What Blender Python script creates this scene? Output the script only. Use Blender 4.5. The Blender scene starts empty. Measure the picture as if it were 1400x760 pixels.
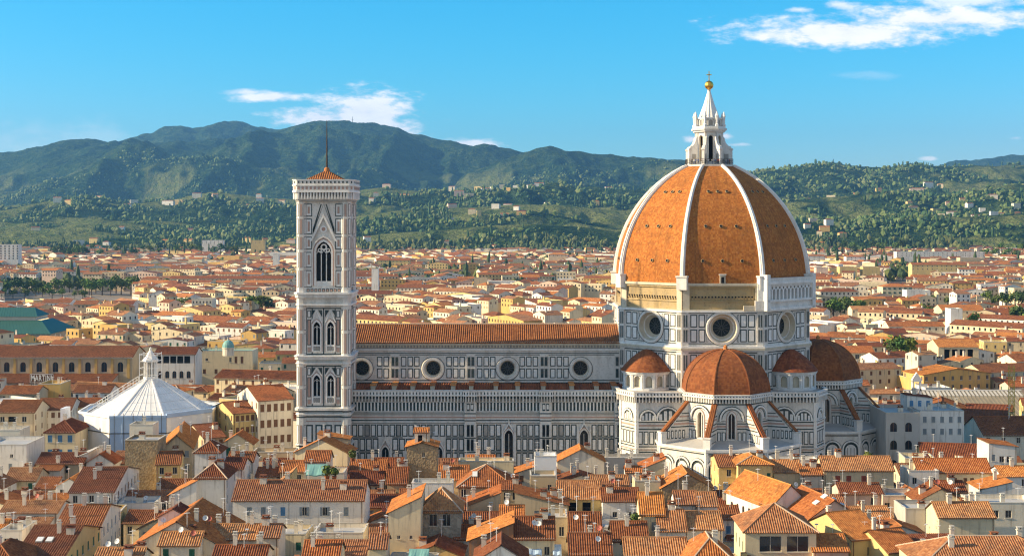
import bpy, math, random
import numpy as np
from mathutils import Vector, Matrix
RAD = math.radians
random.seed(11)
C = bpy.context.scene.collection
scene = bpy.context.scene

# ------------------------------------------------------------------ camera
# a terrace 80 m above the ground, looking level and north with a 50 mm lens (slight vertical shift)
FOC, HZ, CZ = 1940.0, 300.0, 80.0
cam = bpy.data.cameras.new('camera')
cam.lens = FOC / 1400 * 36
cam.sensor_width = 36
cam.shift_y = -80 / 1400
cam.clip_end = 60000
cam.clip_start = 1
camo = bpy.data.objects.new('camera', cam)
C.objects.link(camo)
camo.location = (0, 0, CZ)
camo.rotation_euler = (RAD(90), 0, 0)
scene.camera = camo

# ------------------------------------------------------------------ sun, sky, exposure
SUN_EL, SUN_AZ = 24.0, 5.0          # the sun stands west (-x) and a little behind the camera (-y)
sd = Vector((-math.cos(RAD(SUN_AZ)) * math.cos(RAD(SUN_EL)), -math.sin(RAD(SUN_AZ)) * math.cos(RAD(SUN_EL)), math.sin(RAD(SUN_EL))))
sun = bpy.data.lights.new('sun', 'SUN')
sun.energy = 5.0
sun.angle = RAD(0.5)
sun.color = (1.0, 0.79, 0.50)
suno = bpy.data.objects.new('sun', sun)
C.objects.link(suno)
suno.rotation_euler = (-sd).to_track_quat('-Z', 'Y').to_euler()
scene.view_settings.view_transform = 'Standard'
scene.view_settings.look = 'None'
scene.view_settings.exposure = 0.9
scene.view_settings.gamma = 1
scene.cycles.max_bounces = 6
scene.cycles.diffuse_bounces = 3
scene.cycles.volume_bounces = 0
scene.cycles.use_adaptive_sampling = True
scene.cycles.adaptive_threshold = 0.01
scene.cycles.use_denoising = True
scene.cycles.denoiser = 'OPENIMAGEDENOISE'
scene.cycles.denoising_input_passes = 'RGB_ALBEDO_NORMAL'
scene.cycles.denoising_prefilter = 'ACCURATE'
scene.cycles.filter_width = 1.2
scene.cycles.sample_clamp_indirect = 4.0

world = bpy.data.worlds.new('World')
scene.world = world
world.use_nodes = True
wt = world.node_tree
for n in list(wt.nodes):
    wt.nodes.remove(n)


class NT:
    """small helper to write node trees"""
    def __init__(s, tree):
        s.t = tree

    def n(s, typ, **kw):
        nd = s.t.nodes.new(typ)
        for k, v in kw.items():
            setattr(nd, k, v)
        return nd

    def put(s, sock, v):
        if isinstance(v, bpy.types.NodeSocket):
            s.t.links.new(v, sock)
        else:
            sock.default_value = v

    def m(s, op, a, b=0.0, c=0.0, clamp=False):
        nd = s.n('ShaderNodeMath', operation=op, use_clamp=clamp)
        s.put(nd.inputs[0], a)
        s.put(nd.inputs[1], b)
        s.put(nd.inputs[2], c)
        return nd.outputs[0]

    def mix(s, f, a, b, typ='MIX'):
        nd = s.n('ShaderNodeMix', data_type='RGBA', blend_type=typ)
        s.put(nd.inputs[0], f)
        s.put(nd.inputs[6], a)
        s.put(nd.inputs[7], b)
        return nd.outputs[2]

    def noise(s, vec, scale, detail=3.0, rough=0.55):
        nd = s.n('ShaderNodeTexNoise')
        s.put(nd.inputs['Vector'], vec)
        nd.inputs['Scale'].default_value = scale
        nd.inputs['Detail'].default_value = detail
        nd.inputs['Roughness'].default_value = rough
        return nd.outputs[0]

    def ramp(s, f, stops, interp='LINEAR'):
        nd = s.n('ShaderNodeValToRGB')
        cr = nd.color_ramp
        cr.interpolation = interp
        while len(cr.elements) < len(stops):
            cr.elements.new(0.5)
        for e, (p, c) in zip(cr.elements, stops):
            e.position = p
            e.color = (*c, 1) if len(c) == 3 else c
        s.put(nd.inputs[0], f)
        return nd.outputs[0]

    def smooth(s, x, a, b):
        nd = s.n('ShaderNodeMapRange', interpolation_type='SMOOTHSTEP')
        s.put(nd.inputs[0], x)
        nd.inputs[1].default_value = a
        nd.inputs[2].default_value = b
        return nd.outputs[0]


W = NT(wt)
sky = W.n('ShaderNodeTexSky', sky_type='NISHITA', sun_disc=False)
sky.sun_elevation = RAD(SUN_EL)
sky.sun_rotation = math.atan2(sd.x, sd.y)
sky.altitude = 100
sky.air_density = 1.0
sky.dust_density = 0.45
sky.ozone_density = 1.5
# a deep, clear evening sky: less red towards the zenith, a blue balance over all of it
sc_ = W.n('ShaderNodeSeparateColor')
wt.links.new(sky.outputs[0], sc_.inputs[0])
SKYR, SKYG, SKYB = 0.37, 0.93, 1.34
red = W.m('MULTIPLY', W.m('POWER', W.m('MULTIPLY', sc_.outputs[0], 1 / 4.4), 3.2), 4.4 * SKYR)
cc_ = W.n('ShaderNodeCombineColor')
W.put(cc_.inputs[0], W.m('MINIMUM', red, 6.0))
W.put(cc_.inputs[1], W.m('MULTIPLY', sc_.outputs[1], SKYG))
W.put(cc_.inputs[2], W.m('MULTIPLY', sc_.outputs[2], SKYB))
# clouds far away in the sky, laid out by direction (azimuth / elevation slopes)
tc = W.n('ShaderNodeTexCoord')
sx = W.n('ShaderNodeSeparateXYZ')
wt.links.new(tc.outputs['Generated'], sx.inputs[0])
yy = W.m('MAXIMUM', sx.outputs[1], 0.05)
az = W.m('MULTIPLY', W.m('DIVIDE', sx.outputs[0], yy), 19.4)
el = W.m('MULTIPLY', W.m('DIVIDE', sx.outputs[2], yy), 19.4)
cv = W.n('ShaderNodeCombineXYZ')
wt.links.new(az, cv.inputs[0])
wt.links.new(W.m('MULTIPLY', el, 2.6), cv.inputs[1])
nz = W.m('SUBTRACT', W.noise(cv.outputs[0], 1.5, 8, 0.62), 0.5)
nz2 = W.m('SUBTRACT', W.noise(cv.outputs[0], 5.0, 6, 0.6), 0.5)
#         azimuth, elevation, half width, half height, density
CLOUDS = [(4.5, 2.56, 1.9, 0.26, 1.25), (5.9, 2.74, 2.2, 0.24, 1.2), (3.6, 2.52, 0.75, 0.11, 0.9), (4.5, 2.93, 0.32, 0.10, 0.8), (6.3, 3.0, 1.5, 0.15, 0.8),
          (3.95, 2.86, 0.22, 0.05, 0.75), (7.6, 2.75, 1.2, 0.25, 0.8), (-2.05, 1.42, 0.85, 0.40, 1.6), (-2.6, 1.40, 0.85, 0.17, 1.4), (-1.9, 1.25, 0.9, 0.3, 1.4), (-3.3, 1.67, 0.62, 0.085, 1.1), (-3.65, 1.74, 0.4, 0.06, 0.9),
          (-1.55, 1.15, 0.5, 0.13, 1.2), (-0.62, 1.04, 0.55, 0.10, 1.2), (-0.35, 1.0, 0.25, 0.09, 1.1),
          (2.5, 1.10, 0.16, 0.055, 1.2), (2.92, 1.14, 0.13, 0.06, 1.1), (3.1, 1.02, 0.2, 0.03, 0.6),
          (4.9, 1.96, 0.5, 0.09, 0.16), (6.9, 1.11, 0.16, 0.04, 0.9), (5.7, 0.83, 0.12, 0.03, 0.7), (-6.3, 1.1, 1.6, 0.3, 0.22)]
dens = None
for (cx, cy, rx, ry, dn) in CLOUDS:
    du = W.m('DIVIDE', W.m('SUBTRACT', az, cx), rx)
    dv = W.m('DIVIDE', W.m('SUBTRACT', el, cy), ry)
    r2 = W.m('ADD', W.m('MULTIPLY', du, du), W.m('MULTIPLY', dv, dv))
    d = W.m('MULTIPLY', W.m('SUBTRACT', 1.0, W.m('SQRT', r2)), 1.0)
    d = W.m('ADD', d, W.m('ADD', W.m('MULTIPLY', nz, 2.6), W.m('MULTIPLY', nz2, 0.8)))
    d = W.m('MULTIPLY', W.smooth(d, -0.05, 1.0), dn)
    # keep the noise from growing new clouds far away from each centre
    d = W.m('MULTIPLY', d, W.smooth(r2, 3.2, 1.0))
    dens = d if dens is None else W.m('MAXIMUM', dens, d)
dens = W.m('MULTIPLY', W.m('MINIMUM', dens, 1.0), W.smooth(sx.outputs[1], 0.02, 0.1), clamp=True)
ccol = W.mix(W.smooth(nz, 0.25, -0.25), (8.6, 8.5, 8.6, 1), (6.9, 7.1, 7.9, 1))
col = W.mix(dens, cc_.outputs[0], ccol)
# unseen cloud behind the terrace, added as warm fill for the south-facing walls
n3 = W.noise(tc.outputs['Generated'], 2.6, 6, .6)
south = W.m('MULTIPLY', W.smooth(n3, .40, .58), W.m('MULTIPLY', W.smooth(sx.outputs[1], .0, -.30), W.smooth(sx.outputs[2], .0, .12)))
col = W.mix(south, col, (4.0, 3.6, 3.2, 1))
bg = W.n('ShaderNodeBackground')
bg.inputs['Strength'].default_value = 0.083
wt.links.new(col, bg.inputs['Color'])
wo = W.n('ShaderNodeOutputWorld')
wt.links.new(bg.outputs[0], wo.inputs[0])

# ------------------------------------------------------------------ pixel <-> place helpers (only used while laying out)
def xat(px, Y): return (px - 700) * Y / FOC
def zat(py, Y): return CZ - (py - HZ) * Y / FOC
def depth(py, Z): return FOC * (CZ - Z) / (py - HZ)
def proj(p): return (700 + FOC * p[0] / p[1], HZ + FOC * (CZ - p[2]) / p[1])

# ------------------------------------------------------------------ materials
MAT = {}
def newmat(name):
    m = bpy.data.materials.new(name)
    m.use_nodes = True
    t = m.node_tree
    b = t.nodes['Principled BSDF']
    b.inputs['Roughness'].default_value = 0.85
    b.inputs['Specular IOR Level'].default_value = 0.25
    MAT[name] = m
    return m, NT(t), b

def bump(N, b, h, strength, dist):
    nd = N.n('ShaderNodeBump')
    nd.inputs['Strength'].default_value = strength
    nd.inputs['Distance'].default_value = dist
    N.put(nd.inputs['Height'], h)
    N.t.links.new(nd.outputs[0], b.inputs['Normal'])

def plain(name, rgb, rough=0.85, metal=0.0, var=0.25, scale=0.6):
    m, N, b = newmat(name)
    g = N.n('ShaderNodeNewGeometry')
    f = N.noise(g.outputs['Position'], scale, 4)
    c = N.mix(f, (*[x * (1 - var) for x in rgb], 1), (*[min(1, x * (1 + var)) for x in rgb], 1))
    N.put(b.inputs['Base Color'], c)
    b.inputs['Roughness'].default_value = rough
    b.inputs['Metallic'].default_value = metal
    return m

def stucco(name, rgb, stain=(0.26, 0.22, 0.17), amount=0.85):
    m, N, b = newmat(name)
    g = N.n('ShaderNodeNewGeometry')
    oi = N.n('ShaderNodeObjectInfo')
    big = N.noise(g.outputs['Position'], 0.16, 5, 0.6)
    fine = N.noise(g.outputs['Position'], 1.3, 4, 0.65)
    mp = N.n('ShaderNodeMapping')
    mp.inputs['Scale'].default_value = (1.1, 1.1, 0.09)
    N.put(mp.inputs[0], g.outputs['Position'])
    streak = N.noise(mp.outputs[0], 1.2, 4, 0.6)
    c = N.mix(N.smooth(big, 0.35, 0.75), (*rgb, 1), (*[x * 0.83 for x in rgb], 1))
    c = N.mix(N.m('MULTIPLY', N.smooth(streak, 0.52, 0.78), amount), c, (*stain, 1))
    c = N.mix(N.m('MULTIPLY', N.smooth(fine, 0.55, 0.8), amount * 0.5), c, (*[x * 0.6 for x in rgb], 1))
    hv = N.n('ShaderNodeHueSaturation')
    N.put(hv.inputs['Color'], c)
    N.put(hv.inputs['Value'], N.m('ADD', N.m('MULTIPLY', oi.outputs['Random'], 0.22), 0.9))
    N.put(b.inputs['Base Color'], hv.outputs[0])
    bump(N, b, fine, 0.25, 0.05)
    return m

def tiles(name, mul=(1, 1, 1), weather=0.5, randomness=0.12, patch=0.45, streaks=False):
    """clay roof tiles; UV counts tile columns and courses"""
    m, N, b = newmat(name)
    uv = N.n('ShaderNodeUVMap')
    fl = N.n('ShaderNodeVectorMath', operation='FLOOR')
    N.put(fl.inputs[0], uv.outputs[0])
    wn = N.n('ShaderNodeTexWhiteNoise', noise_dimensions='2D')
    N.put(wn.inputs['Vector'], fl.outputs[0])
    g = N.n('ShaderNodeNewGeometry')
    big = N.noise(g.outputs['Position'], 0.22, 5, 0.65)
    mid = N.noise(g.outputs['Position'], 1.1, 3, 0.6)
    v = N.m('ADD', N.m('ADD', N.m('MULTIPLY', wn.outputs['Value'], 0.36), N.m('MULTIPLY', mid, patch)), 0.095 + (0.45 - patch) * .5)
    k = lambda r, gg, bb: (r * mul[0], gg * mul[1], bb * mul[2])
    c = N.ramp(v, [(0.12, k(.17, .060, .030)), (0.35, k(.36, .125, .050)), (0.55, k(.50, .185, .070)), (0.75, k(.56, .25, .11)), (0.92, k(.60, .38, .22))])
    c = N.mix(N.m('MULTIPLY', N.smooth(big, 0.45, 0.75), weather), c, (*k(.15, .075, .045), 1))
    if streaks:      # rain streaks running down the slope, and darker courses
        mp = N.n('ShaderNodeMapping')
        mp.inputs['Scale'].default_value = (.45, .022, 1)
        N.put(mp.inputs[0], uv.outputs[0])
        st = N.noise(mp.outputs[0], 1.0, 5, .65)
        c = N.mix(N.m('MULTIPLY', N.smooth(st, .48, .72), .6), c, (*k(.20, .085, .045), 1))
        mp2 = N.n('ShaderNodeMapping')
        mp2.inputs['Scale'].default_value = (.02, .30, 1)
        N.put(mp2.inputs[0], uv.outputs[0])
        c = N.mix(N.m('MULTIPLY', N.smooth(N.noise(mp2.outputs[0], 1.0, 3, .6), .5, .7), .35), c, (*k(.26, .10, .05), 1))
    oi = N.n('ShaderNodeObjectInfo')
    hv = N.n('ShaderNodeHueSaturation')
    N.put(hv.inputs['Color'], c)
    N.put(hv.inputs['Value'], N.m('ADD', N.m('MULTIPLY', oi.outputs['Random'], 2 * randomness), 1.0 - randomness))
    N.put(hv.inputs['Hue'], N.m('ADD', N.m('MULTIPLY', oi.outputs['Random'], 0.014), 0.493))
    N.put(b.inputs['Base Color'], hv.outputs[0])
    b.inputs['Roughness'].default_value = 0.9
    fr = N.n('ShaderNodeVectorMath', operation='FRACTION')
    N.put(fr.inputs[0], uv.outputs[0])
    s2 = N.n('ShaderNodeSeparateXYZ')
    N.put(s2.inputs[0], fr.outputs[0])
    bump(N, b, N.m('ADD', s2.outputs[1], mid), 0.5, 0.06)
    return m

def marble(name, rgb, stain, amt=0.6):
    m, N, b = newmat(name)
    g = N.n('ShaderNodeNewGeometry')
    mp = N.n('ShaderNodeMapping')
    mp.inputs['Scale'].default_value = (1, 1, 0.22)
    N.put(mp.inputs[0], g.outputs['Position'])
    a = N.noise(mp.outputs[0], 0.35, 6, 0.7)
    f = N.noise(g.outputs['Position'], 1.7, 4, 0.6)
    wn = N.n('ShaderNodeTexVoronoi')
    N.put(wn.inputs['Vector'], g.outputs['Position'])
    wn.inputs['Scale'].default_value = 0.7
    c = N.mix(N.m('MULTIPLY', N.smooth(a, 0.45, 0.72), amt), (*rgb, 1), (*stain, 1))
    c = N.mix(N.m('MULTIPLY', N.smooth(f, 0.5, 0.8), amt * 0.7), c, (*[x * 0.55 for x in stain], 1))
    s3 = N.n('ShaderNodeSeparateColor')
    N.put(s3.inputs[0], wn.outputs['Color'])
    c = N.mix(N.m('MULTIPLY', s3.outputs[0], 0.16), c, (.40, .36, .30, 1))
    N.put(b.inputs['Base Color'], c)
    b.inputs['Roughness'].default_value = 0.6
    return m

marble('marble_white', (.76, .73, .68), (.40, .37, .32), .65)
marble('marble_clean', (.84, .83, .80), (.52, .49, .45), 0.45)
marble('marble_green', (.022, .045, .048), (.05, .06, .06), 0.5)
marble('marble_pink', (.50, .32, .26), (.40, .30, .24), 0.5)
marble('marble_grey', (.40, .38, .35), (.22, .20, .17), 0.6)
marble('rough_stone', (.44, .32, .15), (.20, .15, .08), 0.85)
marble('pale_stone', (.62, .55, .42), (.38, .31, .22), 0.6)
def masonry(name, a, b2, sc):
    m, N, b = newmat(name)
    g = N.n('ShaderNodeNewGeometry')
    v = N.n('ShaderNodeTexVoronoi')
    N.put(v.inputs['Vector'], g.outputs['Position'])
    v.inputs['Scale'].default_value = sc
    f = N.noise(g.outputs['Position'], 0.5, 5, 0.6)
    s3 = N.n('ShaderNodeSeparateColor')
    N.put(s3.inputs[0], v.outputs['Color'])
    c = N.mix(s3.outputs[0], (*a, 1), (*b2, 1))
    c = N.mix(N.m('MULTIPLY', N.smooth(f, 0.4, 0.75), 0.55), c, (*[x * 0.5 for x in a], 1))
    c = N.mix(N.smooth(v.outputs['Distance'], 0.0, 0.25), (*[x * 0.45 for x in a], 1), c)
    N.put(b.inputs['Base Color'], c)
    bump(N, b, N.m('ADD', v.outputs['Distance'], f), 0.7, 0.12)
masonry('tower_stone', (.29, .21, .12), (.40, .31, .19), 1.9)
masonry('grey_stone', (.30, .27, .22), (.44, .40, .33), 1.9)
tiles('tile_dome', (.95, .96, 0.50), 0.40, 0.0, 0.26, True)
tiles('tile_nave', (.68, .66, .60), 0.6, 0.0, .35, True)
tiles('tile_domelet', (0.56, 0.48, 0.40), 0.6, 0.0, .3, True)
tiles('tile_pink', (0.66, 0.80, 0.95), 0.7, 0.25)
tiles('tile_red', (0.68, 0.62, 0.56), 0.8, 0.30)
tiles('tile_orange', (.98, .95, 0.70), 0.45, 0.18)
tiles('tile_brown', (0.48, 0.44, 0.46), 0.6, 0.2)
tiles('tile_tan', (.84, 1.0, 1.1), 0.7, 0.22)
WALLS = {'white': (.80, .76, .69), 'cream': (.76, .64, .42), 'yellow': (.72, .54, .23), 'tan': (.60, .48, .31), 'pinkish': (.72, .54, .42),
         'grey': (.50, .47, .42), 'ochre': (.64, .42, .14), 'pale': (.78, .70, .56), 'brick': (.38, .18, .09)}
for k_, v_ in WALLS.items():
    stucco('wall_' + k_, v_)
plain('trim', (.58, .54, .46), 0.8)
plain('timber', (.10, .065, .04), 0.8)
plain('mortar', (.56, .42, .30), 0.9)
plain('iron', (.10, .10, .10), 0.5, 0.5)
plain('bronze_pole', (.045, .028, .02), 0.6)
plain('shutter_green', (.03, .13, .08), 0.6)
plain('shutter_blue', (.10, .24, .42), 0.6)
plain('shutter_brown', (.17, .085, .045), 0.6)
plain('shutter_grey', (.26, .29, .30), 0.6)
plain('shutter_red', (.32, .08, .05), 0.6)
plain('dark_inside', (.012, .012, .014), 0.9)  # near-black colour in place of the shade inside openings
plain('paint_white', (.80, .79, .76), 0.6, 0, 0.1)
plain('dish_white', (.75, .75, .73), 0.4, 0, 0.1)
plain('dish_red', (.42, .12, .08), 0.5, 0, 0.1)
plain('tarp_white', (.80, .80, .80), 0.5, 0, 0.12, 0.3)
plain('tarp_blue', (.36, .50, .72), 0.5, 0, 0.2, 0.3)
plain('tarp_sky', (.42, .57, .76), 0.5, 0, 0.2, 0.3)
plain('lead_white', (.82, .81, .79), 0.6, 0, 0.2, 0.3)
plain('lead_grey', (.46, .45, .43), 0.6, 0, 0.25, 0.3)
plain('green_sheet', (.045, .13, .11), 0.5, 0, 0.15, 0.2)
plain('copper_green', (.20, .40, .36), 0.6, 0, 0.25, 0.6)
plain('crane_yellow', (.62, .42, .06), 0.5)
plain('theatre_roof', (.30, .25, .17), 0.8, 0, 0.3, 0.25)
plain('paving', (.30, .27, .24), 0.9, 0, 0.2, 0.3)
plain('city_ground', (.24, .20, .16), 0.95, 0, 0.3, 0.05)
plain('bark', (.09, .06, .04), 0.95)
m_, N_, b_ = newmat('gold')
b_.inputs['Base Color'].default_value = (.85, .52, .10, 1)
b_.inputs['Metallic'].default_value = 1.0
b_.inputs['Roughness'].default_value = 0.35
m_, N_, b_ = newmat('glass')
b_.inputs['Base Color'].default_value = (.02, .025, .032, 1)
b_.inputs['Roughness'].default_value = 0.12
b_.inputs['Specular IOR Level'].default_value = 0.6
m_, N_, b_ = newmat('rose_glass')
b_.inputs['Roughness'].default_value = 0.2
g_ = N_.n('ShaderNodeNewGeometry')
v_ = N_.n('ShaderNodeTexVoronoi')
v_.inputs['Scale'].default_value = 2.5
N_.put(v_.inputs['Vector'], g_.outputs['Position'])
N_.put(b_.inputs['Base Color'], N_.mix(0.25, (.015, .022, .024, 1), v_.outputs['Color'], 'MULTIPLY'))
def leafmat(name, a, b2):
    m, N, b = newmat(name)
    g = N.n('ShaderNodeNewGeometry')
    f = N.noise(g.outputs['Position'], 0.35, 4, 0.6)
    oi = N.n('ShaderNodeObjectInfo')
    c = N.mix(N.smooth(f, 0.35, 0.7), (*a, 1), (*b2, 1))
    hv = N.n('ShaderNodeHueSaturation')
    N.put(hv.inputs['Color'], c)
    N.put(hv.inputs['Hue'], N.m('ADD', N.m('MULTIPLY', oi.outputs['Random'], 0.05), 0.475))
    N.put(hv.inputs['Value'], N.m('ADD', N.m('MULTIPLY', oi.outputs['Random'], 0.5), 0.75))
    N.put(b.inputs['Base Color'], hv.outputs[0])
    b.inputs['Roughness'].default_value = 0.7
leafmat('leaf_green', (.070, .125, .018), (.15, .19, .035))
leafmat('leaf_olive', (.085, .115, .030), (.14, .155, .045))
leafmat('wood_green', (.075, .115, .026), (.16, .185, .045))
leafmat('wood_dark', (.034, .070, .022), (.065, .105, .03))
leafmat('wood_olive', (.11, .135, .042), (.17, .18, .06))
leafmat('leaf_dark', (.034, .075, .018), (.065, .11, .026))

# ------------------------------------------------------------------ mesh helpers
def link(o, parent=None):
    C.objects.link(o)
    if parent is not None:
        o.parent = parent
    return o

def tag(o, label=None, cat=None, group=None, kind=None):
    if label: o['label'] = label
    if cat: o['category'] = cat
    if group: o['group'] = group
    if kind: o['kind'] = kind
    return o

def empty(name, loc=(0, 0, 0), rz=0.0, parent=None):
    o = bpy.data.objects.new(name, None)
    o.location = loc
    o.rotation_euler = (0, 0, rz)
    o.empty_display_size = 1
    return link(o, parent)

class MB:
    def __init__(s, M=None):
        s.v = []; s.f = []; s.m = []; s.uv = []; s.sm = []
        s.M = M

    def face(s, pts, mat, uv=None, smooth=False):
        i = len(s.v)
        if s.M is not None:
            pts = [s.M @ Vector(p) for p in pts]
        s.v.extend([tuple(p) for p in pts])
        s.f.append(tuple(range(i, i + len(pts))))
        s.m.append(mat)
        s.uv.append(uv)
        s.sm.append(smooth)

    def box(s, x0, x1, y0, y1, z0, z1, mat, bottom=True):
        p = [(x0, y0, z0), (x1, y0, z0), (x1, y1, z0), (x0, y1, z0), (x0, y0, z1), (x1, y0, z1), (x1, y1, z1), (x0, y1, z1)]
        for q in ((0, 1, 5, 4), (1, 2, 6, 5), (2, 3, 7, 6), (3, 0, 4, 7), (4, 5, 6, 7)):
            s.face([p[k] for k in q], mat)
        if bottom:
            s.face([p[k] for k in (3, 2, 1, 0)], mat)

    def prism(s, poly, z0, z1, mat, top=True, topmat=None, bottom=False):
        n = len(poly)
        for i in range(n):
            a, b = poly[i], poly[(i + 1) % n]
            s.face([(*a, z0), (*b, z0), (*b, z1), (*a, z1)], mat)
        if top:
            s.face([(*p, z1) for p in poly], topmat or mat)
        if bottom:
            s.face([(*p, z0) for p in reversed(poly)], mat)

    def lathe(s, prof, n, mat, cx=0, cy=0, ph=0.0, smooth=False, uvs=None):
        for (r0, z0), (r1, z1) in zip(prof, prof[1:]):
            for k in range(n):
                a, b = ph + 2 * math.pi * k / n, ph + 2 * math.pi * (k + 1) / n
                q = [(cx + r0 * math.cos(a), cy + r0 * math.sin(a), z0), (cx + r0 * math.cos(b), cy + r0 * math.sin(b), z0),
                     (cx + r1 * math.cos(b), cy + r1 * math.sin(b), z1), (cx + r1 * math.cos(a), cy + r1 * math.sin(a), z1)]
                if r1 < 1e-6: q = q[:3]
                elif r0 < 1e-6: q = [q[0], q[2], q[3]]
                s.face(q, mat, None, smooth)

    def tube(s, p, q, r, mat, n=6, r2=None):
        p, q = Vector(p), Vector(q)
        d = (q - p).normalized()
        u = d.orthogonal().normalized()
        w = d.cross(u)
        r2 = r if r2 is None else r2
        for k in range(n):
            a, b = 2 * math.pi * k / n, 2 * math.pi * (k + 1) / n
            da, db = u * math.cos(a) + w * math.sin(a), u * math.cos(b) + w * math.sin(b)
            s.face([p + da * r, p + db * r, q + db * r2, q + da * r2], mat)
        s.face([q + (u * math.cos(2 * math.pi * k / n) + w * math.sin(2 * math.pi * k / n)) * r2 for k in range(n)], mat)

    def mesh(s, name):
        me = bpy.data.meshes.new(name)
        me.from_pydata(s.v, [], s.f)
        names = list(dict.fromkeys(s.m))
        for nme in names:
            me.materials.append(MAT[nme])
        idx = {nme: i for i, nme in enumerate(names)}
        me.polygons.foreach_set('material_index', [idx[x] for x in s.m])
        if any(s.sm):
            me.polygons.foreach_set('use_smooth', s.sm)
        if any(u is not None for u in s.uv):
            lay = me.uv_layers.new(name='UVMap')
            flat = []
            for f, u in zip(s.f, s.uv):
                if u is None:
                    flat.extend([0.0, 0.0] * len(f))
                else:
                    for a in u:
                        flat.extend(a)
            lay.data.foreach_set('uv', flat)
        me.update()
        return me

    def build(s, name, parent=None, loc=None):
        o = bpy.data.objects.new(name, s.mesh(name))
        if loc is not None:
            o.location = loc
        return link(o, parent)

class Fr:
    """a wall plane: origin, along-wall direction, up, outward normal"""
    def __init__(s, a, b, z=0.0):
        a, b = Vector((a[0], a[1], z)), Vector((b[0], b[1], z))
        s.O = a
        s.L = (b - a).length
        s.U = (b - a).normalized()
        s.V = Vector((0, 0, 1))
        s.N = s.U.cross(s.V)

    def p(s, u, v, d=0.0):
        return s.O + s.U * u + s.V * v + s.N * d

def slab(mb, f, u0, u1, v0, v1, d, mat, d0=0.0):
    P = f.p
    mb.face([P(u0, v0, d), P(u1, v0, d), P(u1, v1, d), P(u0, v1, d)], mat)
    mb.face([P(u0, v0, d0), P(u0, v0, d), P(u0, v1, d), P(u0, v1, d0)], mat)
    mb.face([P(u1, v0, d), P(u1, v0, d0), P(u1, v1, d0), P(u1, v1, d)], mat)
    mb.face([P(u0, v1, d), P(u1, v1, d), P(u1, v1, d0), P(u0, v1, d0)], mat)
    mb.face([P(u0, v0, d0), P(u1, v0, d0), P(u1, v0, d), P(u0, v0, d)], mat)

def panel(mb, f, u0, u1, v0, v1, b, fill='marble_clean', frame='marble_green', d=0.0):
    slab(mb, f, u0, u1, v0, v1, d + 0.05, frame, d)
    slab(mb, f, u0 + b, u1 - b, v0 + b, v1 - b, d + 0.09, fill, d + 0.05)

def panels(mb, f, u0, u1, v0, v1, n, gap, b, fill='marble_clean', d=0.0, frame='marble_green'):
    w = (u1 - u0 - gap * (n - 1)) / n
    for k in range(n):
        a = u0 + k * (w + gap)
        panel(mb, f, a, a + w, v0, v1, b, fill, frame, d)

def archpts(uc, v0, hw, pointed, n=8):
    """points of an arch from its right springing over the top to the left one"""
    out = []
    if pointed:
        Rr = hw * (1 + pointed)
        c = Rr - hw
        top = math.acos(c / Rr)
        for k in range(n // 2 + 1):
            t = top * k / (n // 2)
            out.append((uc - c + Rr * math.cos(t), v0 + Rr * math.sin(t)))
        out += [(2 * uc - u, v) for u, v in reversed(out[:-1])]
    else:
        for k in range(n + 1):
            t = math.pi * k / n
            out.append((uc + hw * math.cos(t), v0 + hw * math.sin(t)))
    return out

def archring(mb, f, uc, v0, hw, t, mat, d, d0=0.0, pointed=0.0, legs=0.0, n=8):
    a, b = archpts(uc, v0, hw - t, pointed, n), archpts(uc, v0, hw, pointed, n)
    if legs:
        a = [(uc + hw - t, v0 - legs)] + a + [(uc - hw + t, v0 - legs)]
        b = [(uc + hw, v0 - legs)] + b + [(uc - hw, v0 - legs)]
    for k in range(len(a) - 1):
        P = f.p
        mb.face([P(*a[k], d), P(*b[k], d), P(*b[k + 1], d), P(*a[k + 1], d)], mat)
        mb.face([P(*b[k], d), P(*b[k], d0), P(*b[k + 1], d0), P(*b[k + 1], d)], mat)
        mb.face([P(*a[k], d0), P(*a[k], d), P(*a[k + 1], d), P(*a[k + 1], d0)], mat)

def archfill(mb, f, uc, v0, hw, mat, d, pointed=0.0, legs=0.0, n=8):
    pts = archpts(uc, v0, hw, pointed, n)
    if legs:
        pts = [(uc + hw, v0 - legs)] + pts + [(uc - hw, v0 - legs)]
    mb.face([f.p(u, v, d) for u, v in pts], mat)

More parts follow.
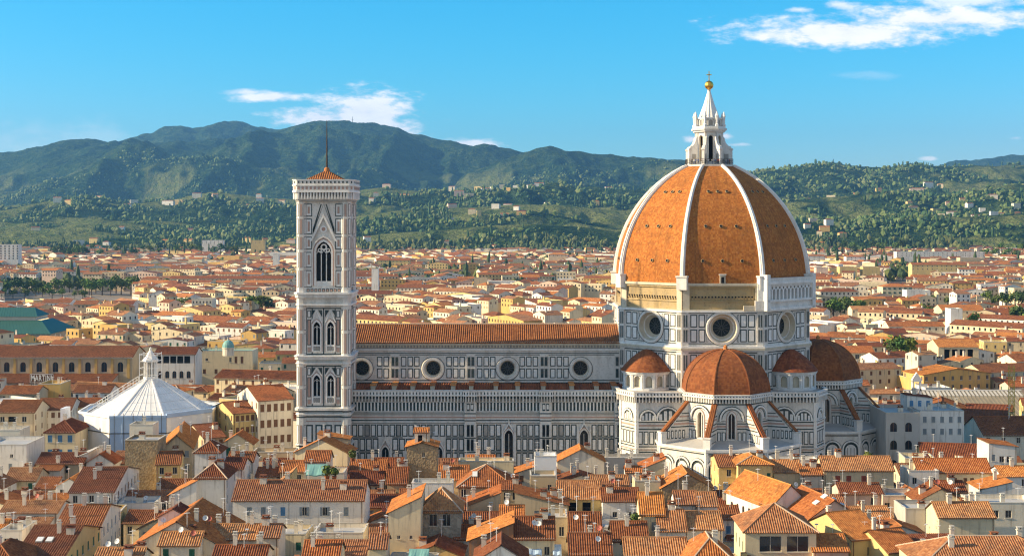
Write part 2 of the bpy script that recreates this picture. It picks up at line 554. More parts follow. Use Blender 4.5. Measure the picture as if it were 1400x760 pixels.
def facade(mb, f, L, v0, v1, mat, holes, reveal=0.25, rmat=None):
    """a wall with openings. holes: ('r',u0,u1,v0,v1) or ('o',uc,vc,rad) or ('a',uc,vbase,vspring,hw,pointed)"""
    rmat = rmat or mat
    rects = []
    for h in holes:
        if h[0] == 'r': rects.append(h[1:5])
        elif h[0] == 'o': rects.append((h[1] - h[3] * 1.15, h[1] + h[3] * 1.15, h[2] - h[3] * 1.15, h[2] + h[3] * 1.15))
        else:
            top = max(v for u, v in archpts(h[1], h[3], h[4], h[5]))
            rects.append((h[1] - h[4], h[1] + h[4], h[2], top + 0.05))
    us = sorted(set([0.0, L] + [x for r in rects for x in r[:2]]))
    vs = sorted(set([v0, v1] + [x for r in rects for x in r[2:]]))
    P = f.p
    for j in range(len(vs) - 1):
        run = None
        for i in range(len(us) - 1):
            uc, vc = (us[i] + us[i + 1]) / 2, (vs[j] + vs[j + 1]) / 2
            inside = any(r[0] < uc < r[1] and r[2] < vc < r[3] for r in rects)
            if not inside:
                run = [us[i], us[i + 1]] if run is None else [run[0], us[i + 1]]
            if (inside or i == len(us) - 2) and run:
                mb.face([P(run[0], vs[j]), P(run[1], vs[j]), P(run[1], vs[j + 1]), P(run[0], vs[j + 1])], mat)
                run = None
    for h, r in zip(holes, rects):
        if h[0] == 'r':
            u0, u1, a, b = r
            q = [(u0, a), (u1, a), (u1, b), (u0, b)]
        elif h[0] == 'o':
            n = 24
            q = [(h[1] + h[3] * math.cos(2 * math.pi * k / n), h[2] + h[3] * math.sin(2 * math.pi * k / n)) for k in range(n)]
            s_ = h[3] * 1.15
            o = []
            for k in range(n):
                c_, s2 = math.cos(2 * math.pi * k / n), math.sin(2 * math.pi * k / n)
                m_ = max(abs(c_), abs(s2))
                o.append((h[1] + s_ * c_ / m_, h[2] + s_ * s2 / m_))
            for k in range(n):
                e = (k + 1) % n
                mb.face([P(*q[k]), P(*o[k]), P(*o[e]), P(*q[e])], mat)
        else:
            ar = archpts(h[1], h[3], h[4], h[5])
            q = [(h[1] - h[4], h[2]), (h[1] + h[4], h[2])] + ar
            top = r[3]
            half = len(ar) // 2
            for k in range(half):
                mb.face([P(*ar[k]), P(ar[k][0], top), P(ar[k + 1][0], top), P(*ar[k + 1])], mat)
            for k in range(half, len(ar) - 1):
                mb.face([P(*ar[k]), P(ar[k][0], top), P(ar[k + 1][0], top), P(*ar[k + 1])], mat)
        if h[0] != 'o' and reveal:
            for k in range(len(q)):
                a, b = q[k], q[(k + 1) % len(q)]
                if (Vector(a) - Vector(b)).length > 1e-4:
                    mb.face([P(*a), P(*b), P(*b, -reveal), P(*a, -reveal)], rmat)

def corr(mb, pts, period, amp, mat, under=0.14, flat=False):
    """a tiled roof slope: pts[0]->pts[1] is the eave; corrugated along the slope"""
    p = [Vector(q) for q in pts]
    U = (p[1] - p[0]).normalized()
    N = U.cross(p[2] - p[0]).normalized()
    V = N.cross(U)
    q = [((a - p[0]).dot(U), (a - p[0]).dot(V)) for a in p]
    if flat:
        mb.face(p, mat, [(u / period, v / 0.45) for u, v in q])
        return
    u0, u1 = min(a[0] for a in q), max(a[0] for a in q)
    n = max(1, round((u1 - u0) / period)) * 4
    hs_ = (0.0, 1.0, 0.15, -0.75)
    rows = []
    for k in range(n + 1):
        u = u0 + (u1 - u0) * k / n
        uu = min(max(u, u0 + 1e-4), u1 - 1e-4)
        vs = []
        for a, b in zip(q, q[1:] + q[:1]):
            if (a[0] - uu) * (b[0] - uu) < 0:
                vs.append(a[1] + (b[1] - a[1]) * (uu - a[0]) / (b[0] - a[0]))
        if len(vs) < 2: continue
        h = amp * hs_[k % 4]
        rows.append((u, min(vs), max(vs), p[0] + U * u + V * min(vs) + N * h, p[0] + U * u + V * max(vs) + N * h, p[0] + U * u + V * min(vs) - N * under))
    jit = random.random() * 50
    for a, b in zip(rows, rows[1:]):
        ua, ub = a[0] / period + jit, b[0] / period + jit
        mb.face([a[3], b[3], b[4], a[4]], mat, [(ua, a[1] / .45), (ub, b[1] / .45), (ub, b[2] / .45), (ua, a[2] / .45)])
        mb.face([a[5], b[5], b[3], a[3]], mat, [(ua, 0), (ub, 0), (ub, 0), (ua, 0)])
    mb.face([a - N * under for a in p], 'timber')
# ================================================================== ground
gm = MB()
gm.face([(-9000, -1500, 0), (9000, -1500, 0), (9000, 3400, 0), (-9000, 3400, 0)], 'city_ground')
tag(gm.build('ground'), kind='structure')
pm = MB()
pm.face([(-170, 360, .004), (125, 362, .004), (125, 460, .004), (-170, 460, .004)], 'paving')
tag(pm.build('pavement'), kind='structure')

# ================================================================== cathedral (local origin under the dome)
DC = Vector((58.6, 422, 0))
cath = empty('cathedral', DC)
tag(cath, 'huge cathedral of white and green marble with an orange tiled octagonal dome', 'cathedral')

def octa(Rr, ph=22.5):
    return [(Rr * math.cos(RAD(ph + 45 * k)), Rr * math.sin(RAD(ph + 45 * k))) for k in range(8)]

def discring(mb, f, uc, vc, r0, r1, d0, d1, mat, n=28):
    """annulus from radius r0 at depth d0 to radius r1 at depth d1"""
    for k in range(n):
        a, b = 2 * math.pi * k / n, 2 * math.pi * (k + 1) / n
        P = f.p
        mb.face([P(uc + r0 * math.cos(a), vc + r0 * math.sin(a), d0), P(uc + r1 * math.cos(a), vc + r1 * math.sin(a), d1),
                 P(uc + r1 * math.cos(b), vc + r1 * math.sin(b), d1), P(uc + r0 * math.cos(b), vc + r0 * math.sin(b), d0)], mat)

def oculus(name, f, uc, vc, r, rin, rout, dp, parent):
    mb = MB()
    discring(mb, f, uc, vc, r, rout * .93, .32, .32, 'marble_white')
    discring(mb, f, uc, vc, rout * .93, rout, .32, .12, 'marble_white')
    discring(mb, f, uc, vc, rout, rout + .16, .12, .1, 'marble_green')
    mid = (r + rin) / 2
    discring(mb, f, uc, vc, mid + .25, r, -dp * .45, .32, 'pale_stone')
    discring(mb, f, uc, vc, mid - .05, mid + .25, -dp * .5, -dp * .45, 'marble_white')
    discring(mb, f, uc, vc, rin, mid - .05, -dp, -dp * .5, 'pale_stone')
    o = mb.build(name, parent)
    g = MB()
    P = f.p
    n = 24
    g.face([P(uc + (rin + .05) * math.cos(2 * math.pi * k / n), vc + (rin + .05) * math.sin(2 * math.pi * k / n), -dp) for k in range(n)], 'rose_glass')
    for k in range(12):
        a = math.pi * k / 6
        ca, sa = math.cos(a), math.sin(a)
        g.face([P(uc + .3 * ca - .06 * sa, vc + .3 * sa + .06 * ca, -dp + .04), P(uc + .3 * ca + .06 * sa, vc + .3 * sa - .06 * ca, -dp + .04),
                P(uc + rin * ca + .06 * sa, vc + rin * sa - .06 * ca, -dp + .04), P(uc + rin * ca - .06 * sa, vc + rin * sa + .06 * ca, -dp + .04)], 'iron')
    g.build('rose_window', o)

def gallery(mb, f, u0, u1, vb, vt, d, pitch=0.95):
    """corbelled walkway with a pierced balustrade"""
    h = vt - vb
    vm = vb + h * .52
    slab(mb, f, u0, u1, vb, vm, .04, 'marble_grey')
    n = max(2, int((u1 - u0) / pitch))
    w = (u1 - u0) / n
    for k in range(n + 1):
        a = u0 + k * w
        slab(mb, f, max(u0, a - .17), min(u1, a + .17), vb + .1, vm, d * .92, 'marble_white', .04)
    for k in range(n):
        archfill(mb, f, u0 + (k + .5) * w, vm - .45, w / 2 - .12, 'marble_green', .07, 0, .4, 4)
    slab(mb, f, u0 - .05, u1 + .05, vm, vm + .22, d + .12, 'marble_white')
    slab(mb, f, u0, u1, vm + .22, vt - .2, d, 'marble_clean')
    slab(mb, f, u0 - .05, u1 + .05, vt - .2, vt, d + .12, 'marble_white')
    for k in range(0, n):
        a = u0 + (k + .5) * w
        slab(mb, f, a - .15, a + .15, vm + .42, vt - .42, d + .03, 'marble_green', d)

def pilaster(mb, f, u0, u1, v0, v1, d, rows, dark=True):
    slab(mb, f, u0, u1, v0, v1, d, 'marble_white')
    for a, b in rows:
        panel(mb, f, u0 + .25, (u0 + u1) / 2 - .08, a, b, .12, 'marble_green' if dark else 'marble_clean', 'marble_grey', d)
        panel(mb, f, (u0 + u1) / 2 + .08, u1 - .25, a, b, .12, 'marble_green' if dark else 'marble_clean', 'marble_grey', d)

# ---- drum
RD = 29.5
dr = MB()
oc = octa(RD)
drum = None
frames = []
for k in range(8):
    f = Fr(oc[k], oc[(k + 1) % 8])
    frames.append(f)
    L = f.L
    hole = [] if k == 3 else [('o', L / 2, 49.7, 4.0)]
    facade(dr, f, L, 0, 54.6, 'marble_white', hole, 0)
    for side in (0, 1):
        X = (lambda a: a) if side == 0 else (lambda a: L - a)
        def pn(a, b, v0, v1, brd=.27, **kw):
            a, b = sorted((X(a), X(b)))
            panel(dr, f, a, b, v0, v1, brd, **kw)
        for v0, v1 in ((45.9, 49.4), (50.0, 53.5)):
            pn(2.3, 4.2, v0, v1); pn(4.6, 6.4, v0, v1)
            pn(6.75, 7.2, v0, v1, .12)
        for v0, v1 in ((33.2, 37.4), (38.0, 42.4)):
            pn(2.3, 4.1, v0, v1); pn(4.5, 6.3, v0, v1); pn(6.7, 8.5, v0, v1); pn(8.9, 10.9, v0, v1)
        a, b = sorted((X(0.0), X(1.75)))
        pilaster(dr, f, a, b, 30, 54.0, .3, ((33.2, 37.4), (38.0, 42.4), (45.9, 49.4), (50.0, 53.5)))
    for v, t, m in ((53.85, .22, 'marble_green'), (42.8, .25, 'marble_green'), (45.35, .2, 'marble_green'), (32.4, .3, 'marble_green'), (31.2, .3, 'marble_green'), (49.6, .14, 'marble_green')):
        if m and abs(v - 49.6) > .1:
            slab(dr, f, 1.75, L - 1.75, v, v + t, .07, m)
for R2, z0, z1, m in ((RD + .55, 42.95 + .2, 43.7, 'marble_white'), (RD + 1.0, 43.7, 44.3, 'pale_stone'), (RD + .8, 44.3, 44.75, 'marble_clean'), (RD + .6, 54.1, 54.6, 'marble_clean'), (RD + .35, 54.6, 54.9, 'pale_stone')):
    dr.prism(octa(R2), z0, z1, m, bottom=True)
drum = dr.build('drum', cath)
for k in (4, 5, 6, 7, 0):
    oculus('oculus', frames[k], frames[k].L / 2, 49.7, 4.0, 2.45, 4.75, 2.4, drum)
# band of bare masonry under the tiles
rb = MB()
RB = 28.7
ob = octa(RB)
rb.prism(ob, 54.6, 62.2, 'rough_stone', top=False)
for R2, z0, z1, m in ((RB + .5, 60.9, 61.5, 'rough_stone'), (RB + .9, 61.5, 62.2, 'pale_stone'), (RB + .3, 57.0, 57.25, 'rough_stone')):
    rb.prism(octa(R2), z0, z1, m, bottom=True)
for k in range(8):
    f = Fr(ob[k], ob[(k + 1) % 8])
    for i in range(19):
        u = 2.6 + i * .93
        slab(rb, f, u - .2, u + .2, 58.1, 58.55, .12, 'dark_inside')
        slab(rb, f, u - .22, u + .22, 57.75, 58.1, .4, 'rough_stone')
    for u in (0.9, f.L - 0.9):
        slab(rb, f, u - .9, u + .9, 54.9, 62.3, .5, 'pale_stone')
rb.build('masonry_band', cath)
# loggia on the south-east face only
lg = MB()
f = Fr(oc[6], oc[7])
L = f.L
slab(lg, f, -.3, L + .3, 54.6, 55.3, 1.9, 'marble_clean')
slab(lg, f, -.1, L + .1, 55.3, 57.0, 1.4, 'marble_white')
slab(lg, f, -.3, L + .3, 57.0, 57.6, 1.9, 'marble_clean')
slab(lg, f, 0, L, 57.6, 62.4, -.3, 'marble_grey', -.8)
n = 12
for i in range(n + 1):
    u = .4 + i * (L - .8) / n
    slab(lg, f, u - .33, u + .33, 57.6, 60.6, 1.5, 'marble_clean', .7)
w_ = (L - .8) / n
for i in range(n):
    u = .4 + (i + .5) * w_
    a = archpts(u, 60.0, w_ / 2 - .33, 0, 6)
    for q in range(len(a) - 1):
        lg.face([f.p(*a[q], 1.5), f.p(a[q][0], 61.3, 1.5), f.p(a[q + 1][0], 61.3, 1.5), f.p(*a[q + 1], 1.5)], 'marble_clean')
slab(lg, f, 0, L, 61.2, 61.9, 1.65, 'marble_white', .6)
slab(lg, f, -.3, L + .3, 61.9, 62.6, 2.0, 'marble_clean')
slab(lg, f, -.1, L + .1, 62.6, 63.6, 1.7, 'marble_white')
for u in (0.0, L):
    slab(lg, f, u - .8, u + .8, 54.6, 64.6, 1.9, 'marble_clean')
f5 = Fr(oc[5], oc[6])
slab(lg, f5, L - 2.4, L, 54.6, 57.4, 1.2, 'marble_white')
slab(lg, f5, L - 5.6, L - 2.4, 54.6, 56.0, 1.0, 'pale_stone')
slab(lg, f5, L - 1.6, L, 57.4, 62.0, 1.0, 'marble_clean')
lg.build('loggia', cath)

# ---- great dome
HD = 33.4
def rprof(h): return math.sqrt(36.6 ** 2 - h * h) - 7.1 - 0.35
dm = MB()
NS = 20
for k in range(8):
    a0, a1 = RAD(22.5 + 45 * k), RAD(67.5 + 45 * k)
    s_ = 0
    for i in range(NS):
        h0, h1 = HD * i / NS, HD * (i + 1) / NS
        r0, r1 = rprof(h0), rprof(h1)
        ds = math.hypot(r0 - r1, h1 - h0)
        q = [(r0 * math.cos(a0), r0 * math.sin(a0), 62.2 + h0), (r0 * math.cos(a1), r0 * math.sin(a1), 62.2 + h0), (r1 * math.cos(a1), r1 * math.sin(a1), 62.2 + h1), (r1 * math.cos(a1 * 0 + a0), r1 * math.sin(a0), 62.2 + h1)]
        hw0, hw1 = r0 * math.sin(RAD(22.5)), r1 * math.sin(RAD(22.5))
        dm.face(q, 'tile_dome', [(-hw0 / .40 + 100 * k, s_ / .50), (hw0 / .40 + 100 * k, s_ / .50), (hw1 / .40 + 100 * k, (s_ + ds) / .50), (-hw1 / .40 + 100 * k, (s_ + ds) / .50)], smooth=False)
        s_ += ds
dome = dm.build('dome', cath)
def make_rib(k):
    mb = MB()
    a = RAD(22.5 + 45 * k)
    er, et = Vector((math.cos(a), math.sin(a), 0)), Vector((-math.sin(a), math.cos(a), 0))
    prev = None
    for i in range(NS + 1):
        h = HD * i / NS
        r = rprof(h)
        # outward normal of the profile
        nr = Vector((r + 7.45, h)).normalized()
        nrm = er * nr.x + Vector((0, 0, nr.y))
        P = er * r + Vector((0, 0, 62.2 + h))
        w = .66 - .20 * i / NS
        out = .85 - .2 * i / NS
        ring = [P - et * w - nrm * .6, P - et * w + nrm * out * .55, P - et * w * .62 + nrm * out * .6, P - et * w * .55 + nrm * out, P + et * w * .55 + nrm * out,
                P + et * w * .62 + nrm * out * .6, P + et * w + nrm * out * .55, P + et * w - nrm * .6]
        if prev:
            for j in range(7):
                mb.face([prev[j], prev[j + 1], ring[j + 1], ring[j]], 'marble_clean')
        else:
            mb.face(list(ring), 'marble_clean')
        prev = ring
    # foot pier
    b = er * (rprof(0) - .2)
    M0 = mb.M
    mb.M = Matrix.Translation(b + Vector((0, 0, 60.4))) @ Matrix.Rotation(a, 4, 'Z')
    mb.box(-.8, 1.25, -1.45, 1.45, 0, 3.4, 'marble_clean')
    mb.box(-.8, 1.45, -1.65, 1.65, 3.4, 3.9, 'marble_white')
    mb.M = M0
    return mb.build('rib', dome)
for k in range(8):
    make_rib(k)
# little round openings in the tiles
eye = MB()
eye.lathe([(.45, 0), (.5, .12), (.5, .3), (.38, .34)], 10, 'rough_stone')
eye.lathe([(.38, .34), (.0, .33)], 10, 'dark_inside')
eyeme = eye.mesh('dome_eye')
for k in (3, 4, 5, 6, 7):
    am = RAD(45 * (k + 1))
    er, et = Vector((math.cos(am), math.sin(am), 0)), Vector((-math.sin(am), math.cos(am), 0))
    for h, offs in ((6.2, (-5.5, 0, 5.5)), (15.8, (-4.3, 0, 4.3)), (25.6, (-2.6, 0, 2.6))):
        r = rprof(h)
        rap = r * math.cos(RAD(22.5))
        nr = Vector((r + 7.45, h * math.cos(RAD(22.5)))).normalized()
        nrm = er * nr.x + Vector((0, 0, nr.y))
        for o_ in offs:
            e = bpy.data.objects.new('dome_eye', eyeme)
            link(e, dome)
            e.location = er * rap + et * o_ + Vector((0, 0, 62.2 + h)) + nrm * .02
            e.rotation_euler = nrm.to_track_quat('Z', 'Y').to_euler()
    if k == 5:
        hd = MB(Matrix.Translation(er * (rprof(0) * math.cos(RAD(22.5)) + .05) + Vector((0, 0, 62.2))) @ Matrix.Rotation(am, 4, 'Z'))
        hd.box(-1.5, .35, -.8, .8, 0, 2.3, 'pale_stone')
        hd.box(-1.3, .42, -.42, .42, 0.1, 1.8, 'dark_inside')
        hd.box(-1.5, .6, -1.0, 1.0, 2.3, 2.6, 'marble_white')
        hd.build('access_door', dome)

# ---- lantern
ln = MB()
ZL = 62.2 + HD
ln.prism(octa(7.0), ZL - .9, ZL - .1, 'marble_clean', bottom=True)
ln.prism(octa(7.45), ZL - .1, ZL + .5, 'marble_white', bottom=True)
zb = ZL + .5
core = octa(4.1)
for k in range(8):
    f = Fr(core[k], core[(k + 1) % 8])
    facade(ln, f, f.L, zb, 107.0, 'marble_clean', [('a', f.L / 2, zb + 1.0, zb + 8.0, .62, 0.0)], .7, 'pale_stone')
    archring(ln, f, f.L / 2, zb + 8.0, .9, .22, 'marble_white', .14, 0, 0, 7.0)
    slab(ln, f, 0, .38, zb, 106.4, .22, 'marble_white')
    slab(ln, f, f.L - .38, f.L, zb, 106.4, .22, 'marble_white')
ln.lathe([(3.0, zb), (3.0, 106.5)], 8, 'dark_inside', ph=RAD(22.5))
for R2, z0, z1, m in ((4.9, 105.8, 106.3, 'marble_clean'), (5.4, 106.3, 106.9, 'marble_white'), (5.0, 106.9, 107.4, 'marble_clean'), (3.9, 107.4, 110.0, 'marble_white'), (4.3, 109.6, 110.0, 'marble_clean')):
    ln.prism(octa(R2), z0, z1, m, bottom=True)
at_ = octa(3.9)
for k in range(8):
    f = Fr(at_[k], at_[(k + 1) % 8])
    archfill(ln, f, f.L / 2, 108.8, .55, 'marble_grey', .03, 0, 1.1)
    archring(ln, f, f.L / 2, 108.8, .8, .2, 'marble_clean', .2, 0, 0, 1.1)
lant = ln.build('lantern', cath)
for k in range(8):
    a = RAD(22.5 + 45 * k)
    b = MB(Matrix.Rotation(a, 4, 'Z'))
    prof = [(3.8, zb), (7.0, zb), (7.0, zb + 4.6), (6.5, zb + 5.4), (5.7, zb + 5.7), (5.0, zb + 6.6), (4.6, zb + 8.0), (3.8, zb + 8.8)]
    t = .42
    # opening through the buttress
    b.face([(x, -t, z) for x, z in prof], 'marble_clean')
    b.face([(x, t, z) for x, z in reversed(prof)], 'marble_clean')
    for (x0, z0), (x1, z1) in zip(prof[1:], prof[2:]):
        b.face([(x0, -t, z0), (x0, t, z0), (x1, t, z1), (x1, -t, z1)], 'marble_white')
    b.box(6.2, 7.15, -.62, .62, zb + 4.3, zb + 4.8, 'marble_white')
    b.box(4.6, 6.0, -.44, .44, zb + .4, zb + 3.2, 'marble_grey')
    b.lathe([(.55, 107.4), (.6, 107.9), (.34, 108.2), (.42, 110.2), (.55, 110.4), (0.0, 112.0)], 6, 'marble_clean', cx=4.5)
    b.build('buttress', lant)
cn = MB()
for k in range(16):
    a0, a1 = 2 * math.pi * k / 16, 2 * math.pi * (k + 1) / 16
    am = (a0 + a1) / 2
    for (r0, z0), (r1, z1) in zip([(2.95, 110.0), (1.5, 114.2), (.42, 118.0)], [(1.5, 114.2), (.42, 118.0), (.5, 118.4)]):
        p = lambda r, a, z: (r * math.cos(a), r * math.sin(a), z)
        cn.face([p(r0, a0, z0), p(r0 * 1.07, am, z0), p(r1 * 1.07, am, z1), p(r1, a0, z1)], 'marble_clean')
        cn.face([p(r0 * 1.07, am, z0), p(r0, a1, z0), p(r1, a1, z1), p(r1 * 1.07, am, z1)], 'marble_clean')
cn.build('spire', lant)
gb = MB()
prof = [(.35, 118.2), (.45, 118.6)] + [(1.32 * math.cos(t), 119.85 + 1.32 * math.sin(t)) for t in [RAD(-80 + 16 * i) for i in range(11)]] + [(.12, 121.3), (.16, 121.8)]
gb.lathe(prof, 16, 'gold', smooth=True)
gb.build('gilded_ball', lant)
cr = MB()
cr.box(-.13, .13, -.1, .1, 121.3, 124.0, 'gold')
cr.box(-.75, .75, -.1, .1, 122.8, 123.06, 'gold')
cr.build('cross', lant)
rl = MB()
ro = octa(7.3)
for k in range(8):
    f = Fr(ro[k], ro[(k + 1) % 8])
    for i in range(9):
        u = f.L * i / 8
        rl.tube(f.p(u, zb), f.p(u, zb + 1.7), .05, 'iron', 4)
    for z in (zb + .6, zb + 1.1, zb + 1.7):
        slab(rl, f, 0, f.L, z - .04, z + .04, .03, 'iron', -.03)
rl.build('railing', lant)

# ---- nave and aisle
XW = -115.6
nv = MB()
f = Fr((XW, -11), (-25.5, -11))
NO = [13.4, 34.1, 55.7, 76.9]
facade(nv, f, f.L, 28, 44.6, 'marble_white', [('o', u, 36.8, 2.5) for u in NO], 0)
slab(nv, f, 0, f.L, 43.7, 44.6, .95, 'pale_stone')
slab(nv, f, 0, f.L, 42.6, 43.7, .35, 'marble_grey')
for i in range(int(f.L / .9)):
    slab(nv, f, i * .9 + .2, i * .9 + .6, 43.0, 43.7, .8, 'pale_stone', .35)
slab(nv, f, 0, f.L, 42.1, 42.6, .5, 'marble_clean')
for v, t, m in ((41.2, .2, 'marble_green'), (40.75, .2, 'marble_green'), (33.35, .25, 'marble_green'), (32.5, .4, 'marble_green'), (31.6, .3, 'marble_green')):
    slab(nv, f, 0, f.L, v, v + t, .06, m)
PIL = [3.0, 23.1, 45.1, 66.3, 88.0]
for u in PIL:
    pilaster(nv, f, u - 1.3, u + 1.3, 33.6, 41.0, .3, ((34.2, 36.9), (37.6, 40.3)))
    if u < 80:
        for s_ in (-1, 1):
            for i in range(3):
                a = u + s_ * (1.75 + i * 1.9)
                b = a + s_ * 1.55
                a, b = min(a, b), max(a, b)
                if any(abs((a + b) / 2 - o) < 4.2 for o in NO): continue
                for v0, v1 in ((34.1, 36.9), (37.5, 40.3)):
                    panel(nv, f, a, b, v0, v1, .26)
for o in NO:
    for s_ in (-1, 1):
        a, b = sorted((o + s_ * 3.55, o + s_ * 5.0))
        if all(abs((a + b) / 2 - u) > 8 for u in PIL):
            for v0, v1 in ((34.1, 36.9), (37.5, 40.3)):
                panel(nv, f, a + .1, b, v0, v1, .24)
nv.face([(-25.5, 11, 0), (XW, 11, 0), (XW, 11, 44.6), (-25.5, 11, 44.6)], 'marble_white')
nv.face([(XW, 22, 0), (XW, -22, 0), (XW, -22, 32), (XW, -11, 44.6), (XW, 0, 49.4), (XW, 11, 44.6), (XW, 22, 32)], 'marble_white')
nave = nv.build('nave_wall', cath)
for u in NO:
    oculus('oculus', f, u, 36.8, 2.5, 1.95, 3.35, 1.3, nave)
nr_ = MB()
corr(nr_, [(XW - .3, -12.2, 44.45), (-25.6, -12.2, 44.45), (-25.6, 0, 48.9), (XW - .3, 0, 48.9)], .62, .13, 'tile_nave', .3)
corr(nr_, [(-25.6, 12.2, 44.45), (XW - .3, 12.2, 44.45), (XW - .3, 0, 48.9), (-25.6, 0, 48.9)], .62, .13, 'tile_nave', .3, flat=True)
nr_.tube((XW - .3, 0, 48.92), (-25.6, 0, 48.92), .28, 'mortar', 6)
nr_.build('nave_roof', cath)

ai = MB()
fa = Fr((XW, -22), (-25.5, -22))
LANC = [(56.1, 12.5, 19.0, 1.15), (77.3, 12.5, 19.0, 1.15), (21.3, 9.0, 14.5, 1.0), (36.4, 9.0, 14.5, 1.0), (28.8, 0.5, 9.0, 1.6)]
facade(ai, fa, fa.L, 0, 32, 'marble_white', [('a', u, vb, vs, hw, .7) for u, vb, vs, hw in LANC], .9, 'pale_stone')
BUT = [45.25, 66.5, 87.6, 3.0]
def free(u0, u1, blocks):
    out = []
    cur = u0
    for a, b in sorted(blocks):
        if a > cur: out.append((cur, a))
        cur = max(cur, b)
    if cur < u1: out.append((cur, u1))
    return [x for x in out if x[1] - x[0] > 1.0]
bl = [(b - 1.65, b + 1.65) for b in BUT]
wl = [(u - hw - 1.0, u + hw + 1.0) for u, vb, vs, hw in LANC]
LW = 88.6
def wb(v0, v1): return [(u - hw - .85, u + hw + .85) for u, vb, vs, hw in LANC if v1 > vb - .5 and v0 < vs + 4.2]
for v0, v1, blocks in [(a_, b_, bl + wb(a_, b_)) for a_, b_ in ((18.9, 22.3), (14.9, 18.3), (9.9, 14.3), (4.0, 9.2))]:
    for a, b in free(0, LW, blocks):
        n = max(1, round((b - a) / 1.78))
        w = (b - a) / n
        for i in range(n):
            panel(ai, fa, a + i * w + .12, a + (i + 1) * w - .12, v0, v1, .3, 'marble_clean' if (i * 7 + int(v0)) % 5 else 'marble_grey')
for v, t, m in ((18.42, .3, 'marble_green'), (14.45, .3, 'marble_green'), (9.4, .3, 'marble_green'), (22.55, .25, 'marble_grey'), (23.3, .3, 'marble_green'), (24.1, .45, 'marble_pink'), (24.9, .4, 'marble_grey'), (25.5, .25, 'marble_green')):
    for a, b in free(0, LW, bl + (wl if v < 19 else [])):
        slab(ai, fa, a, b, v, v + t, .07, m)
slab(ai, fa, 0, LW, 22.85, 23.1, .35, 'marble_white')
slab(ai, fa, 0, LW, 25.75, 26.05, .4, 'marble_white')
for a, b in free(0, LW, bl):
    slab(ai, fa, a, b, 26.1, 28.5, .04, 'marble_green')
    n = round((b - a) / .97)
    w = (b - a) / n
    for i in range(n + 1):
        slab(ai, fa, max(a, a + i * w - .2), min(b, a + i * w + .2), 26.1, 28.5, .2, 'marble_clean', .04)
for a, b in free(0, LW, bl):
    gallery(ai, fa, a, b, 28.7, 31.9, 1.0, .92)
for u in BUT:
    slab(ai, fa, u - 1.6, u + 1.6, 0, 28.9, .9, 'marble_white')
    fb = Fr((XW, -22.9), (-25.5, -22.9))
    for v0, v1 in ((18.9, 22.3), (14.9, 18.3), (9.9, 14.0), (26.2, 28.3)):
        for du in (-.55, .55):
            slab(ai, fb, u + du - .42, u + du + .42, v0, v1, .04, 'marble_green')
            archfill(ai, fb, u + du, v1 - .55, .28, 'marble_clean' if v0 > 26 else 'dark_inside', .06, 0, v1 - v0 - 1.0)
    for v, t, m in ((18.42, .3, 'marble_green'), (14.45, .3, 'marble_green'), (23.3, .3, 'marble_green'), (24.1, .45, 'marble_pink'), (25.3, .3, 'marble_green')):
        slab(ai, fb, u - 1.6, u + 1.6, v, v + t, .05, m)
    gallery(ai, fb, u - 2.0, u + 2.0, 28.7, 31.95, 1.0, .8)
    slab(ai, fa, u - 2.0, u + 2.0, 28.7, 31.9, .9, 'marble_white')
aisle = ai.build('aisle_wall', cath)
for (u, vb, vs, hw) in LANC:
    w = MB()
    top = 19 + 3.2
    gt = vs + 3.9 if vb > 1 else vs + 4.5
    hwo = hw + .8
    archring(w, fa, u, vs, hw + .35, .35, 'marble_white', .45, 0, .7, vs - vb)
    archring(w, fa, u, vs, hw + .5, .14, 'marble_pink', .5, .2, .7, vs - vb)
    for s_ in (-1, 1):
        a, b = sorted((u + s_ * hwo, u + s_ * (hwo - .42)))
        slab(w, fa, a, b, vb - .5, vs + 1.0, .6, 'marble_clean')
        p0 = fa.p((a + b) / 2, vs + 1.0, .3)
        w.lathe([(.42, p0.z), (.34, p0.z + .8), (.0, p0.z + 2.2)], 4, 'marble_white', p0.x, p0.y, RAD(45))
    P = fa.p
    for d in (.5,):
        A = [(u - hwo, vs + .6), (u - hwo + .3, vs + .6), (u, gt - .6), (u + hwo - .3, vs + .6), (u + hwo, vs + .6), (u, gt)]
        w.face([P(*A[0], d), P(*A[1], d), P(*A[2], d), P(*A[5], d)], 'marble_clean')
        w.face([P(*A[5], d), P(*A[2], d), P(*A[3], d), P(*A[4], d)], 'marble_clean')
        w.face([P(*A[0], d), P(*A[5], d), P(*A[5], 0), P(*A[0], 0)], 'marble_clean')
        w.face([P(*A[5], d), P(*A[4], d), P(*A[4], 0), P(*A[5], 0)], 'marble_clean')
    p0 = fa.p(u, gt, .3)
    w.lathe([(.3, gt - .3), (.2, gt + .4), (0, gt + 1.5)], 4, 'marble_white', p0.x, p0.y, RAD(45))
    slab(w, fa, u - hwo - .1, u + hwo + .1, vb - .6, vb, .7, 'marble_white')
    slab(w, fa, u - .1, u + .1, vb, vs + .6, -.5, 'marble_white', -.8)
    slab(w, fa, u - hw, u + hw, vb, vs + 2.2, -.82, 'glass', -.9)
    w.build('lancet_window' if vb > 1 else 'portal', aisle)
ar_ = MB()
corr(ar_, [(XW, -22.0, 31.35), (-26.5, -22.0, 31.35), (-26.5, -11.1, 32.6), (XW, -11.1, 32.6)], .7, .13, 'tile_nave', .2)
ar_.build('aisle_roof', cath)
# stone stubs with little tiled caps along the aisle roof
for u in (17.5, 23.5, 28.8, 34.4, 40.3, 45.4, 52.4, 58.6, 65.9, 74.0, 81.0, 86.0):
    s_ = MB()
    s_.box(XW + u - .6, XW + u + .6, -19.5, -11.2, 31, 32.9, 'pale_stone')
    s_.box(XW + u - .8, XW + u + .8, -19.8, -11.2, 32.9, 33.2, 'tile_orange')
    s_.build('roof_stub', cath)

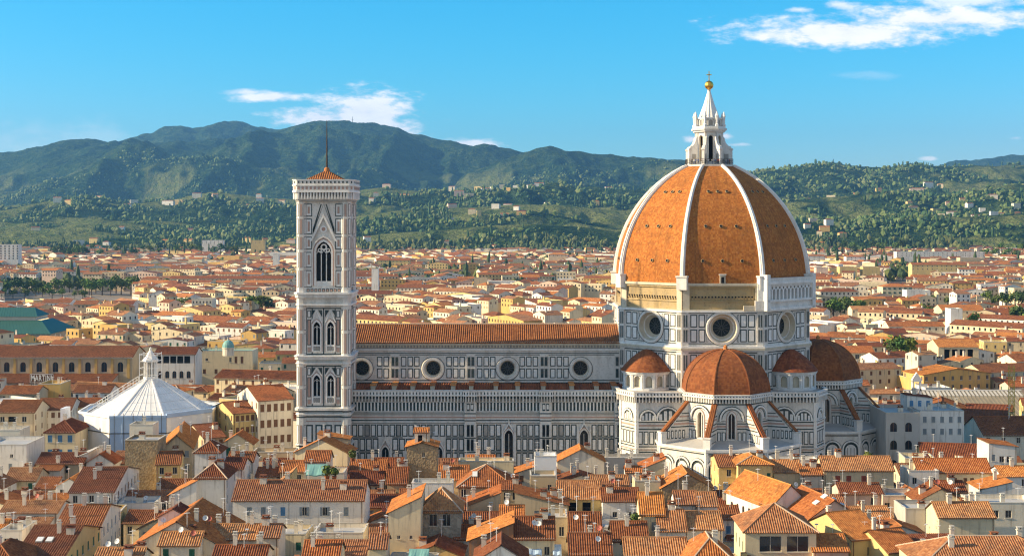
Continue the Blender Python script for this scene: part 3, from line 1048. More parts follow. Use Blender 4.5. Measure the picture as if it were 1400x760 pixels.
# ---- corner blocks with the round exedrae
def corner_block(mir):
    pts = [(-28.6, -21.5), (-28.4, -26.5), (-24.5, -33.5), (-8.5, -33.5)]
    if mir:
        pts = [(-x, y) for x, y in reversed(pts)]
    mb = MB()
    mb.face([(x, y, 32.3) for x, y in pts] + [(0, -20, 32.3)], 'marble_grey')
    for a, b in zip(pts, pts[1:]):
        f = Fr(a, b)
        L = f.L
        slab(mb, f, 0, L, 0, 32.3, 0.0, 'marble_white', -.2)
        gallery(mb, f, -.2, L + .2, 29.9, 32.9, .95, .9)
        small = L < 6
        arcs = [(L / 2, min(1.9, L / 2 - .7))] if L < 10 else ([(3.2, 1.9), (8.6, 2.7)] if not mir else [(L - 3.2, 1.9), (L - 8.6, 2.7)])
        for uc, r in arcs:
            archfill(mb, f, uc, 25.6, r, 'marble_green', .05, 0, .6)
            for i in range(4):
                u = uc - r * .75 + i * r * .5
                hh = math.sqrt(max(0, (r * .9) ** 2 - (u - uc) ** 2)) if abs(u - uc) < r else .4
                slab(mb, f, u - r * .16, u + r * .16, 25.1, 25.6 + hh * .85, .09, 'marble_clean', .05)
            archring(mb, f, uc, 25.6, r + .45, .42, 'marble_clean', .3, 0, 0, .6)
            archring(mb, f, uc, 25.6, r + .62, .16, 'marble_green', .2, 0, 0, 0)
        for v, t, m in ((24.4, .3, 'marble_green'), (23.4, .45, 'marble_pink'), (22.5, .28, 'marble_green'), (17.7, .28, 'marble_green'), (16.9, .3, 'marble_pink'), (16.2, .28, 'marble_green')):
            slab(mb, f, 0, L, v, v + t, .06, m)
        slab(mb, f, -.1, L + .1, 24.75, 25.0, .4, 'marble_white')
        slab(mb, f, -.1, L + .1, 17.2, 17.5, .35, 'marble_white')
        n = max(2, round((L - .8) / 1.5))
        panels(mb, f, .4, L - .4, 18.4, 22.0, n, .25, .26)
        na = 1 if L < 10 else 3
        for i in range(na):
            uc = L * (i + .5) / na
            r = min(2.0, L / na / 2 - .55)
            archfill(mb, f, uc, 13.6, r, 'marble_green', .05, 0, 8)
            archfill(mb, f, uc, 13.2, r - .45, 'marble_clean', .08, 0, 8)
            archring(mb, f, uc, 13.6, r + .42, .4, 'marble_clean', .3, 0, 0, 8)
        for u in (0, L):
            slab(mb, f, max(0, u - .55), min(L, u + .55), 0, 29.9, .25, 'marble_clean')
    blk = mb.build('corner_block', cath)
    cx, cy = (20.5 if mir else -20.5), -20.5
    ex = MB()
    n = 12
    rr = 6.5
    pl = [(cx + rr * math.cos(2 * math.pi * (k + .5) / n), cy + rr * math.sin(2 * math.pi * (k + .5) / n)) for k in range(n)]
    for k in range(n):
        f = Fr(pl[k], pl[(k + 1) % n])
        facade(ex, f, f.L, 32.2, 37.6, 'marble_white', [('a', f.L / 2, 33.2, 35.4, .95, 0)], .9, 'pale_stone')
        archring(ex, f, f.L / 2, 35.4, 1.15, .2, 'marble_clean', .12, 0, 0, 2.2)
        for u in (.22, f.L - .22):
            slab(ex, f, max(0, u - .2), min(f.L, u + .2), 33.0, 36.7, .3, 'marble_clean')
    ex.lathe([(5.7, 32.2), (5.7, 37.5)], 16, 'pale_stone', cx, cy)
    for r2, z0, z1, m in ((6.9, 32.25, 32.9, 'marble_clean'), (6.95, 36.7, 37.1, 'marble_clean'), (7.2, 37.1, 37.65, 'marble_white')):
        ex.lathe([(5.8, z0), (r2, z0), (r2, z1), (5.8, z1)], 24, m, cx, cy)
    exo = ex.build('exedra', cath)
    rf = MB()
    prof = [(7.45, 37.5), (5.9, 39.3), (4.2, 41.0), (2.2, 42.5), (0.7, 43.3), (0, 43.4)]
    nn = 40
    s_ = 0
    for (r0, z0), (r1, z1) in zip(prof, prof[1:]):
        ds = math.hypot(r0 - r1, z1 - z0)
        for k in range(nn):
            a, b = 2 * math.pi * k / nn, 2 * math.pi * (k + 1) / nn
            q = [(cx + r0 * math.cos(a), cy + r0 * math.sin(a), z0), (cx + r0 * math.cos(b), cy + r0 * math.sin(b), z0), (cx + r1 * math.cos(b), cy + r1 * math.sin(b), z1), (cx + r1 * math.cos(a), cy + r1 * math.sin(a), z1)]
            uv = [(k * 1.5 + .01, s_ / .55), (k * 1.5 + 1.49, s_ / .55), (k * 1.5 + 1.49, (s_ + ds) / .55), (k * 1.5 + .01, (s_ + ds) / .55)]
            if r1 < 1e-5: q, uv = q[:3], uv[:3]
            rf.face(q, 'tile_domelet', uv, True)
        s_ += ds
    rf.build('conical_roof', exo)
corner_block(False)
corner_block(True)

# ---- tribunes (domed apses with a ring of chapels)
def tribune(rz):
    M = Matrix.Rotation(rz, 4, 'Z') @ Matrix.Translation((0, -32.4, 0))
    ROT = MB
    o12, o20 = octa(12), octa(20.5)
    up = MB(M)
    lows = MB(M)
    for k in (3, 4, 5, 6, 7):
        f = Fr(o12[k], o12[(k + 1) % 8])
        L = f.L
        facade(up, f, L, 19, 31, 'marble_white', [('a', L / 2, 21.4, 27.0, .85, .6)], .7, 'pale_stone')
        slab(up, f, L / 2 - .9, L / 2 + .9, 21, 29, -.65, 'glass', -.7)
        slab(up, f, L / 2 - .09, L / 2 + .09, 21.4, 28, -.3, 'marble_white', -.6)
        archring(up, f, L / 2, 27.0, 1.25, .32, 'marble_white', .25, 0, .6, 5.6)
        archring(up, f, L / 2, 27.0, 1.42, .14, 'marble_pink', .18, 0, .6, 5.6)
        archring(up, f, L / 2, 26.7, 3.3, .42, 'marble_clean', .45, 0, 0, .5, 10)
        archring(up, f, L / 2, 26.7, 3.5, .18, 'marble_green', .3, 0, 0, .5, 10)
        archring(up, f, L / 2, 26.7, 2.7, .16, 'marble_green', .1, 0, 0, 0, 10)
        for v, t, m in ((24.0, .28, 'marble_green'), (24.6, .5, 'marble_pink'), (25.4, .28, 'marble_green'), (26.0, .4, 'marble_grey'), (23.55, .2, 'marble_white'), (30.5, .3, 'marble_green')):
            for a, b in ((.05, L / 2 - 1.5), (L / 2 + 1.5, L - .05)) if v < 28 else ((.05, L - .05),):
                slab(up, f, a, b, v, v + t, .07, m)
        for a, b in ((.7, L / 2 - 1.6), (L / 2 + 1.6, L - .7)):
            panels(up, f, a, b, 20.8, 23.3, 2, .2, .22)
        gallery(up, f, -.35, L + .35, 30.9, 33.3, .95, .8)
        f = Fr(o20[k], o20[(k + 1) % 8])
        L = f.L
        facade(lows, f, L, 0, 19.9, 'marble_white', [], 0)
        slab(lows, f, -.15, L + .15, 19.2, 19.9, .45, 'marble_clean')
        slab(lows, f, 0, L, 18.5, 18.8, .07, 'marble_green')
        slab(lows, f, -.05, L + .05, 18.85, 19.1, .25, 'marble_white')
        for i in range(3):
            uc = L * (i + .5) / 3
            archfill(lows, f, uc, 14.8, 2.05, 'marble_green', .05, 0, 13)
            archfill(lows, f, uc, 14.6, 1.55, 'marble_clean', .08, 0, 3.0)
            for j in (-1, 0, 1):
                slab(lows, f, uc + j * .95 - .3, uc + j * .95 + .3, 8.0, 11.0, .09, 'marble_clean', .05)
                slab(lows, f, uc + j * .95 - .12, uc + j * .95 + .12, 11.8, 15.2, .1, 'marble_grey', .08)
            archring(lows, f, uc, 14.8, 2.5, .42, 'marble_clean', .35, 0, 0, 14)
            archring(lows, f, uc, 14.8, 2.62, .14, 'marble_green', .2, 0, 0, 0)
        for u in (0, L):
            slab(lows, f, max(0, u - .5), min(L, u + .5), 0, 19.2, .28, 'marble_clean')
        a, b = o20[k], o20[(k + 1) % 8]
        c, d = o12[k], o12[(k + 1) % 8]
        lows.face([(*a, 19.6), (*b, 19.6), (*d, 21.0), (*c, 21.0)], 'lead_grey')
    upo = up.build('tribune', cath)
    lows.build('chapel_ring', upo)
    for k in range(3, 9):
        ang = RAD(22.5 + 45 * k)
        b = MB(M @ Matrix.Rotation(ang, 4, 'Z'))
        t = .62
        prof = [(11.6, 19.5), (19.3, 19.5), (19.3, 22.2), (11.6, 30.6)]
        b.face([(x, -t, z) for x, z in prof], 'marble_white')
        b.face([(x, t, z) for x, z in reversed(prof)], 'marble_white')
        for z, th, m in ((23.9, .3, 'marble_green'), (24.6, .5, 'marble_pink'), (25.5, .3, 'marble_green'), (26.6, .4, 'marble_pink'), (27.5, .25, 'marble_green')):
            x1 = 11.6 + (30.6 - z - th) / (30.6 - 22.2) * 7.7 - .2
            for s_ in (-1, 1):
                y0, y1 = sorted((s_ * t, s_ * (t + .05)))
                b.box(11.8, x1, y0, y1, z, z + th, m)
        for i in range(5):
            x = 13.1 + i * 1.15
            for s_ in (-1, 1):
                y0, y1 = sorted((s_ * t, s_ * (t + .05)))
                b.box(x, x + .75, y0, y1, 20.9, 23.2, 'marble_green')
                y0, y1 = sorted((s_ * t, s_ * (t + .1)))
                b.box(x + .2, x + .55, y0, y1, 21.2, 22.9, 'marble_clean')
        b.box(18.9, 20.4, -.95, .95, 19.5, 22.6, 'marble_clean')
        b.box(18.7, 20.6, -1.1, 1.1, 22.6, 23.0, 'marble_white')
        bo = b.build('flying_buttress', upo)
        r = MB(M @ Matrix.Rotation(ang, 4, 'Z'))
        for s_ in (-1, 0, 1):
            r.tube((19.9, s_ * .46, 22.75), (11.7, s_ * .46, 31.0), .27, 'tile_domelet', 6)
        r.face([(20.0, -.85, 22.45), (20.0, .85, 22.45), (11.6, .85, 30.85), (11.6, -.85, 30.85)], 'tile_red', [(0, 0), (3, 0), (3, 16), (0, 16)])
        r.build('tiled_coping', bo)
    d = MB(M)
    n = 14
    for k in range(8):
        a0, a1 = RAD(22.5 + 45 * k), RAD(67.5 + 45 * k)
        s_ = 0
        for i in range(n):
            t0, t1 = RAD(90 * i / n), RAD(90 * (i + 1) / n)
            r0, r1 = 12.35 * math.cos(t0) ** .95, 12.35 * max(0, math.cos(t1)) ** .95
            z0, z1 = 33.2 + 11.2 * math.sin(t0), 33.2 + 11.2 * math.sin(t1)
            ds = math.hypot(r0 - r1, z1 - z0)
            q = [(r0 * math.cos(a0), r0 * math.sin(a0), z0), (r0 * math.cos(a1), r0 * math.sin(a1), z0), (r1 * math.cos(a1), r1 * math.sin(a1), z1), (r1 * math.cos(a0), r1 * math.sin(a0), z1)]
            h0, h1 = r0 * .38 / .55, r1 * .38 / .55
            uv = [(-h0 + 60 * k, s_ / .55), (h0 + 60 * k, s_ / .55), (h1 + 60 * k, (s_ + ds) / .55), (-h1 + 60 * k, (s_ + ds) / .55)]
            if r1 < 1e-4: q, uv = q[:3], uv[:3]
            d.face(q, 'tile_domelet', uv)
            s_ += ds
    for k in range(8):
        a = RAD(22.5 + 45 * k)
        for i in range(n - 1):
            t0, t1 = RAD(90 * i / n), RAD(90 * (i + 1) / n)
            p = lambda t: (12.35 * math.cos(t) ** .95 * math.cos(a), 12.35 * math.cos(t) ** .95 * math.sin(a), 33.2 + 11.2 * math.sin(t))
            d.tube(p(t0), p(t1), .2, 'tile_domelet', 4)
    d.lathe([(.7, 44.2), (.5, 44.8), (.6, 45.1), (0, 45.7)], 8, 'tile_orange')
    d.build('tribune_dome', upo)
tribune(0)
tribune(RAD(90))

# ================================================================== bell tower
BT = Vector((-52, 398.5, 0))
bell = empty('bell_tower', BT)
tag(bell, 'tall square bell tower in white, pink and green marble with a pointed spire', 'bell tower')
HS = 7.5
shaft = MB()
LV = 15.0
def z_(py): return CZ - (py - HZ) / 4.962
Z = {k: z_(k) for k in (245, 258, 263, 274, 280, 295, 328, 391, 400, 410, 421, 485, 495, 500, 556, 569, 584, 605)}
sq = [(-HS, -HS), (HS, -HS), (HS, HS), (-HS, HS)]
ins = .8
sqi = [(-HS + ins, -HS + ins), (HS - ins, -HS + ins), (HS - ins, HS - ins), (-HS + ins, HS - ins)]
win = MB()
for k in range(4):
    f = Fr(sqi[k], sqi[(k + 1) % 4])
    L = f.L
    c = L / 2
    holes = [('a', c, Z[391], 71.0, 2.1, .45)]
    for du in (-1.9, 1.9):
        holes.append(('a', c + du, 45.4, 50.3, .95, .7))
        holes.append(('a', c + du, 31.2, 35.6, .95, .7))
    facade(shaft, f, L, 0, 86, 'marble_white', holes, 1.0, 'marble_clean')
    A, B = 2.0, L - 2.0
    P = f.p
    # top stage: wall panels beside the great window, gable with a V of dark marble over it
    for v0, v1 in ((61.3, 66.0), (66.7, 71.0), (71.7, 75.2), (75.9, 80.2), (80.8, 84.3)):
        for a, b in ((A - .3, A + 1.5), (B - 1.5, B + .3)):
            panel(shaft, f, a, b, v0, v1, .24, 'marble_clean')
            panel(shaft, f, (a + b) / 2 - .3, (a + b) / 2 + .3, v0 + .8, v1 - .8, .08, 'marble_pink', 'marble_grey', .09)
    archring(shaft, f, c, 71.0, 2.6, .5, 'marble_clean', .35, 0, .45, 9.3)
    archring(shaft, f, c, 71.0, 2.85, .2, 'marble_pink', .42, 0, .45, 9.3)
    archring(shaft, f, c, 71.0, 3.3, .38, 'marble_white', .55, 0, .45, 9.3)
    gx, gb_, gt_ = 3.7, 74.0, 81.6
    for s_ in (-1, 1):
        q = [(c + s_ * gx, gb_), (c + s_ * (gx - .55), gb_), (c, gt_ - 1.1), (c, gt_)]
        pts = [P(*x, .5) for x in q]
        shaft.face(pts if s_ < 0 else pts[::-1], 'marble_clean')
        shaft.face([P(*q[0], .5), P(*q[3], .5), P(*q[3], 0), P(*q[0], 0)], 'marble_clean')
        # dark V
        for o1, o2, m in ((.30, .65, 'marble_green'), (1.05, 1.35, 'marble_green'), (1.8, 2.1, 'marble_green')):
            vt = 84.2
            def on(o, v):
                return c + s_ * (gx - (v - gb_) * gx / (gt_ - gb_) + o)
            lim = B - 1.7 if s_ > 0 else A + 1.7
            pts = []
            for o, vv in ((o1, gb_ + 1.8), (o2, gb_ + 1.8 + (o2 - .35) * .9), (o2, vt), (o1, vt)):
                u = on(o, vv)
                u = max(min(u, lim), c + .04) if s_ > 0 else min(max(u, lim), c - .04)
                pts.append(P(u, vv, .06))
            shaft.face(pts if s_ > 0 else pts[::-1], m)
    disc = 12
    discring(shaft, f, c, 77.3, .55, .95, .3, .3, 'marble_clean')
    shaft.face([P(c + .55 * math.cos(2 * math.pi * i / 12), 77.3 + .55 * math.sin(2 * math.pi * i / 12), .12) for i in range(12)], 'marble_pink')
    slab(shaft, f, A - .3, B + .3, 59.9, 61.0, .12, 'marble_clean')
    panels(shaft, f, A, B, 60.0, 60.9, 9, .2, .18, 'marble_pink', .12)
    # the two lower stages with paired windows
    for v0, v1, vb, vs in ((42.7, 55.6, 45.4, 50.3), (28.4, 39.7, 31.2, 35.6)):
        for a, b, x, y in ((A - .3, B + .3, v1 - .3, v1), (A - .3, B + .3, v0, v0 + .3), (A - .3, A, v0, v1), (B, B + .3, v0, v1), (c - .15, c + .15, v0, v1), (A + 1.4, A + 1.65, v0, v1), (B - 1.65, B - 1.4, v0, v1)):
            slab(shaft, f, a, b, x, y, .08, 'marble_green')
        for a, b in ((A + .2, A + 1.2), (B - 1.2, B - .2)):
            panel(shaft, f, a, b, v0 + .6, v0 + 2.0, .15, 'marble_pink', 'marble_grey')
            panel(shaft, f, a, b, v0 + 2.6, v1 - 3.2, .2, 'marble_pink')
            panel(shaft, f, a, b, v1 - 2.7, v1 - .7, .2, 'marble_clean')
        for du in (-1.9, 1.9):
            u = c + du
            archring(shaft, f, u, vs, 1.35, .4, 'marble_clean', .3, 0, .7, vs - vb + 1.9)
            archring(shaft, f, u, vs, 1.5, .16, 'marble_pink', .22, 0, .7, vs - vb + 1.9)
            slab(shaft, f, u - 1.0, u + 1.0, vb - 1.9, vb, .18, 'marble_clean')
            panels(shaft, f, u - .85, u + .85, vb - 1.6, vb - .4, 3, .1, .1, 'marble_grey', .18)
            for s_ in (-1, 1):
                q = [(u + s_ * 1.6, vs + 1.3), (u + s_ * 1.25, vs + 1.3), (u, v1 - 1.1), (u, v1 - .45)]
                pts = [P(*x, .4) for x in q]
                shaft.face(pts if s_ < 0 else pts[::-1], 'marble_clean')
                q = [(u + s_ * .35, v1 - .6), (u + s_ * 1.5, v1 - .6), (u + s_ * 1.5, v1 - 2.6)]
                pts = [P(*x, .07) for x in q]
                shaft.face(pts[::-1] if s_ > 0 else pts, 'marble_green')
    # base
    for v, t, m in ((26.9, .4, 'marble_green'), (25.4, .35, 'marble_green'), (24.2, .3, 'marble_pink'), (17.4, .35, 'marble_green'), (16.2, .3, 'marble_green'), (7.5, .4, 'marble_green')):
        slab(shaft, f, .8, L - .8, v, v + t, .08, m)
    panels(shaft, f, A - .2, B + .2, 18.3, 23.4, 4, .7, .4)
    panels(shaft, f, A - .2, B + .2, 9, 15.5, 4, .7, .4)
    # windows' inner lights
    for u, vb, vs, hw, nm in ((c, Z[391], 71.0, 2.1, 2), (c - 1.9, 45.4, 50.3, .95, 1), (c + 1.9, 45.4, 50.3, .95, 1), (c - 1.9, 31.2, 35.6, .95, 1), (c + 1.9, 31.2, 35.6, .95, 1)):
        for i in range(nm):
            uu = u - hw + 2 * hw * (i + 1) / (nm + 1)
            slab(win, f, uu - .13, uu + .13, vb, vs + .4, -.35, 'marble_clean', -.62)
        sub = hw / (nm + 1)
        for i in range(nm + 1):
            uc = u - hw + sub * (2 * i + 1)
            archring(win, f, uc, vs - .6, sub, sub * .22, 'marble_clean', -.35, -.62, .5, 0, 6)
        if nm == 2:
            slab(win, f, u - hw, u + hw, Z[391], Z[391] + 1.3, -.3, 'marble_clean', -.6)
            discring(win, f, u, vs + 1.35, .5, .95, -.36, -.36, 'marble_clean', 12)
            for s_ in (-1, 1):
                discring(win, f, u + s_ * 1.15, vs + .45, .3, .6, -.37, -.37, 'marble_clean', 10)
# near-black boxes behind the windows paint in the shade of the bell chambers
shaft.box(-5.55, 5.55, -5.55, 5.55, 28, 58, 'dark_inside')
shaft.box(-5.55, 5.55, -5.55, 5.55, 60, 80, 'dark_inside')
for z in (27, 41, 57, 83):
    shaft.box(-HS + .9, HS - .9, -HS + .9, HS - .9, z, z + .5, 'marble_grey')
so = shaft.build('shaft', bell)
win.build('window_tracery', so)
# octagonal corner buttresses
for (x, y) in sq:
    cx, cy = x * .815, y * .815
    b = MB()
    Rr = 1.5
    pol = [(cx + Rr * math.cos(RAD(22.5 + 45 * k)), cy + Rr * math.sin(RAD(22.5 + 45 * k))) for k in range(8)]
    b.prism(pol, 0, 86.2, 'marble_white')
    for k in range(8):
        f = Fr(pol[k], pol[(k + 1) % 8])
        mid = f.p(f.L / 2, 0)
        if abs(mid.x) < HS - 2.2 and abs(mid.y) < HS - 2.2: continue
        for v0, v1 in ((9, 15.5), (18.3, 23.4), (28.6, 33.4), (34.2, 39.4), (43, 48.6), (49.4, 55.2), (61.3, 66), (66.7, 71), (71.7, 75.2), (75.9, 80.2), (80.8, 84.3)):
            panel(b, f, .2, f.L - .2, v0, v1, .13, 'marble_pink' if k % 2 else 'marble_clean', 'marble_grey' if k % 2 else 'marble_green')
        for v in (16.2, 17.4, 25.4, 26.9):
            slab(b, f, 0, f.L, v, v + .35, .04, 'marble_green')
    b.build('corner_buttress', bell)
def ringbox(mb, h, z0, z1, mat):
    mb.prism([(-h, -h), (h, -h), (h, h), (-h, h)], z0, z1, mat, bottom=True)
for h, z0, z1, m in ((7.9, 58.4, 59.4, 'marble_white'), (8.15, 59.4, 59.9, 'marble_clean'), (7.75, 56.3, 56.7, 'marble_clean'), (7.95, 41.4, 42.2, 'marble_white'), (8.15, 42.2, 42.5, 'marble_clean'), (7.75, 40.2, 40.5, 'marble_clean'),
                     (7.95, 27.4, 28.0, 'marble_white'), (7.75, 26.2, 26.5, 'marble_clean'), (8.0, 85.4, 86.2, 'marble_white'), (7.8, 17.8, 18.0, 'marble_clean')):
    oc_ = [(-h, -h + 1.0), (-h + 1.0, -h), (h - 1.0, -h), (h, -h + 1.0), (h, h - 1.0), (h - 1.0, h), (-h + 1.0, h), (-h, h - 1.0)]
    cor = MB()
    cor.prism(oc_, z0, z1, m, bottom=True)
    cor.build('cornice', bell)
crn = MB()
def oct_sq(h, c): return [(-h, -h + c), (-h + c, -h), (h - c, -h), (h, -h + c), (h, h - c), (h - c, h), (-h + c, h), (-h, h - c)]
crn.prism(oct_sq(7.75, 1.1), 84.9, 88, 'marble_grey')
pl = oct_sq(7.75, 1.1)
for k in range(8):
    f = Fr(pl[k], pl[(k + 1) % 8])
    n = max(2, int(f.L / .82))
    for i in range(n + 1):
        u = f.L * i / n
        slab(crn, f, u - .16, u + .16, 85.6, 87.4, .72, 'marble_clean')
crn.prism(oct_sq(8.6, 1.3), 87.4, 87.9, 'marble_clean', bottom=True)
crn.prism(oct_sq(8.42, 1.25), 87.9, 89.2, 'marble_white')
crn.prism(oct_sq(8.65, 1.3), 89.2, 89.5, 'marble_clean', bottom=True)
crn.prism(oct_sq(8.45, 1.25), 89.5, 91.0, 'marble_white', top=False)
crn.prism(oct_sq(8.05, 1.25)[::-1], 89.5, 91.0, 'marble_white', top=False)
pl, pi = oct_sq(8.6, 1.3), oct_sq(7.95, 1.2)
for k in range(8):
    e = (k + 1) % 8
    crn.face([(*pl[k], 91.0), (*pl[e], 91.0), (*pi[e], 91.0), (*pi[k], 91.0)], 'marble_clean')
    crn.face([(*pl[k], 90.8), (*pl[e], 90.8), (*pl[e], 91.0), (*pl[k], 91.0)], 'marble_clean')
    f = Fr(oct_sq(8.45, 1.25)[k], oct_sq(8.45, 1.25)[e])
    n = max(1, int(f.L / 1.1))
    for i in range(n):
        u = f.L * (i + .5) / n
        slab(crn, f, u - .2, u + .2, 89.9, 90.5, .03, 'marble_green')
        slab(crn, f, u - .3, u + .3, 88.2, 89.0, -.02 + .05, 'marble_pink')
crn.build('parapet_gallery', bell)
rfm = MB()
for k in range(4):
    a, b = [(-7, -7), (7, -7), (7, 7), (-7, 7)][k], [(7, -7), (7, 7), (-7, 7), (-7, -7)][k]
    corr(rfm, [(*a, 90.0), (*b, 90.0), (0, 0, 93.8)], .6, .1, 'tile_red')
rfm.prism([(-6.6, -6.6), (6.6, -6.6), (6.6, 6.6), (-6.6, 6.6)], 89.5, 90.0, 'pale_stone')
rfm.lathe([(.9, 93.2), (.75, 94.2), (.45, 94.6)], 8, 'tile_red')
ro_ = rfm.build('roof', bell)
pl_ = MB()
pl_.tube((0, 0, 94.2), (0, 0, 100), .3, 'bronze_pole', 8, .2)
pl_.tube((0, 0, 100), (0, 0, 107.8), .2, 'bronze_pole', 8, .07)
pl_.build('spire_pole', ro_)

# ================================================================== baptistery in scaffold sheets
BP = Vector((-107.0, 420, 0))
bap = empty('baptistery', BP)
tag(bap, 'octagonal baptistery wrapped in white and blue scaffold sheets under a white pyramid roof', 'baptistery')
ph = -112.5 + 4
oR = [(18.6 * math.cos(RAD(ph + 45 * k)), 18.6 * math.sin(RAD(ph + 45 * k))) for k in range(8)]
oS = [(20.6 * math.cos(RAD(ph + 45 * k)), 20.6 * math.sin(RAD(ph + 45 * k))) for k in range(8)]
bw = MB()
bw.prism(octa(17.5, ph), 0, 23, 'marble_white')
bw.build('wall', bap)
br = MB()
for k in range(8):
    a, b = oR[k], oR[(k + 1) % 8]
    q = [(*a, 23.3), (*b, 23.3), (b[0] * .09, b[1] * .09, 33.0), (a[0] * .09, a[1] * .09, 33.0)]
    br.face(q, 'lead_white')
    # raised seams
    for i in range(1, 7):
        t = i / 7
        p0 = Vector(q[0]).lerp(Vector(q[1]), t)
        p1 = Vector(q[3]).lerp(Vector(q[2]), t)
        br.tube(p0, p1, .1, 'lead_white', 4)
    br.tube(q[0], q[3], .3, 'lead_white', 5)
    for i in range(1, 5):
        t = i / 5
        br.tube(Vector(q[0]).lerp(Vector(q[3]), t), Vector(q[1]).lerp(Vector(q[2]), t), .06, 'lead_grey', 4)
bro = br.build('roof', bap)
bl_ = MB()
bl_.prism(octa(2.1, ph), 32.6, 33.6, 'marble_clean')
for k in range(8):
    a = RAD(ph + 45 * k)
    bl_.tube((1.75 * math.cos(a), 1.75 * math.sin(a), 33.6), (1.75 * math.cos(a), 1.75 * math.sin(a), 38.2), .24, 'marble_clean', 6)
bl_.lathe([(1.0, 33.6), (1.0, 38.2)], 8, 'marble_grey')
bl_.lathe([(2.3, 38.0), (2.35, 38.6), (1.4, 39.6), (.3, 41.4), (.4, 41.7), (0, 42.4)], 8, 'marble_clean', ph=RAD(ph))
bl_.build('lantern', bro)
# scaffold on the west slope of the roof and round the lantern
sc = MB()
for k in (6, 7):
    for i in range(9):
        t = .02 + i * .105
        a = Vector((*oR[k], 23.3)); b = Vector((oR[k][0] * .1, oR[k][1] * .1, 33.0))
        p = a.lerp(b, t)
        sc.tube(p, p + Vector((0, 0, 1.9)), .09, 'paint_white', 4)
        if i < 8:
            p2 = a.lerp(b, t + .105)
            sc.tube(p + Vector((0, 0, 1.8)), p2 + Vector((0, 0, 1.8)), .07, 'paint_white', 4)
            sc.tube(p + Vector((0, 0, .9)), p2 + Vector((0, 0, .9)), .07, 'paint_white', 4)
for x, y in ((-2.6, -2.6), (2.6, -2.6), (2.6, 2.6), (-2.6, 2.6)):
    sc.tube((x, y, 32.0), (x, y, 40.6), .1, 'paint_white', 4)
for z in (34.2, 36.2, 38.2, 40.2):
    for a, b in (((-2.6, -2.6), (2.6, -2.6)), ((2.6, -2.6), (2.6, 2.6)), ((-2.6, 2.6), (-2.6, -2.6)), ((2.6, 2.6), (-2.6, 2.6))):
        sc.tube((*a, z), (*b, z), .08, 'paint_white', 4)
sc.build('scaffold', bap)
SHEETS = {0: ('tarp_blue', 'tarp_sky', 'tarp_white'), 1: ('tarp_white', 'tarp_white', 'tarp_blue'), 7: ('tarp_white', 'tarp_white', 'tarp_white'), 6: ('tarp_white', 'tarp_white', 'tarp_white')}
for k in range(8):
    low, up_, rim = SHEETS.get(k, ('tarp_white',) * 3)
    f = Fr(oS[k], oS[(k + 1) % 8])
    L = f.L
    sh = MB()
    nseg = 9
    for j, (v0, v1, m) in enumerate(((0, 19.6, low), (19.7, 24.0, up_))):
        for i in range(nseg):
            u0, u1 = L * i / nseg, L * (i + 1) / nseg
            dd = lambda u: .12 * math.sin(u * 2.1 + j) + .05 * math.sin(u * 5.3)
            lowv = (i % 3 == 2 and j == 1 and low != 'tarp_white')
            sh.face([f.p(u0, v0, dd(u0)), f.p(u1, v0, dd(u1)), f.p(u1, v1, dd(u1)), f.p(u0, v1, dd(u0))], m)
    slab(sh, f, 0, L, 23.9, 24.6 + (.5 if k == 1 else 0), .25, rim if k == 1 else up_, -.3)
    slab(sh, f, 0, L, 19.5, 19.75, .22, 'iron', .1)
    if k == 0:
        for i in range(6):
            u = L * (i + .5) / 6
            sh.tube(f.p(u, 0, .3), f.p(u, 25.3, .3), .08, 'iron', 4)
    # walkway between sheet and roof
    sh.face([(*oS[k], 24.2), (*oS[(k + 1) % 8], 24.2), (*oR[(k + 1) % 8], 24.0), (*oR[k], 24.0)], 'tarp_white')
    sh.build('scaffold_sheet', bap)
st = MB()
for i in range(9):
    z = 2.5 * i
    st.box(-21.6, -19.6, -11.4, -8.4, z, z + .2, 'shutter_red')
    for (x, y) in ((-21.6, -11.4), (-19.6, -11.4), (-21.6, -8.4), (-19.6, -8.4)):
        st.tube((x, y, z), (x, y, z + 2.5), .09, 'paint_white', 4)
    st.tube((-21.6, -11.4, z), (-19.6, -11.4, z + 2.5), .07, 'paint_white', 4)
    st.box(-20.9, -20.1, -11.6, -11.4, z + .9, z + 1.5, 'shutter_red')
st.box(-23.0, -21.7, -11.6, -6.5, 0, 25.6, 'tarp_white')
st.build('scaffold_stair', bap)
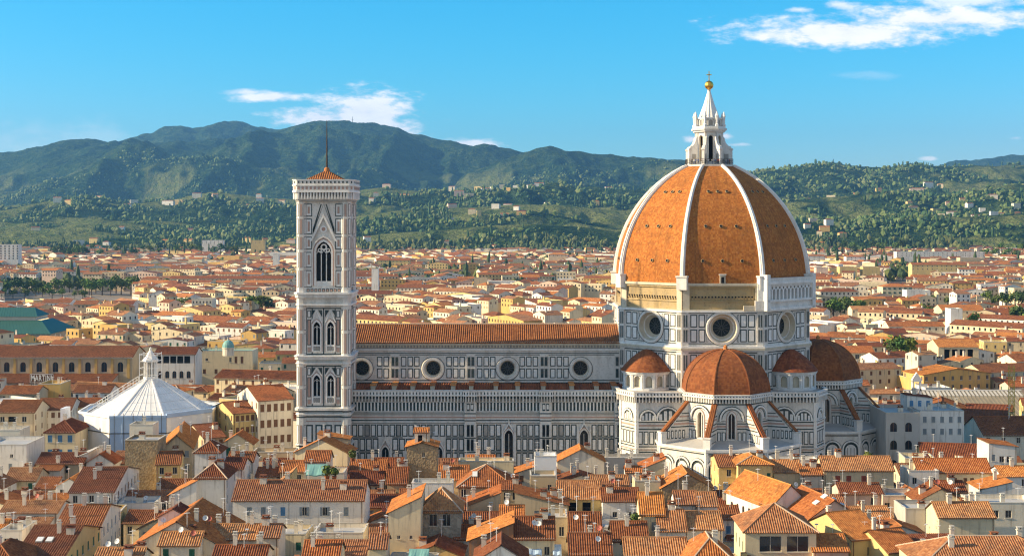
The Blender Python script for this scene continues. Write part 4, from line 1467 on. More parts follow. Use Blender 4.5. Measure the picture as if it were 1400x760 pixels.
# ================================================================== houses
FOOT = []          # (cx, cy, half width, half depth, rotation) of everything placed by hand
LANDMARK = []      # (phrase, px, py, Y) used when wording the labels of ordinary houses
HOUSES = []        # ordinary individual houses whose labels are worded at the end
COLORWORD = {'white': 'white', 'cream': 'cream', 'yellow': 'yellow', 'tan': 'tan', 'pinkish': 'pinkish', 'grey': 'grey', 'ochre': 'ochre', 'pale': 'pale beige', 'brick': 'brick red'}
_win = {}
def window_mesh(w, h, style):
    key = (round(w, 2), round(h, 2), style)
    if key in _win: return _win[key]
    mb = MB()     # local: x along the wall, y outwards is -y, origin at the sill centre in the wall plane
    if style == 'arch':
        pts = archpts(0, h - w / 2, w / 2, 0, 8)
        mb.face([(-w / 2, .2, 0), (w / 2, .2, 0)] + [(u, .2, v) for u, v in pts], 'glass')
        mb.box(-.04, .04, .14, .2, 0, h - .1, 'shutter_brown')
    elif style == 'loggia':
        mb.face([(-w / 2, .9, 0), (w / 2, .9, 0), (w / 2, .9, h), (-w / 2, .9, h)], 'dark_inside')
        mb.box(-w / 2, w / 2, .1, .16, .75, .85, 'iron')
        for i in range(int(w / .3)):
            mb.box(-w / 2 + .3 * i - .02, -w / 2 + .3 * i + .02, .11, .15, 0, .78, 'iron')
    elif style.startswith('shut_'):
        c = 'shutter_' + style[5:]
        for s in (-1, 1):
            x0, x1 = sorted((s * .02, s * w / 2))
            mb.box(x0, x1, .05, .12, 0, h, c)
            for i in range(1, int(h / .3)):
                mb.box(x0 + .06, x1 - .06, .02, .05, i * .3 - .04, i * .3 + .05, c)
    else:
        mb.face([(-w / 2, .2, 0), (w / 2, .2, 0), (w / 2, .2, h), (-w / 2, .2, h)], 'glass')
        for x0, x1, z0, z1 in ((-w / 2, -w / 2 + .07, 0, h), (w / 2 - .07, w / 2, 0, h), (-.04, .04, 0, h), (-w / 2, w / 2, 0, .07), (-w / 2, w / 2, h - .07, h)):
            mb.box(x0, x1, .12, .2, z0, z1, 'trim')
        if style.startswith('open_'):
            c = 'shutter_' + style[5:]
            for s in (-1, 1):
                x0, x1 = sorted((s * (w / 2 + .02), s * (w + .0)))
                mb.box(x0, x1, -.09, -.03, 0, h, c)
    if style != 'loggia':
        mb.box(-w / 2 - .12, w / 2 + .12, -.1, .02, -.14, -.01, 'trim')
    m = mb.mesh('window')
    _win[key] = m
    return m

def add_windows(parent, f, wins):
    ang = math.atan2(f.U.y, f.U.x)
    for (u, v, w, h, st) in wins:
        o = bpy.data.objects.new('window', window_mesh(w, h, st))
        link(o, parent)
        o.location = f.p(u, v, 0)
        o.rotation_euler = (0, 0, ang)

def win_grid(L, Ze, cols, rows, style, w=1.05, h=1.65, top=0.8, step=3.4, edge=1.3):
    out = []
    for j in range(rows):
        v = Ze - top - h - j * step
        if v < .5: break
        for i in range(cols):
            u = L / 2 if cols == 1 else edge + (L - 2 * edge) * i / (cols - 1)
            if u - w / 2 < .15 or u + w / 2 > L - .15: continue
            out.append((u, v, w, h, style))
    return out

CHIM = []
for cw, chh, cap in ((.45, 1.3, 'trim'), (.36, 1.7, 'trim'), (.7, 1.0, 'tile_brown')):
    c_ = MB()
    c_.box(-cw, cw, -cw * .7, cw * .7, -1.2, chh, 'wall_pale')
    c_.box(-cw - .12, cw + .12, -cw * .7 - .12, cw * .7 + .12, chh, chh + .14, cap)
    for s in (-1, 1):
        c_.box(s * cw * .7 - .1, s * cw * .7 + .1, -cw * .5, cw * .5, chh + .14, chh + .5, cap)
    c_.box(-cw - .05, cw + .05, -cw * .7 - .05, cw * .7 + .05, chh + .5, chh + .62, cap)
    CHIM.append(c_.mesh('chimney'))
AER = []
for hh in (2.6, 3.6):
    a_ = MB()
    a_.tube((0, 0, -.6), (0, 0, hh), .045, 'dish_white', 4)
    a_.tube((-.55, 0, hh - .2), (.55, 0, hh - .2), .035, 'dish_white', 4)
    for i in range(6):
        x = -.5 + .2 * i
        a_.tube((x, -.32, hh - .2), (x, .32, hh - .2), .025, 'dish_white', 3)
    a_.tube((-.3, 0, hh - .9), (.3, 0, hh - .9), .03, 'dish_white', 4)
    AER.append(a_.mesh('aerial'))
DISH = {}
for cn_ in ('dish_white', 'dish_red'):
    d_ = MB(Matrix.Translation((0, 0, 1.0)) @ Matrix.Rotation(RAD(62), 4, 'X'))
    d_.lathe([(0, -.12), (.25, -.09), (.5, .04), (.52, .06), (.25, -.06), (0, -.09)], 14, cn_)
    d_.tube((0, .0, -.1), (0, .1, .55), .03, 'iron', 4)
    d_.M = None
    d_.tube((0, .1, -.8), (0, .1, 1.0), .05, 'iron', 5)
    DISH[cn_] = d_.mesh('satellite_dish')
sk_ = MB()
sk_.box(-.6, .6, -.9, .9, -.1, .16, 'trim')
sk_.face([(-.52, -.82, .17), (.52, -.82, .17), (.52, .82, .17), (-.52, .82, .17)], 'dish_white')
SKY_ = sk_.mesh('skylight')

def roof_slopes(W_, D_, Ze, rise, typ, ov=.5):
    """list of slope polygons (eave first) and ridge lines, plus a height function"""
    hw, hd = W_ / 2, D_ / 2
    S, R_ = [], []
    if typ == 'gx':
        sl = rise / hd
        e = Ze - ov * sl
        S = [[(-hw - ov * .6, -hd - ov, e), (hw + ov * .6, -hd - ov, e), (hw + ov * .6, 0, Ze + rise), (-hw - ov * .6, 0, Ze + rise)],
             [(hw + ov * .6, hd + ov, e), (-hw - ov * .6, hd + ov, e), (-hw - ov * .6, 0, Ze + rise), (hw + ov * .6, 0, Ze + rise)]]
        R_ = [((-hw - ov * .6, 0, Ze + rise), (hw + ov * .6, 0, Ze + rise))]
        H = lambda x, y: Ze + rise * (1 - abs(y) / hd)
    elif typ == 'gy':
        sl = rise / hw
        e = Ze - ov * sl
        S = [[(-hw - ov, hd + ov * .6, e), (-hw - ov, -hd - ov * .6, e), (0, -hd - ov * .6, Ze + rise), (0, hd + ov * .6, Ze + rise)],
             [(hw + ov, -hd - ov * .6, e), (hw + ov, hd + ov * .6, e), (0, hd + ov * .6, Ze + rise), (0, -hd - ov * .6, Ze + rise)]]
        R_ = [((0, -hd - ov * .6, Ze + rise), (0, hd + ov * .6, Ze + rise))]
        H = lambda x, y: Ze + rise * (1 - abs(x) / hw)
    elif typ == 'hip':
        m = min(hw, hd)
        sl = rise / m
        e = Ze - ov * sl
        a, b, c, d = (-hw - ov, -hd - ov, e), (hw + ov, -hd - ov, e), (hw + ov, hd + ov, e), (-hw - ov, hd + ov, e)
        if hw >= hd:
            r0, r1 = (-(hw - hd), 0, Ze + rise), (hw - hd, 0, Ze + rise)
            if hw - hd < .05: r0 = r1 = (0, 0, Ze + rise)
            S = [[a, b, r1, r0], [b, c, r1], [c, d, r0, r1], [d, a, r0]]
            R_ = [(a, r0), (b, r1), (c, r1), (d, r0), (r0, r1)]
        else:
            r0, r1 = (0, -(hd - hw), Ze + rise), (0, hd - hw, Ze + rise)
            S = [[a, b, r0], [b, c, r1, r0], [c, d, r1], [d, a, r0, r1]]
            R_ = [(a, r0), (b, r0), (c, r1), (d, r1), (r0, r1)]
        H = lambda x, y: Ze + sl * min(hw - abs(x), hd - abs(y), m)
        S = [[p for i, p in enumerate(q) if i == 0 or p != q[i - 1]] for q in S]
    elif typ == 'shed':       # low in front, high behind
        sl = rise / D_
        e = Ze - ov * sl
        S = [[(-hw - ov * .5, -hd - ov, e), (hw + ov * .5, -hd - ov, e), (hw + ov * .5, hd + ov * .4, Ze + rise + ov * .4 * sl), (-hw - ov * .5, hd + ov * .4, Ze + rise + ov * .4 * sl)]]
        H = lambda x, y: Ze + rise * (y + hd) / D_
    elif typ == 'shedw':      # low on the west side
        sl = rise / W_
        S = [[(-hw - ov, hd + ov * .4, Ze - ov * sl), (-hw - ov, -hd - ov * .4, Ze - ov * sl), (hw + ov * .4, -hd - ov * .4, Ze + rise + ov * .4 * sl), (hw + ov * .4, hd + ov * .4, Ze + rise + ov * .4 * sl)]]
        H = lambda x, y: Ze + rise * (x + hw) / W_
    elif typ == 'shede':      # low on the east side
        sl = rise / W_
        S = [[(hw + ov, -hd - ov * .4, Ze - ov * sl), (hw + ov, hd + ov * .4, Ze - ov * sl), (-hw - ov * .4, hd + ov * .4, Ze + rise + ov * .4 * sl), (-hw - ov * .4, -hd - ov * .4, Ze + rise + ov * .4 * sl)]]
        H = lambda x, y: Ze + rise * (hw - x) / W_
    else:
        H = lambda x, y: Ze + .1
    return S, R_, H

def make_house(cx, cy, W_, D_, Ze, typ, rise, wall, tile, rot=0.0, front=None, side=None, z0=0.0, chim=None, aer=None, dish=0, sky=0, near=True, rnd=None, name='house', extra_left=None, tile2=None, parapet=.9):
    """front / side: list of windows (u, v, w, h, style) or (cols, rows, style) or None"""
    rnd = rnd or random
    root = empty(name, (cx, cy, 0), RAD(rot))
    hw, hd = W_ / 2, D_ / 2
    wm = wall if wall in MAT else 'wall_' + wall
    S, RL, H = roof_slopes(W_, D_, Ze, rise, typ, .5 if near else .35)
    mb = MB()
    cs = [(-hw, -hd), (hw, -hd), (hw, hd), (-hw, hd)]
    # which side wall is seen from the terrace?
    view = Matrix.Rotation(-RAD(rot), 2) @ Vector((-cx, -cy))
    right_seen = view.x > 0
    ff = Fr(cs[0], cs[1])
    fs = Fr(cs[1], cs[2]) if right_seen else Fr(cs[3], cs[0])
    def wl(spec, L, Zt):
        if spec is None: return []
        if isinstance(spec, tuple): return win_grid(L, Zt, *spec)
        return spec
    # top of each wall
    tf = H(0, -hd) if typ in ('shed',) else Ze
    if typ == 'flat': tf = Ze + parapet
    fw = wl(front, W_, Ze)
    sw = wl(side, D_, Ze)
    def holes(ws):
        return [('a', u, v, v + h - w / 2, w / 2, 0) if st == 'arch' else ('r', u - w / 2, u + w / 2, v, v + h) for (u, v, w, h, st) in ws]
    def safe(ws, L, top):
        out = []
        for w in ws:
            if w[0] - w[2] / 2 > .05 and w[0] + w[2] / 2 < L - .05 and w[1] > z0 + .05 and w[1] + w[3] < top - .05:
                if all(abs(w[0] - o[0]) > (w[2] + o[2]) / 2 + .02 or abs(w[1] - o[1]) > max(w[3], o[3]) + .02 for o in out):
                    out.append(w)
        return out
    fw, sw = safe(fw, W_, tf), safe(sw, D_, Ze)
    facade(mb, ff, W_, z0, tf, wm, holes(fw), .25, wm)
    slow = Ze + (parapet if typ == 'flat' else 0)
    facade(mb, fs, D_, z0, slow, wm, holes(sw), .25, wm)
    os_ = Fr(cs[3], cs[0]) if right_seen else Fr(cs[1], cs[2])
    fb = Fr(cs[2], cs[3])
    mb.face([os_.p(0, z0), os_.p(D_, z0), os_.p(D_, slow), os_.p(0, slow)], wm)
    mb.face([fb.p(0, z0), fb.p(W_, z0), fb.p(W_, slow if typ != 'shed' else Ze), fb.p(0, slow if typ != 'shed' else Ze)], wm)
    # gables and wedges
    if typ == 'gx':
        for s in (-1, 1):
            q = [(s * hw, -hd, Ze), (s * hw, hd, Ze), (s * hw, 0, Ze + rise)]
            mb.face(q if s > 0 else q[::-1], wm)
    elif typ == 'gy':
        for s in (-1, 1):
            q = [(hw, s * hd, Ze), (-hw, s * hd, Ze), (0, s * hd, Ze + rise)]
            mb.face(q if s > 0 else q[::-1], wm)
    elif typ == 'shed':
        for s in (-1, 1):
            q = [(s * hw, -hd, Ze), (s * hw, hd, Ze), (s * hw, hd, Ze + rise)]
            mb.face(q if s > 0 else q[::-1], wm)
        mb.face([(hw, hd, Ze), (-hw, hd, Ze), (-hw, hd, Ze + rise), (hw, hd, Ze + rise)], wm)
    elif typ in ('shedw', 'shede'):
        e = 1 if typ == 'shedw' else -1
        for s in (-1, 1):
            q = [(e * -hw, s * hd, Ze), (e * hw, s * hd, Ze), (e * hw, s * hd, Ze + rise)]
            mb.face(q if s * e < 0 else q[::-1], wm)
        q = [(e * hw, -hd, Ze), (e * hw, hd, Ze), (e * hw, hd, Ze + rise), (e * hw, -hd, Ze + rise)]
        mb.face(q if e > 0 else q[::-1], wm)
    # eaves board
    if near and typ in ('gx', 'hip'):
        slab(mb, ff, -.08, W_ + .08, Ze - .32, Ze - .04, .1, 'trim')
    wo = mb.build('wall', root)
    if near and typ in ('gx', 'hip', 'shed') and rnd.random() < .75:
        dp = MB()
        ux = rnd.choice((.35, W_ - .35))
        dp.tube(ff.p(ux, z0, .1), ff.p(ux, Ze - .1, .1), .07, 'shutter_brown', 5)
        dp.tube(ff.p(-.2, Ze - .12, .62), ff.p(W_ + .2, Ze - .12, .62), .09, 'shutter_brown', 5)
        dp.tube(ff.p(ux, Ze - .1, .1), ff.p(ux, Ze - .15, .6), .06, 'shutter_brown', 5)
        dp.build('gutter', root)
    add_windows(root, ff, fw)
    add_windows(root, fs, sw)
    rb_ = MB()
    if typ == 'flat':
        rb_.face([(-hw + .25, -hd + .25, Ze), (hw - .25, -hd + .25, Ze), (hw - .25, hd - .25, Ze), (-hw + .25, hd - .25, Ze)], tile)
        for i in range(4):
            f_ = Fr(cs[i], cs[(i + 1) % 4])
            slab(rb_, f_, 0, f_.L, Ze + parapet - .18, Ze + parapet, .06, 'trim', -.28)
            P = f_.p
            rb_.face([P(f_.L - .26, Ze, -.26), P(.26, Ze, -.26), P(.26, Ze + parapet - .1, -.26), P(f_.L - .26, Ze + parapet - .1, -.26)], wm)
    else:
        for q in S:
            corr(rb_, q, .44, .075, tile, .14, flat=not near)
        for a, b in RL:
            if near:
                rb_.tube(a, b, .17, 'mortar' if typ == 'hip' and rnd.random() < .5 else tile, 5)
    ro = rb_.build('roof', root)
    # things fixed on the roof
    nc = rnd.choice((1, 1, 2, 3)) if chim is None else chim + (rnd.choice((0, 0, 1)) if near else 0)
    if not near: nc = 0 if chim is None else chim
    for i in range(nc):
        x, y = rnd.uniform(-hw * .75, hw * .75), rnd.uniform(-hd * .5, hd * .7)
        o = bpy.data.objects.new('chimney', rnd.choice(CHIM))
        link(o, ro)
        o.location = (x, y, H(x, y) + .1)
    na = (rnd.choice((0, 1, 1, 2, 2)) if near else 0) if aer is None else aer
    for i in range(na):
        x, y = rnd.uniform(-hw * .8, hw * .8), rnd.uniform(-hd * .2, hd * .8)
        o = bpy.data.objects.new('aerial', rnd.choice(AER))
        link(o, ro)
        o.location = (x, y, H(x, y))
        o.rotation_euler = (0, 0, rnd.uniform(0, 3))
    for i in range(dish):
        x, y = rnd.uniform(-hw * .7, hw * .7), rnd.uniform(-hd * .8, 0)
        o = bpy.data.objects.new('satellite_dish', DISH[rnd.choice(('dish_white', 'dish_red', 'dish_white'))])
        link(o, ro)
        o.location = (x, y, H(x, y) + .2)
        o.rotation_euler = (0, 0, rnd.uniform(-.6, .6))
    if sky and typ in ('gx', 'gy', 'hip', 'shed'):
        for i in range(sky):
            x, y = -hw * .4 + i * 1.8, -hd * .5
            o = bpy.data.objects.new('skylight', SKY_)
            link(o, ro)
            o.location = (x, y, H(x, y) + .12)
            if typ != 'gy': o.rotation_euler = (math.atan2(rise, hd), 0, 0)
            else: o.rotation_euler = (0, -math.atan2(rise, hw), 0)
    return root

GROUP = 'houses of the old town round the cathedral'
def hh(x0, x1, ye, Ze, D_, typ, rise, wall, tile, label, front=(3, 2, 'plain'), side=None, rot=0, cat='house', Y=None, name='house', anchor=None, **kw):
    """a hand-placed house; its front eave shows between the columns x0..x1 at row ye"""
    Y = depth(ye, Ze) if Y is None else Y
    a, b = xat(x0, Y), xat(x1, Y)
    W_ = (b - a)
    cx, cy = (a + b) / 2, Y + D_ / 2
    rnd = random.Random(int(x0 * 7 + ye * 13))
    if rot:
        r = RAD(rot)   # turn about the middle of the front
        cx, cy = (a + b) / 2 - math.sin(r) * D_ / 2, Y + math.cos(r) * D_ / 2
    o = make_house(cx, cy, W_, D_, Ze, typ, rise, wall, tile, rot, front, side, rnd=rnd, name=name, **kw)
    tag(o, label, cat, GROUP if cat == 'house' else None)
    FOOT.append((cx, cy, W_ / 2, D_ / 2, rot))
    if anchor: LANDMARK.append((anchor, (x0 + x1) / 2, ye, Y))
    return o

LANDMARK += [('the bell tower', 446, 400, 391), ('the baptistery', 198, 560, 402), ('the great dome', 975, 400, 400), ('the nave roof', 660, 455, 411), ('the east apse', 1165, 540, 410), ('the south apse', 1005, 600, 372)]

# ---------- far left, near rows
hh(-30, 36, 612, 22, 14, 'flat', 0, 'white', 'lead_grey', 'white flat roofed block with small scattered windows at the left edge', [(3, 17.2, 1.6, .9, 'plain'), (8.5, 19.5, .8, .9, 'plain'), (8.2, 16.4, .9, 1.6, 'shut_grey'), (8.0, 11.5, 1.6, 1.6, 'shut_blue'), (2.4, 11.5, 1.4, 1.6, 'shut_blue'), (3.0, 19.2, 1.4, .9, 'plain')], anchor='the white flat roofed block', chim=1, aer=0)
hh(-25, 27, 592, 23, 8, 'flat', 0, 'pale', 'lead_grey', 'pale flat roofed block rising just behind the white flat roofed one', (3, 1, 'plain'), chim=2)
hh(50, 82, 642, 17.5, 6, 'shed', 1.2, 'white', 'tile_red', 'small white house with a narrow tiled strip of roof beside the white flat roofed block', [(3.4, 14.5, .9, 1.3, 'plain')], aer=0, chim=0)
hh(48, 75, 667, 16.5, 5, 'shed', 1.8, 'white', 'tile_red', 'tiny white lean-to house with one blue grey door below the narrow tiled strip', [(3.0, 13.4, .8, 1.8, 'shut_blue')], chim=0, aer=0)
hh(50, 113, 633, 18.5, 9, 'gx', 2.0, 'tan', 'tile_brown', 'low tan house with a deep dark loggia under a brown roof before the baptistery', [(6.5, 16.0, 3.0, 1.8, 'loggia')], aer=1)
hh(92, 121, 629, 18.8, 10, 'shedw', 2.0, 'pale', 'lead_grey', 'pale little roof house with a slanted grey cap before the baptistery', None, chim=0)
hh(118, 155, 632, 18.5, 8, 'gy', 2.2, 'white', 'tile_red', 'white gabled attic house in front of the blue scaffold sheet', (1, 1, 'plain'))
hh(77, 114, 664, 18.2, 9, 'gy', 1.8, 'white', 'tile_orange', 'white gabled house with orange roof edges behind the long street palace', (2, 1, 'plain'), chim=1)
# street palaces running away from the terrace on the left
hh(95, 155, 672, 20, 29, 'gx', 3.0, 'white', 'tile_brown', 'long white street palace with dark red roof beside the brown stone tower', (3, 2, 'plain'), (8, 3, 'shut_brown'), rot=4, anchor='the long white street palace', chim=2)
hh(75, 134, 722, 20, 21, 'gx', 2.6, 'pale', 'tile_red', 'pale street house with shuttered side windows just nearer than the long white palace', (2, 2, 'plain'), (6, 3, 'shut_grey'), rot=4)
hh(20, 87, 760, 20, 24, 'gx', 3.0, 'yellow', 'tile_brown', 'yellow street house under a dark red roof with skylights at the bottom left', (2, 2, 'plain'), (7, 3, 'shut_green'), rot=1, sky=2)
hh(-60, 30, 783, 19.5, 16, 'hip', 3.6, 'tan', 'tile_red', 'broad brick red hipped roof house in the bottom left corner', None, chim=1)
hh(0, 78, 700, 17.3, 10, 'gx', 1.6, 'white', 'tile_tan', 'low white house with a long pale striped roof below the tiny lean-to', (4, 1, 'plain'))
hh(0, 30, 730, 17.6, 9, 'flat', 0, 'white', 'lead_grey', 'white roof terrace house with chimneys above the bottom left corner', (2, 1, 'plain'), chim=3)
hh(40, 85, 688, 17.8, 7, 'shed', 1.0, 'white', 'tile_orange', 'white house with a bright red awning-like strip of tiles near the left street', [(9.5, 15, .9, 1.5, 'plain'), (2.5, 15, .9, 1.2, 'plain')], dish=1, chim=2)
# stone tower and its neighbours
tw = hh(171, 216, 604, 25.2, 8.2, 'flat', 0, 'tower_stone', 'lead_grey', 'tall plain medieval tower of brown stone standing over the left street', None, cat='tower', name='stone_tower', anchor='the brown stone tower', chim=0, aer=0, parapet=.6)
hh(177, 209, 584, 27, 6, 'flat', 0, 'pale', 'lead_grey', 'pale roof pavilion with a tiled lean-to just behind the brown stone tower', (1, 1, 'plain'), Y=361, chim=1)
hh(222, 262, 612, 21.5, 26, 'gy', 3.2, 'tan', 'tile_orange', 'tan palazzo under an orange gabled roof behind the brown stone tower', (2, 2, 'shut_grey'), (7, 3, 'shut_brown'), rot=9, anchor='the orange gabled palazzo')
hh(214, 246, 634, 20.5, 12, 'gx', 2.2, 'yellow', 'tile_brown', 'yellow house with dark roof squeezed beside the brown stone tower', (2, 2, 'plain'), (3, 3, 'shut_grey'), rot=9)
hh(266, 300, 617, 24.5, 8, 'hip', 2.2, 'white', 'tile_red', 'white square roof tower with a low pyramid of red tiles near the left street', [(2.4, 20.0, .7, 1.0, 'plain')], (1, 2, 'plain'), chim=0, anchor='the white square roof tower')
hh(267, 309, 652, 23.0, 11, 'hip', 2.6, 'white', 'tile_brown', 'bluish white house with dark tiles and round vents below the white square roof tower', [(2.0, 17.5, .7, .8, 'plain'), (4.2, 16.2, .7, .8, 'plain')], (2, 2, 'shut_grey'), chim=1)
hh(305, 332, 640, 21, 10, 'gx', 1.8, 'white', 'tile_brown', 'narrow white house with a little brown roof right of the white square roof tower', (1, 1, 'plain'), (2, 2, 'plain'))
hh(231, 268, 676, 19.5, 10, 'shedw', 3.0, 'white', 'tile_orange', 'white house with an orange sloping roof left of the bluish white house', [(6.0, 17.0, 1.2, 1.5, 'plain')], chim=0)
hh(180, 303, 746, 19.4, 22, 'gy', 4.6, 'pale', 'tile_orange', 'wide house whose long gabled roof is bright orange on its west slope', None, chim=2, dish=3, anchor='the wide orange gabled roof')
hh(216, 258, 706, 22.6, 6, 'gy', 1.6, 'white', 'tile_brown', 'small white dormer house with a planted terrace on the wide orange gabled roof', [(3.2, 19.6, 2.6, 1.9, 'plain')], chim=1)
hh(217, 272, 744, 20.5, 7, 'gx', 1.7, 'pale', 'tile_tan', 'striped tiled house with pale walls below the small white dormer house', (2, 1, 'shut_green'), dish=2)
hh(126, 190, 771, 19.2, 9, 'gx', 2.0, 'cream', 'tile_tan', 'cream house with striped tiles and satellite dishes at the bottom left', None, dish=2, chim=2)
# centre left
hh(318, 497, 683, 21.5, 13, 'gx', 3.0, 'white', 'tile_tan', 'long white palace with two rows of grey shuttered windows below the bell tower', [(3.5, 18.2, 1.0, 1.8, 'shut_grey'), (6.4, 18.2, 1.0, 1.8, 'shut_grey'), (10.5, 18.2, 1.0, 1.8, 'shut_blue'), (15.0, 18.2, 1.0, 1.8, 'open_grey'), (19.3, 18.2, 1.0, 1.8, 'open_grey'), (23.7, 18.2, 1.0, 1.8, 'shut_grey'),
    (10.5, 13.2, 1.0, 1.8, 'shut_grey'), (15.0, 13.2, 1.0, 1.8, 'shut_grey'), (19.3, 13.2, 1.0, 1.8, 'shut_grey'), (23.7, 13.2, 1.0, 1.8, 'shut_grey'), (3.5, 13.2, 1.0, 1.8, 'shut_grey')], [(3, 17.5, .9, 1.5, 'plain')], anchor='the long white palace', chim=3, aer=1)
hh(278, 352, 736, 19.6, 9, 'gx', 1.9, 'pale', 'tile_tan', 'house with one continuous strip of blue windows under a striped roof', [(3.6 + 1.22 * i, 17.4, 1.05, 1.1, 'plain') for i in range(6)], anchor='the house with the strip of windows')
hh(353, 381, 733, 20.2, 8, 'gx', 1.6, 'pale', 'tile_tan', 'narrow pale house with a single window joined to the strip windowed house', [(2.0, 16.9, .9, 1.4, 'shut_grey')])
hh(290, 362, 764, 19.4, 8, 'gx', 1.7, 'pale', 'tile_red', 'pale house with striped red roof cut by the lower edge of the view', None)
hh(413, 462, 766, 19.6, 10, 'gx', 2.6, 'cream', 'tile_orange', 'cream house with a big striped orange roof below the round brick turret', None, chim=1)
hh(505, 528, 748, 19.3, 8, 'gx', 1.8, 'cream', 'tile_tan', 'little house with a striped roof between the brick turret and cream stone house', None, chim=0)
hh(417, 450, 630, 22, 7, 'gx', 2.0, 'white', 'tile_red', 'white attic house with two blue shutters and a red striped roof by the bell tower', [(3.2, 18.9, .9, 1.9, 'shut_blue'), (4.5, 18.9, .9, 1.9, 'shut_blue')], chim=0, anchor='the blue shuttered attic house')
hh(402, 476, 618, 20.0, 9, 'gy', 3.4, 'cream', 'tile_orange', 'cream gabled house with sunlit orange edge right in front of the bell tower', None, chim=1, rot=-8)
hh(434, 476, 600, 22.4, 6, 'shede', 1.4, 'tan', 'tile_orange', 'small tan penthouse under a thin tiled roof against the bell tower', None, chim=0)
hh(416, 470, 652, 20.2, 7, 'flat', 0, 'pale', 'wall_tan', 'pale roof terrace with shrubs and a green awning beneath the attic house', None, chim=1, parapet=1.1)
hh(478, 527, 644, 18.5, 8, 'gx', 2.2, 'tan', 'tile_red', 'tan house with a red striped roof beside the bell tower base', (2, 1, 'plain'))
hh(478, 523, 661, 18.0, 8, 'gx', 2.3, 'pale', 'tile_brown', 'dark roofed house just nearer than the striped roof by the bell tower base', (2, 1, 'plain'))
hh(529, 556, 660, 18.4, 9, 'gx', 3.0, 'tan', 'tile_red', 'red roofed house touching the left side of the brown turret tower', None)
hh(350, 382, 650, 18.2, 8, 'gx', 1.4, 'pale', 'tile_red', 'pale house with one dark window above the long white palace', [(4.4, 15.6, 1.2, 1.6, 'plain')], chim=2)
hh(383, 416, 644, 19.4, 8, 'gx', 2.0, 'cream', 'tile_red', 'cream house with a red striped roof behind the long white palace', (2, 1, 'plain'), chim=1)
hh(376, 399, 663, 20.2, 8, 'shedw', 3.0, 'yellow', 'tile_tan', 'yellow house with a steep side roof touching the long white palace', None, chim=0)
hh(311, 346, 630, 20.5, 8, 'gx', 1.7, 'white', 'tile_brown', 'white house with brown roof left of the two cream roof houses', (2, 1, 'plain'))
hh(303, 345, 606, 19.5, 8, 'gy', 2.6, 'cream', 'tile_orange', 'cream gabled house with a green door left of the bell tower', [(1.8, 16.0, 1.2, 2.4, 'shut_green')], chim=1)
hh(345, 402, 622, 17.6, 7, 'flat', 0, 'tan', 'wall_tan', 'low tan wall-like house with two tiny windows left of the bell tower', [(5.0, 15.0, .8, .9, 'plain'), (9.0, 14.4, .7, 1.0, 'plain')], chim=2)
# brown stone tower house with a turret
hh(556, 597, 610, 26, 8.5, 'gy', 1.0, 'tower_stone', 'tile_orange', 'rough brown stone tower with a little roofed turret before the cathedral', [(4.0, 23.5, .7, 1.0, 'plain')], cat='tower', name='stone_tower', anchor='the brown turret tower', chim=0, aer=2)
hh(567, 585, 596, 29.2, 3.6, 'gx', .7, 'pale', 'tile_orange', 'tiny pale rooftop turret on the rough brown stone tower', (2, 1, 'loggia'), cat='turret', name='turret', Y=340, chim=0, aer=0, z0=25.8)
hh(531, 575, 700, 23.0, 14, 'shedw', 3.0, 'cream', 'tile_orange', 'cream house with tiny windows joined to the grey stone house', [(2.0, 17.8, .6, .7, 'plain'), (4.4, 17.8, .6, .7, 'plain')], [(4, 17, .7, .9, 'plain')], anchor='the cream house with tiny windows', chim=0, aer=1)
hh(575, 630, 697, 22.0, 10, 'hip', 3.6, 'grey_stone', 'tile_tan', 'grey stone house with two big dark top openings under a hipped roof', [(2.5, 18.8, 1.6, 2.4, 'plain'), (5.2, 18.8, 1.6, 2.4, 'plain'), (5.0, 13.4, 1.2, 1.6, 'shut_blue')], chim=0, aer=0, anchor='the grey stone house')
hh(563, 619, 664, 24.0, 5, 'flat', 0, 'white', 'lead_grey', 'white boxed roof terrace between the stone tower and the grey stone house', None, chim=2, aer=2, parapet=.7)
# centre
hh(626, 702, 664, 19.5, 13, 'hip', 3.8, 'tan', 'tile_red', 'house with a large red hipped roof and a white dormer before the nave', (3, 1, 'plain'), chim=1, anchor='the large red hipped roof', sky=1)
hh(627, 702, 633, 20.5, 5, 'flat', 0, 'cream', 'wall_tan', 'low cream parapet house behind the large red hipped roof', None, chim=2, parapet=.6)
hh(600, 640, 654, 19.8, 9, 'gx', 2.4, 'tan', 'tile_red', 'tan house with a red roof between the turret tower and large hipped roof', None)
hh(731, 761, 628, 22.2, 6.5, 'flat', 0, 'tarp_white', 'tarp_white', 'roof block wrapped in white scaffold netting before the nave', None, cat='wrapped block', name='wrapped_block', chim=0, aer=2, anchor='the white wrapped block')
hh(725, 760, 655, 21.0, 7, 'flat', 0, 'tan', 'lead_grey', 'tan stone house with one small window under the white wrapped block', [(4.4, 18.4, .9, 1.4, 'plain')], chim=0)
hh(762, 826, 630, 18.6, 9, 'gy', 3.0, 'pale', 'tile_orange', 'broad pale gabled house with an orange verge right of the white wrapped block', None, chim=1, anchor='the broad pale gable')
hh(816, 905, 629, 17.6, 6, 'flat', 0, 'grey', 'lead_grey', 'long blank grey house wall below the cathedral south side', None, chim=3, aer=3, parapet=.7, anchor='the long blank grey wall')
hh(763, 822, 680, 19.6, 9, 'gx', 3.0, 'yellow', 'tile_tan', 'yellow house with three dark loggia openings under a striped roof', [(3.2, 16.6, 1.8, 2.0, 'loggia'), (6.2, 16.6, 1.8, 2.0, 'loggia'), (8.6, 16.6, 1.6, 2.0, 'loggia')], anchor='the yellow loggia house', aer=1)
hh(822, 853, 676, 19.6, 9, 'gx', 2.8, 'tan', 'tile_tan', 'tan house continuing the striped roof right of the yellow loggia house', None, dish=1)
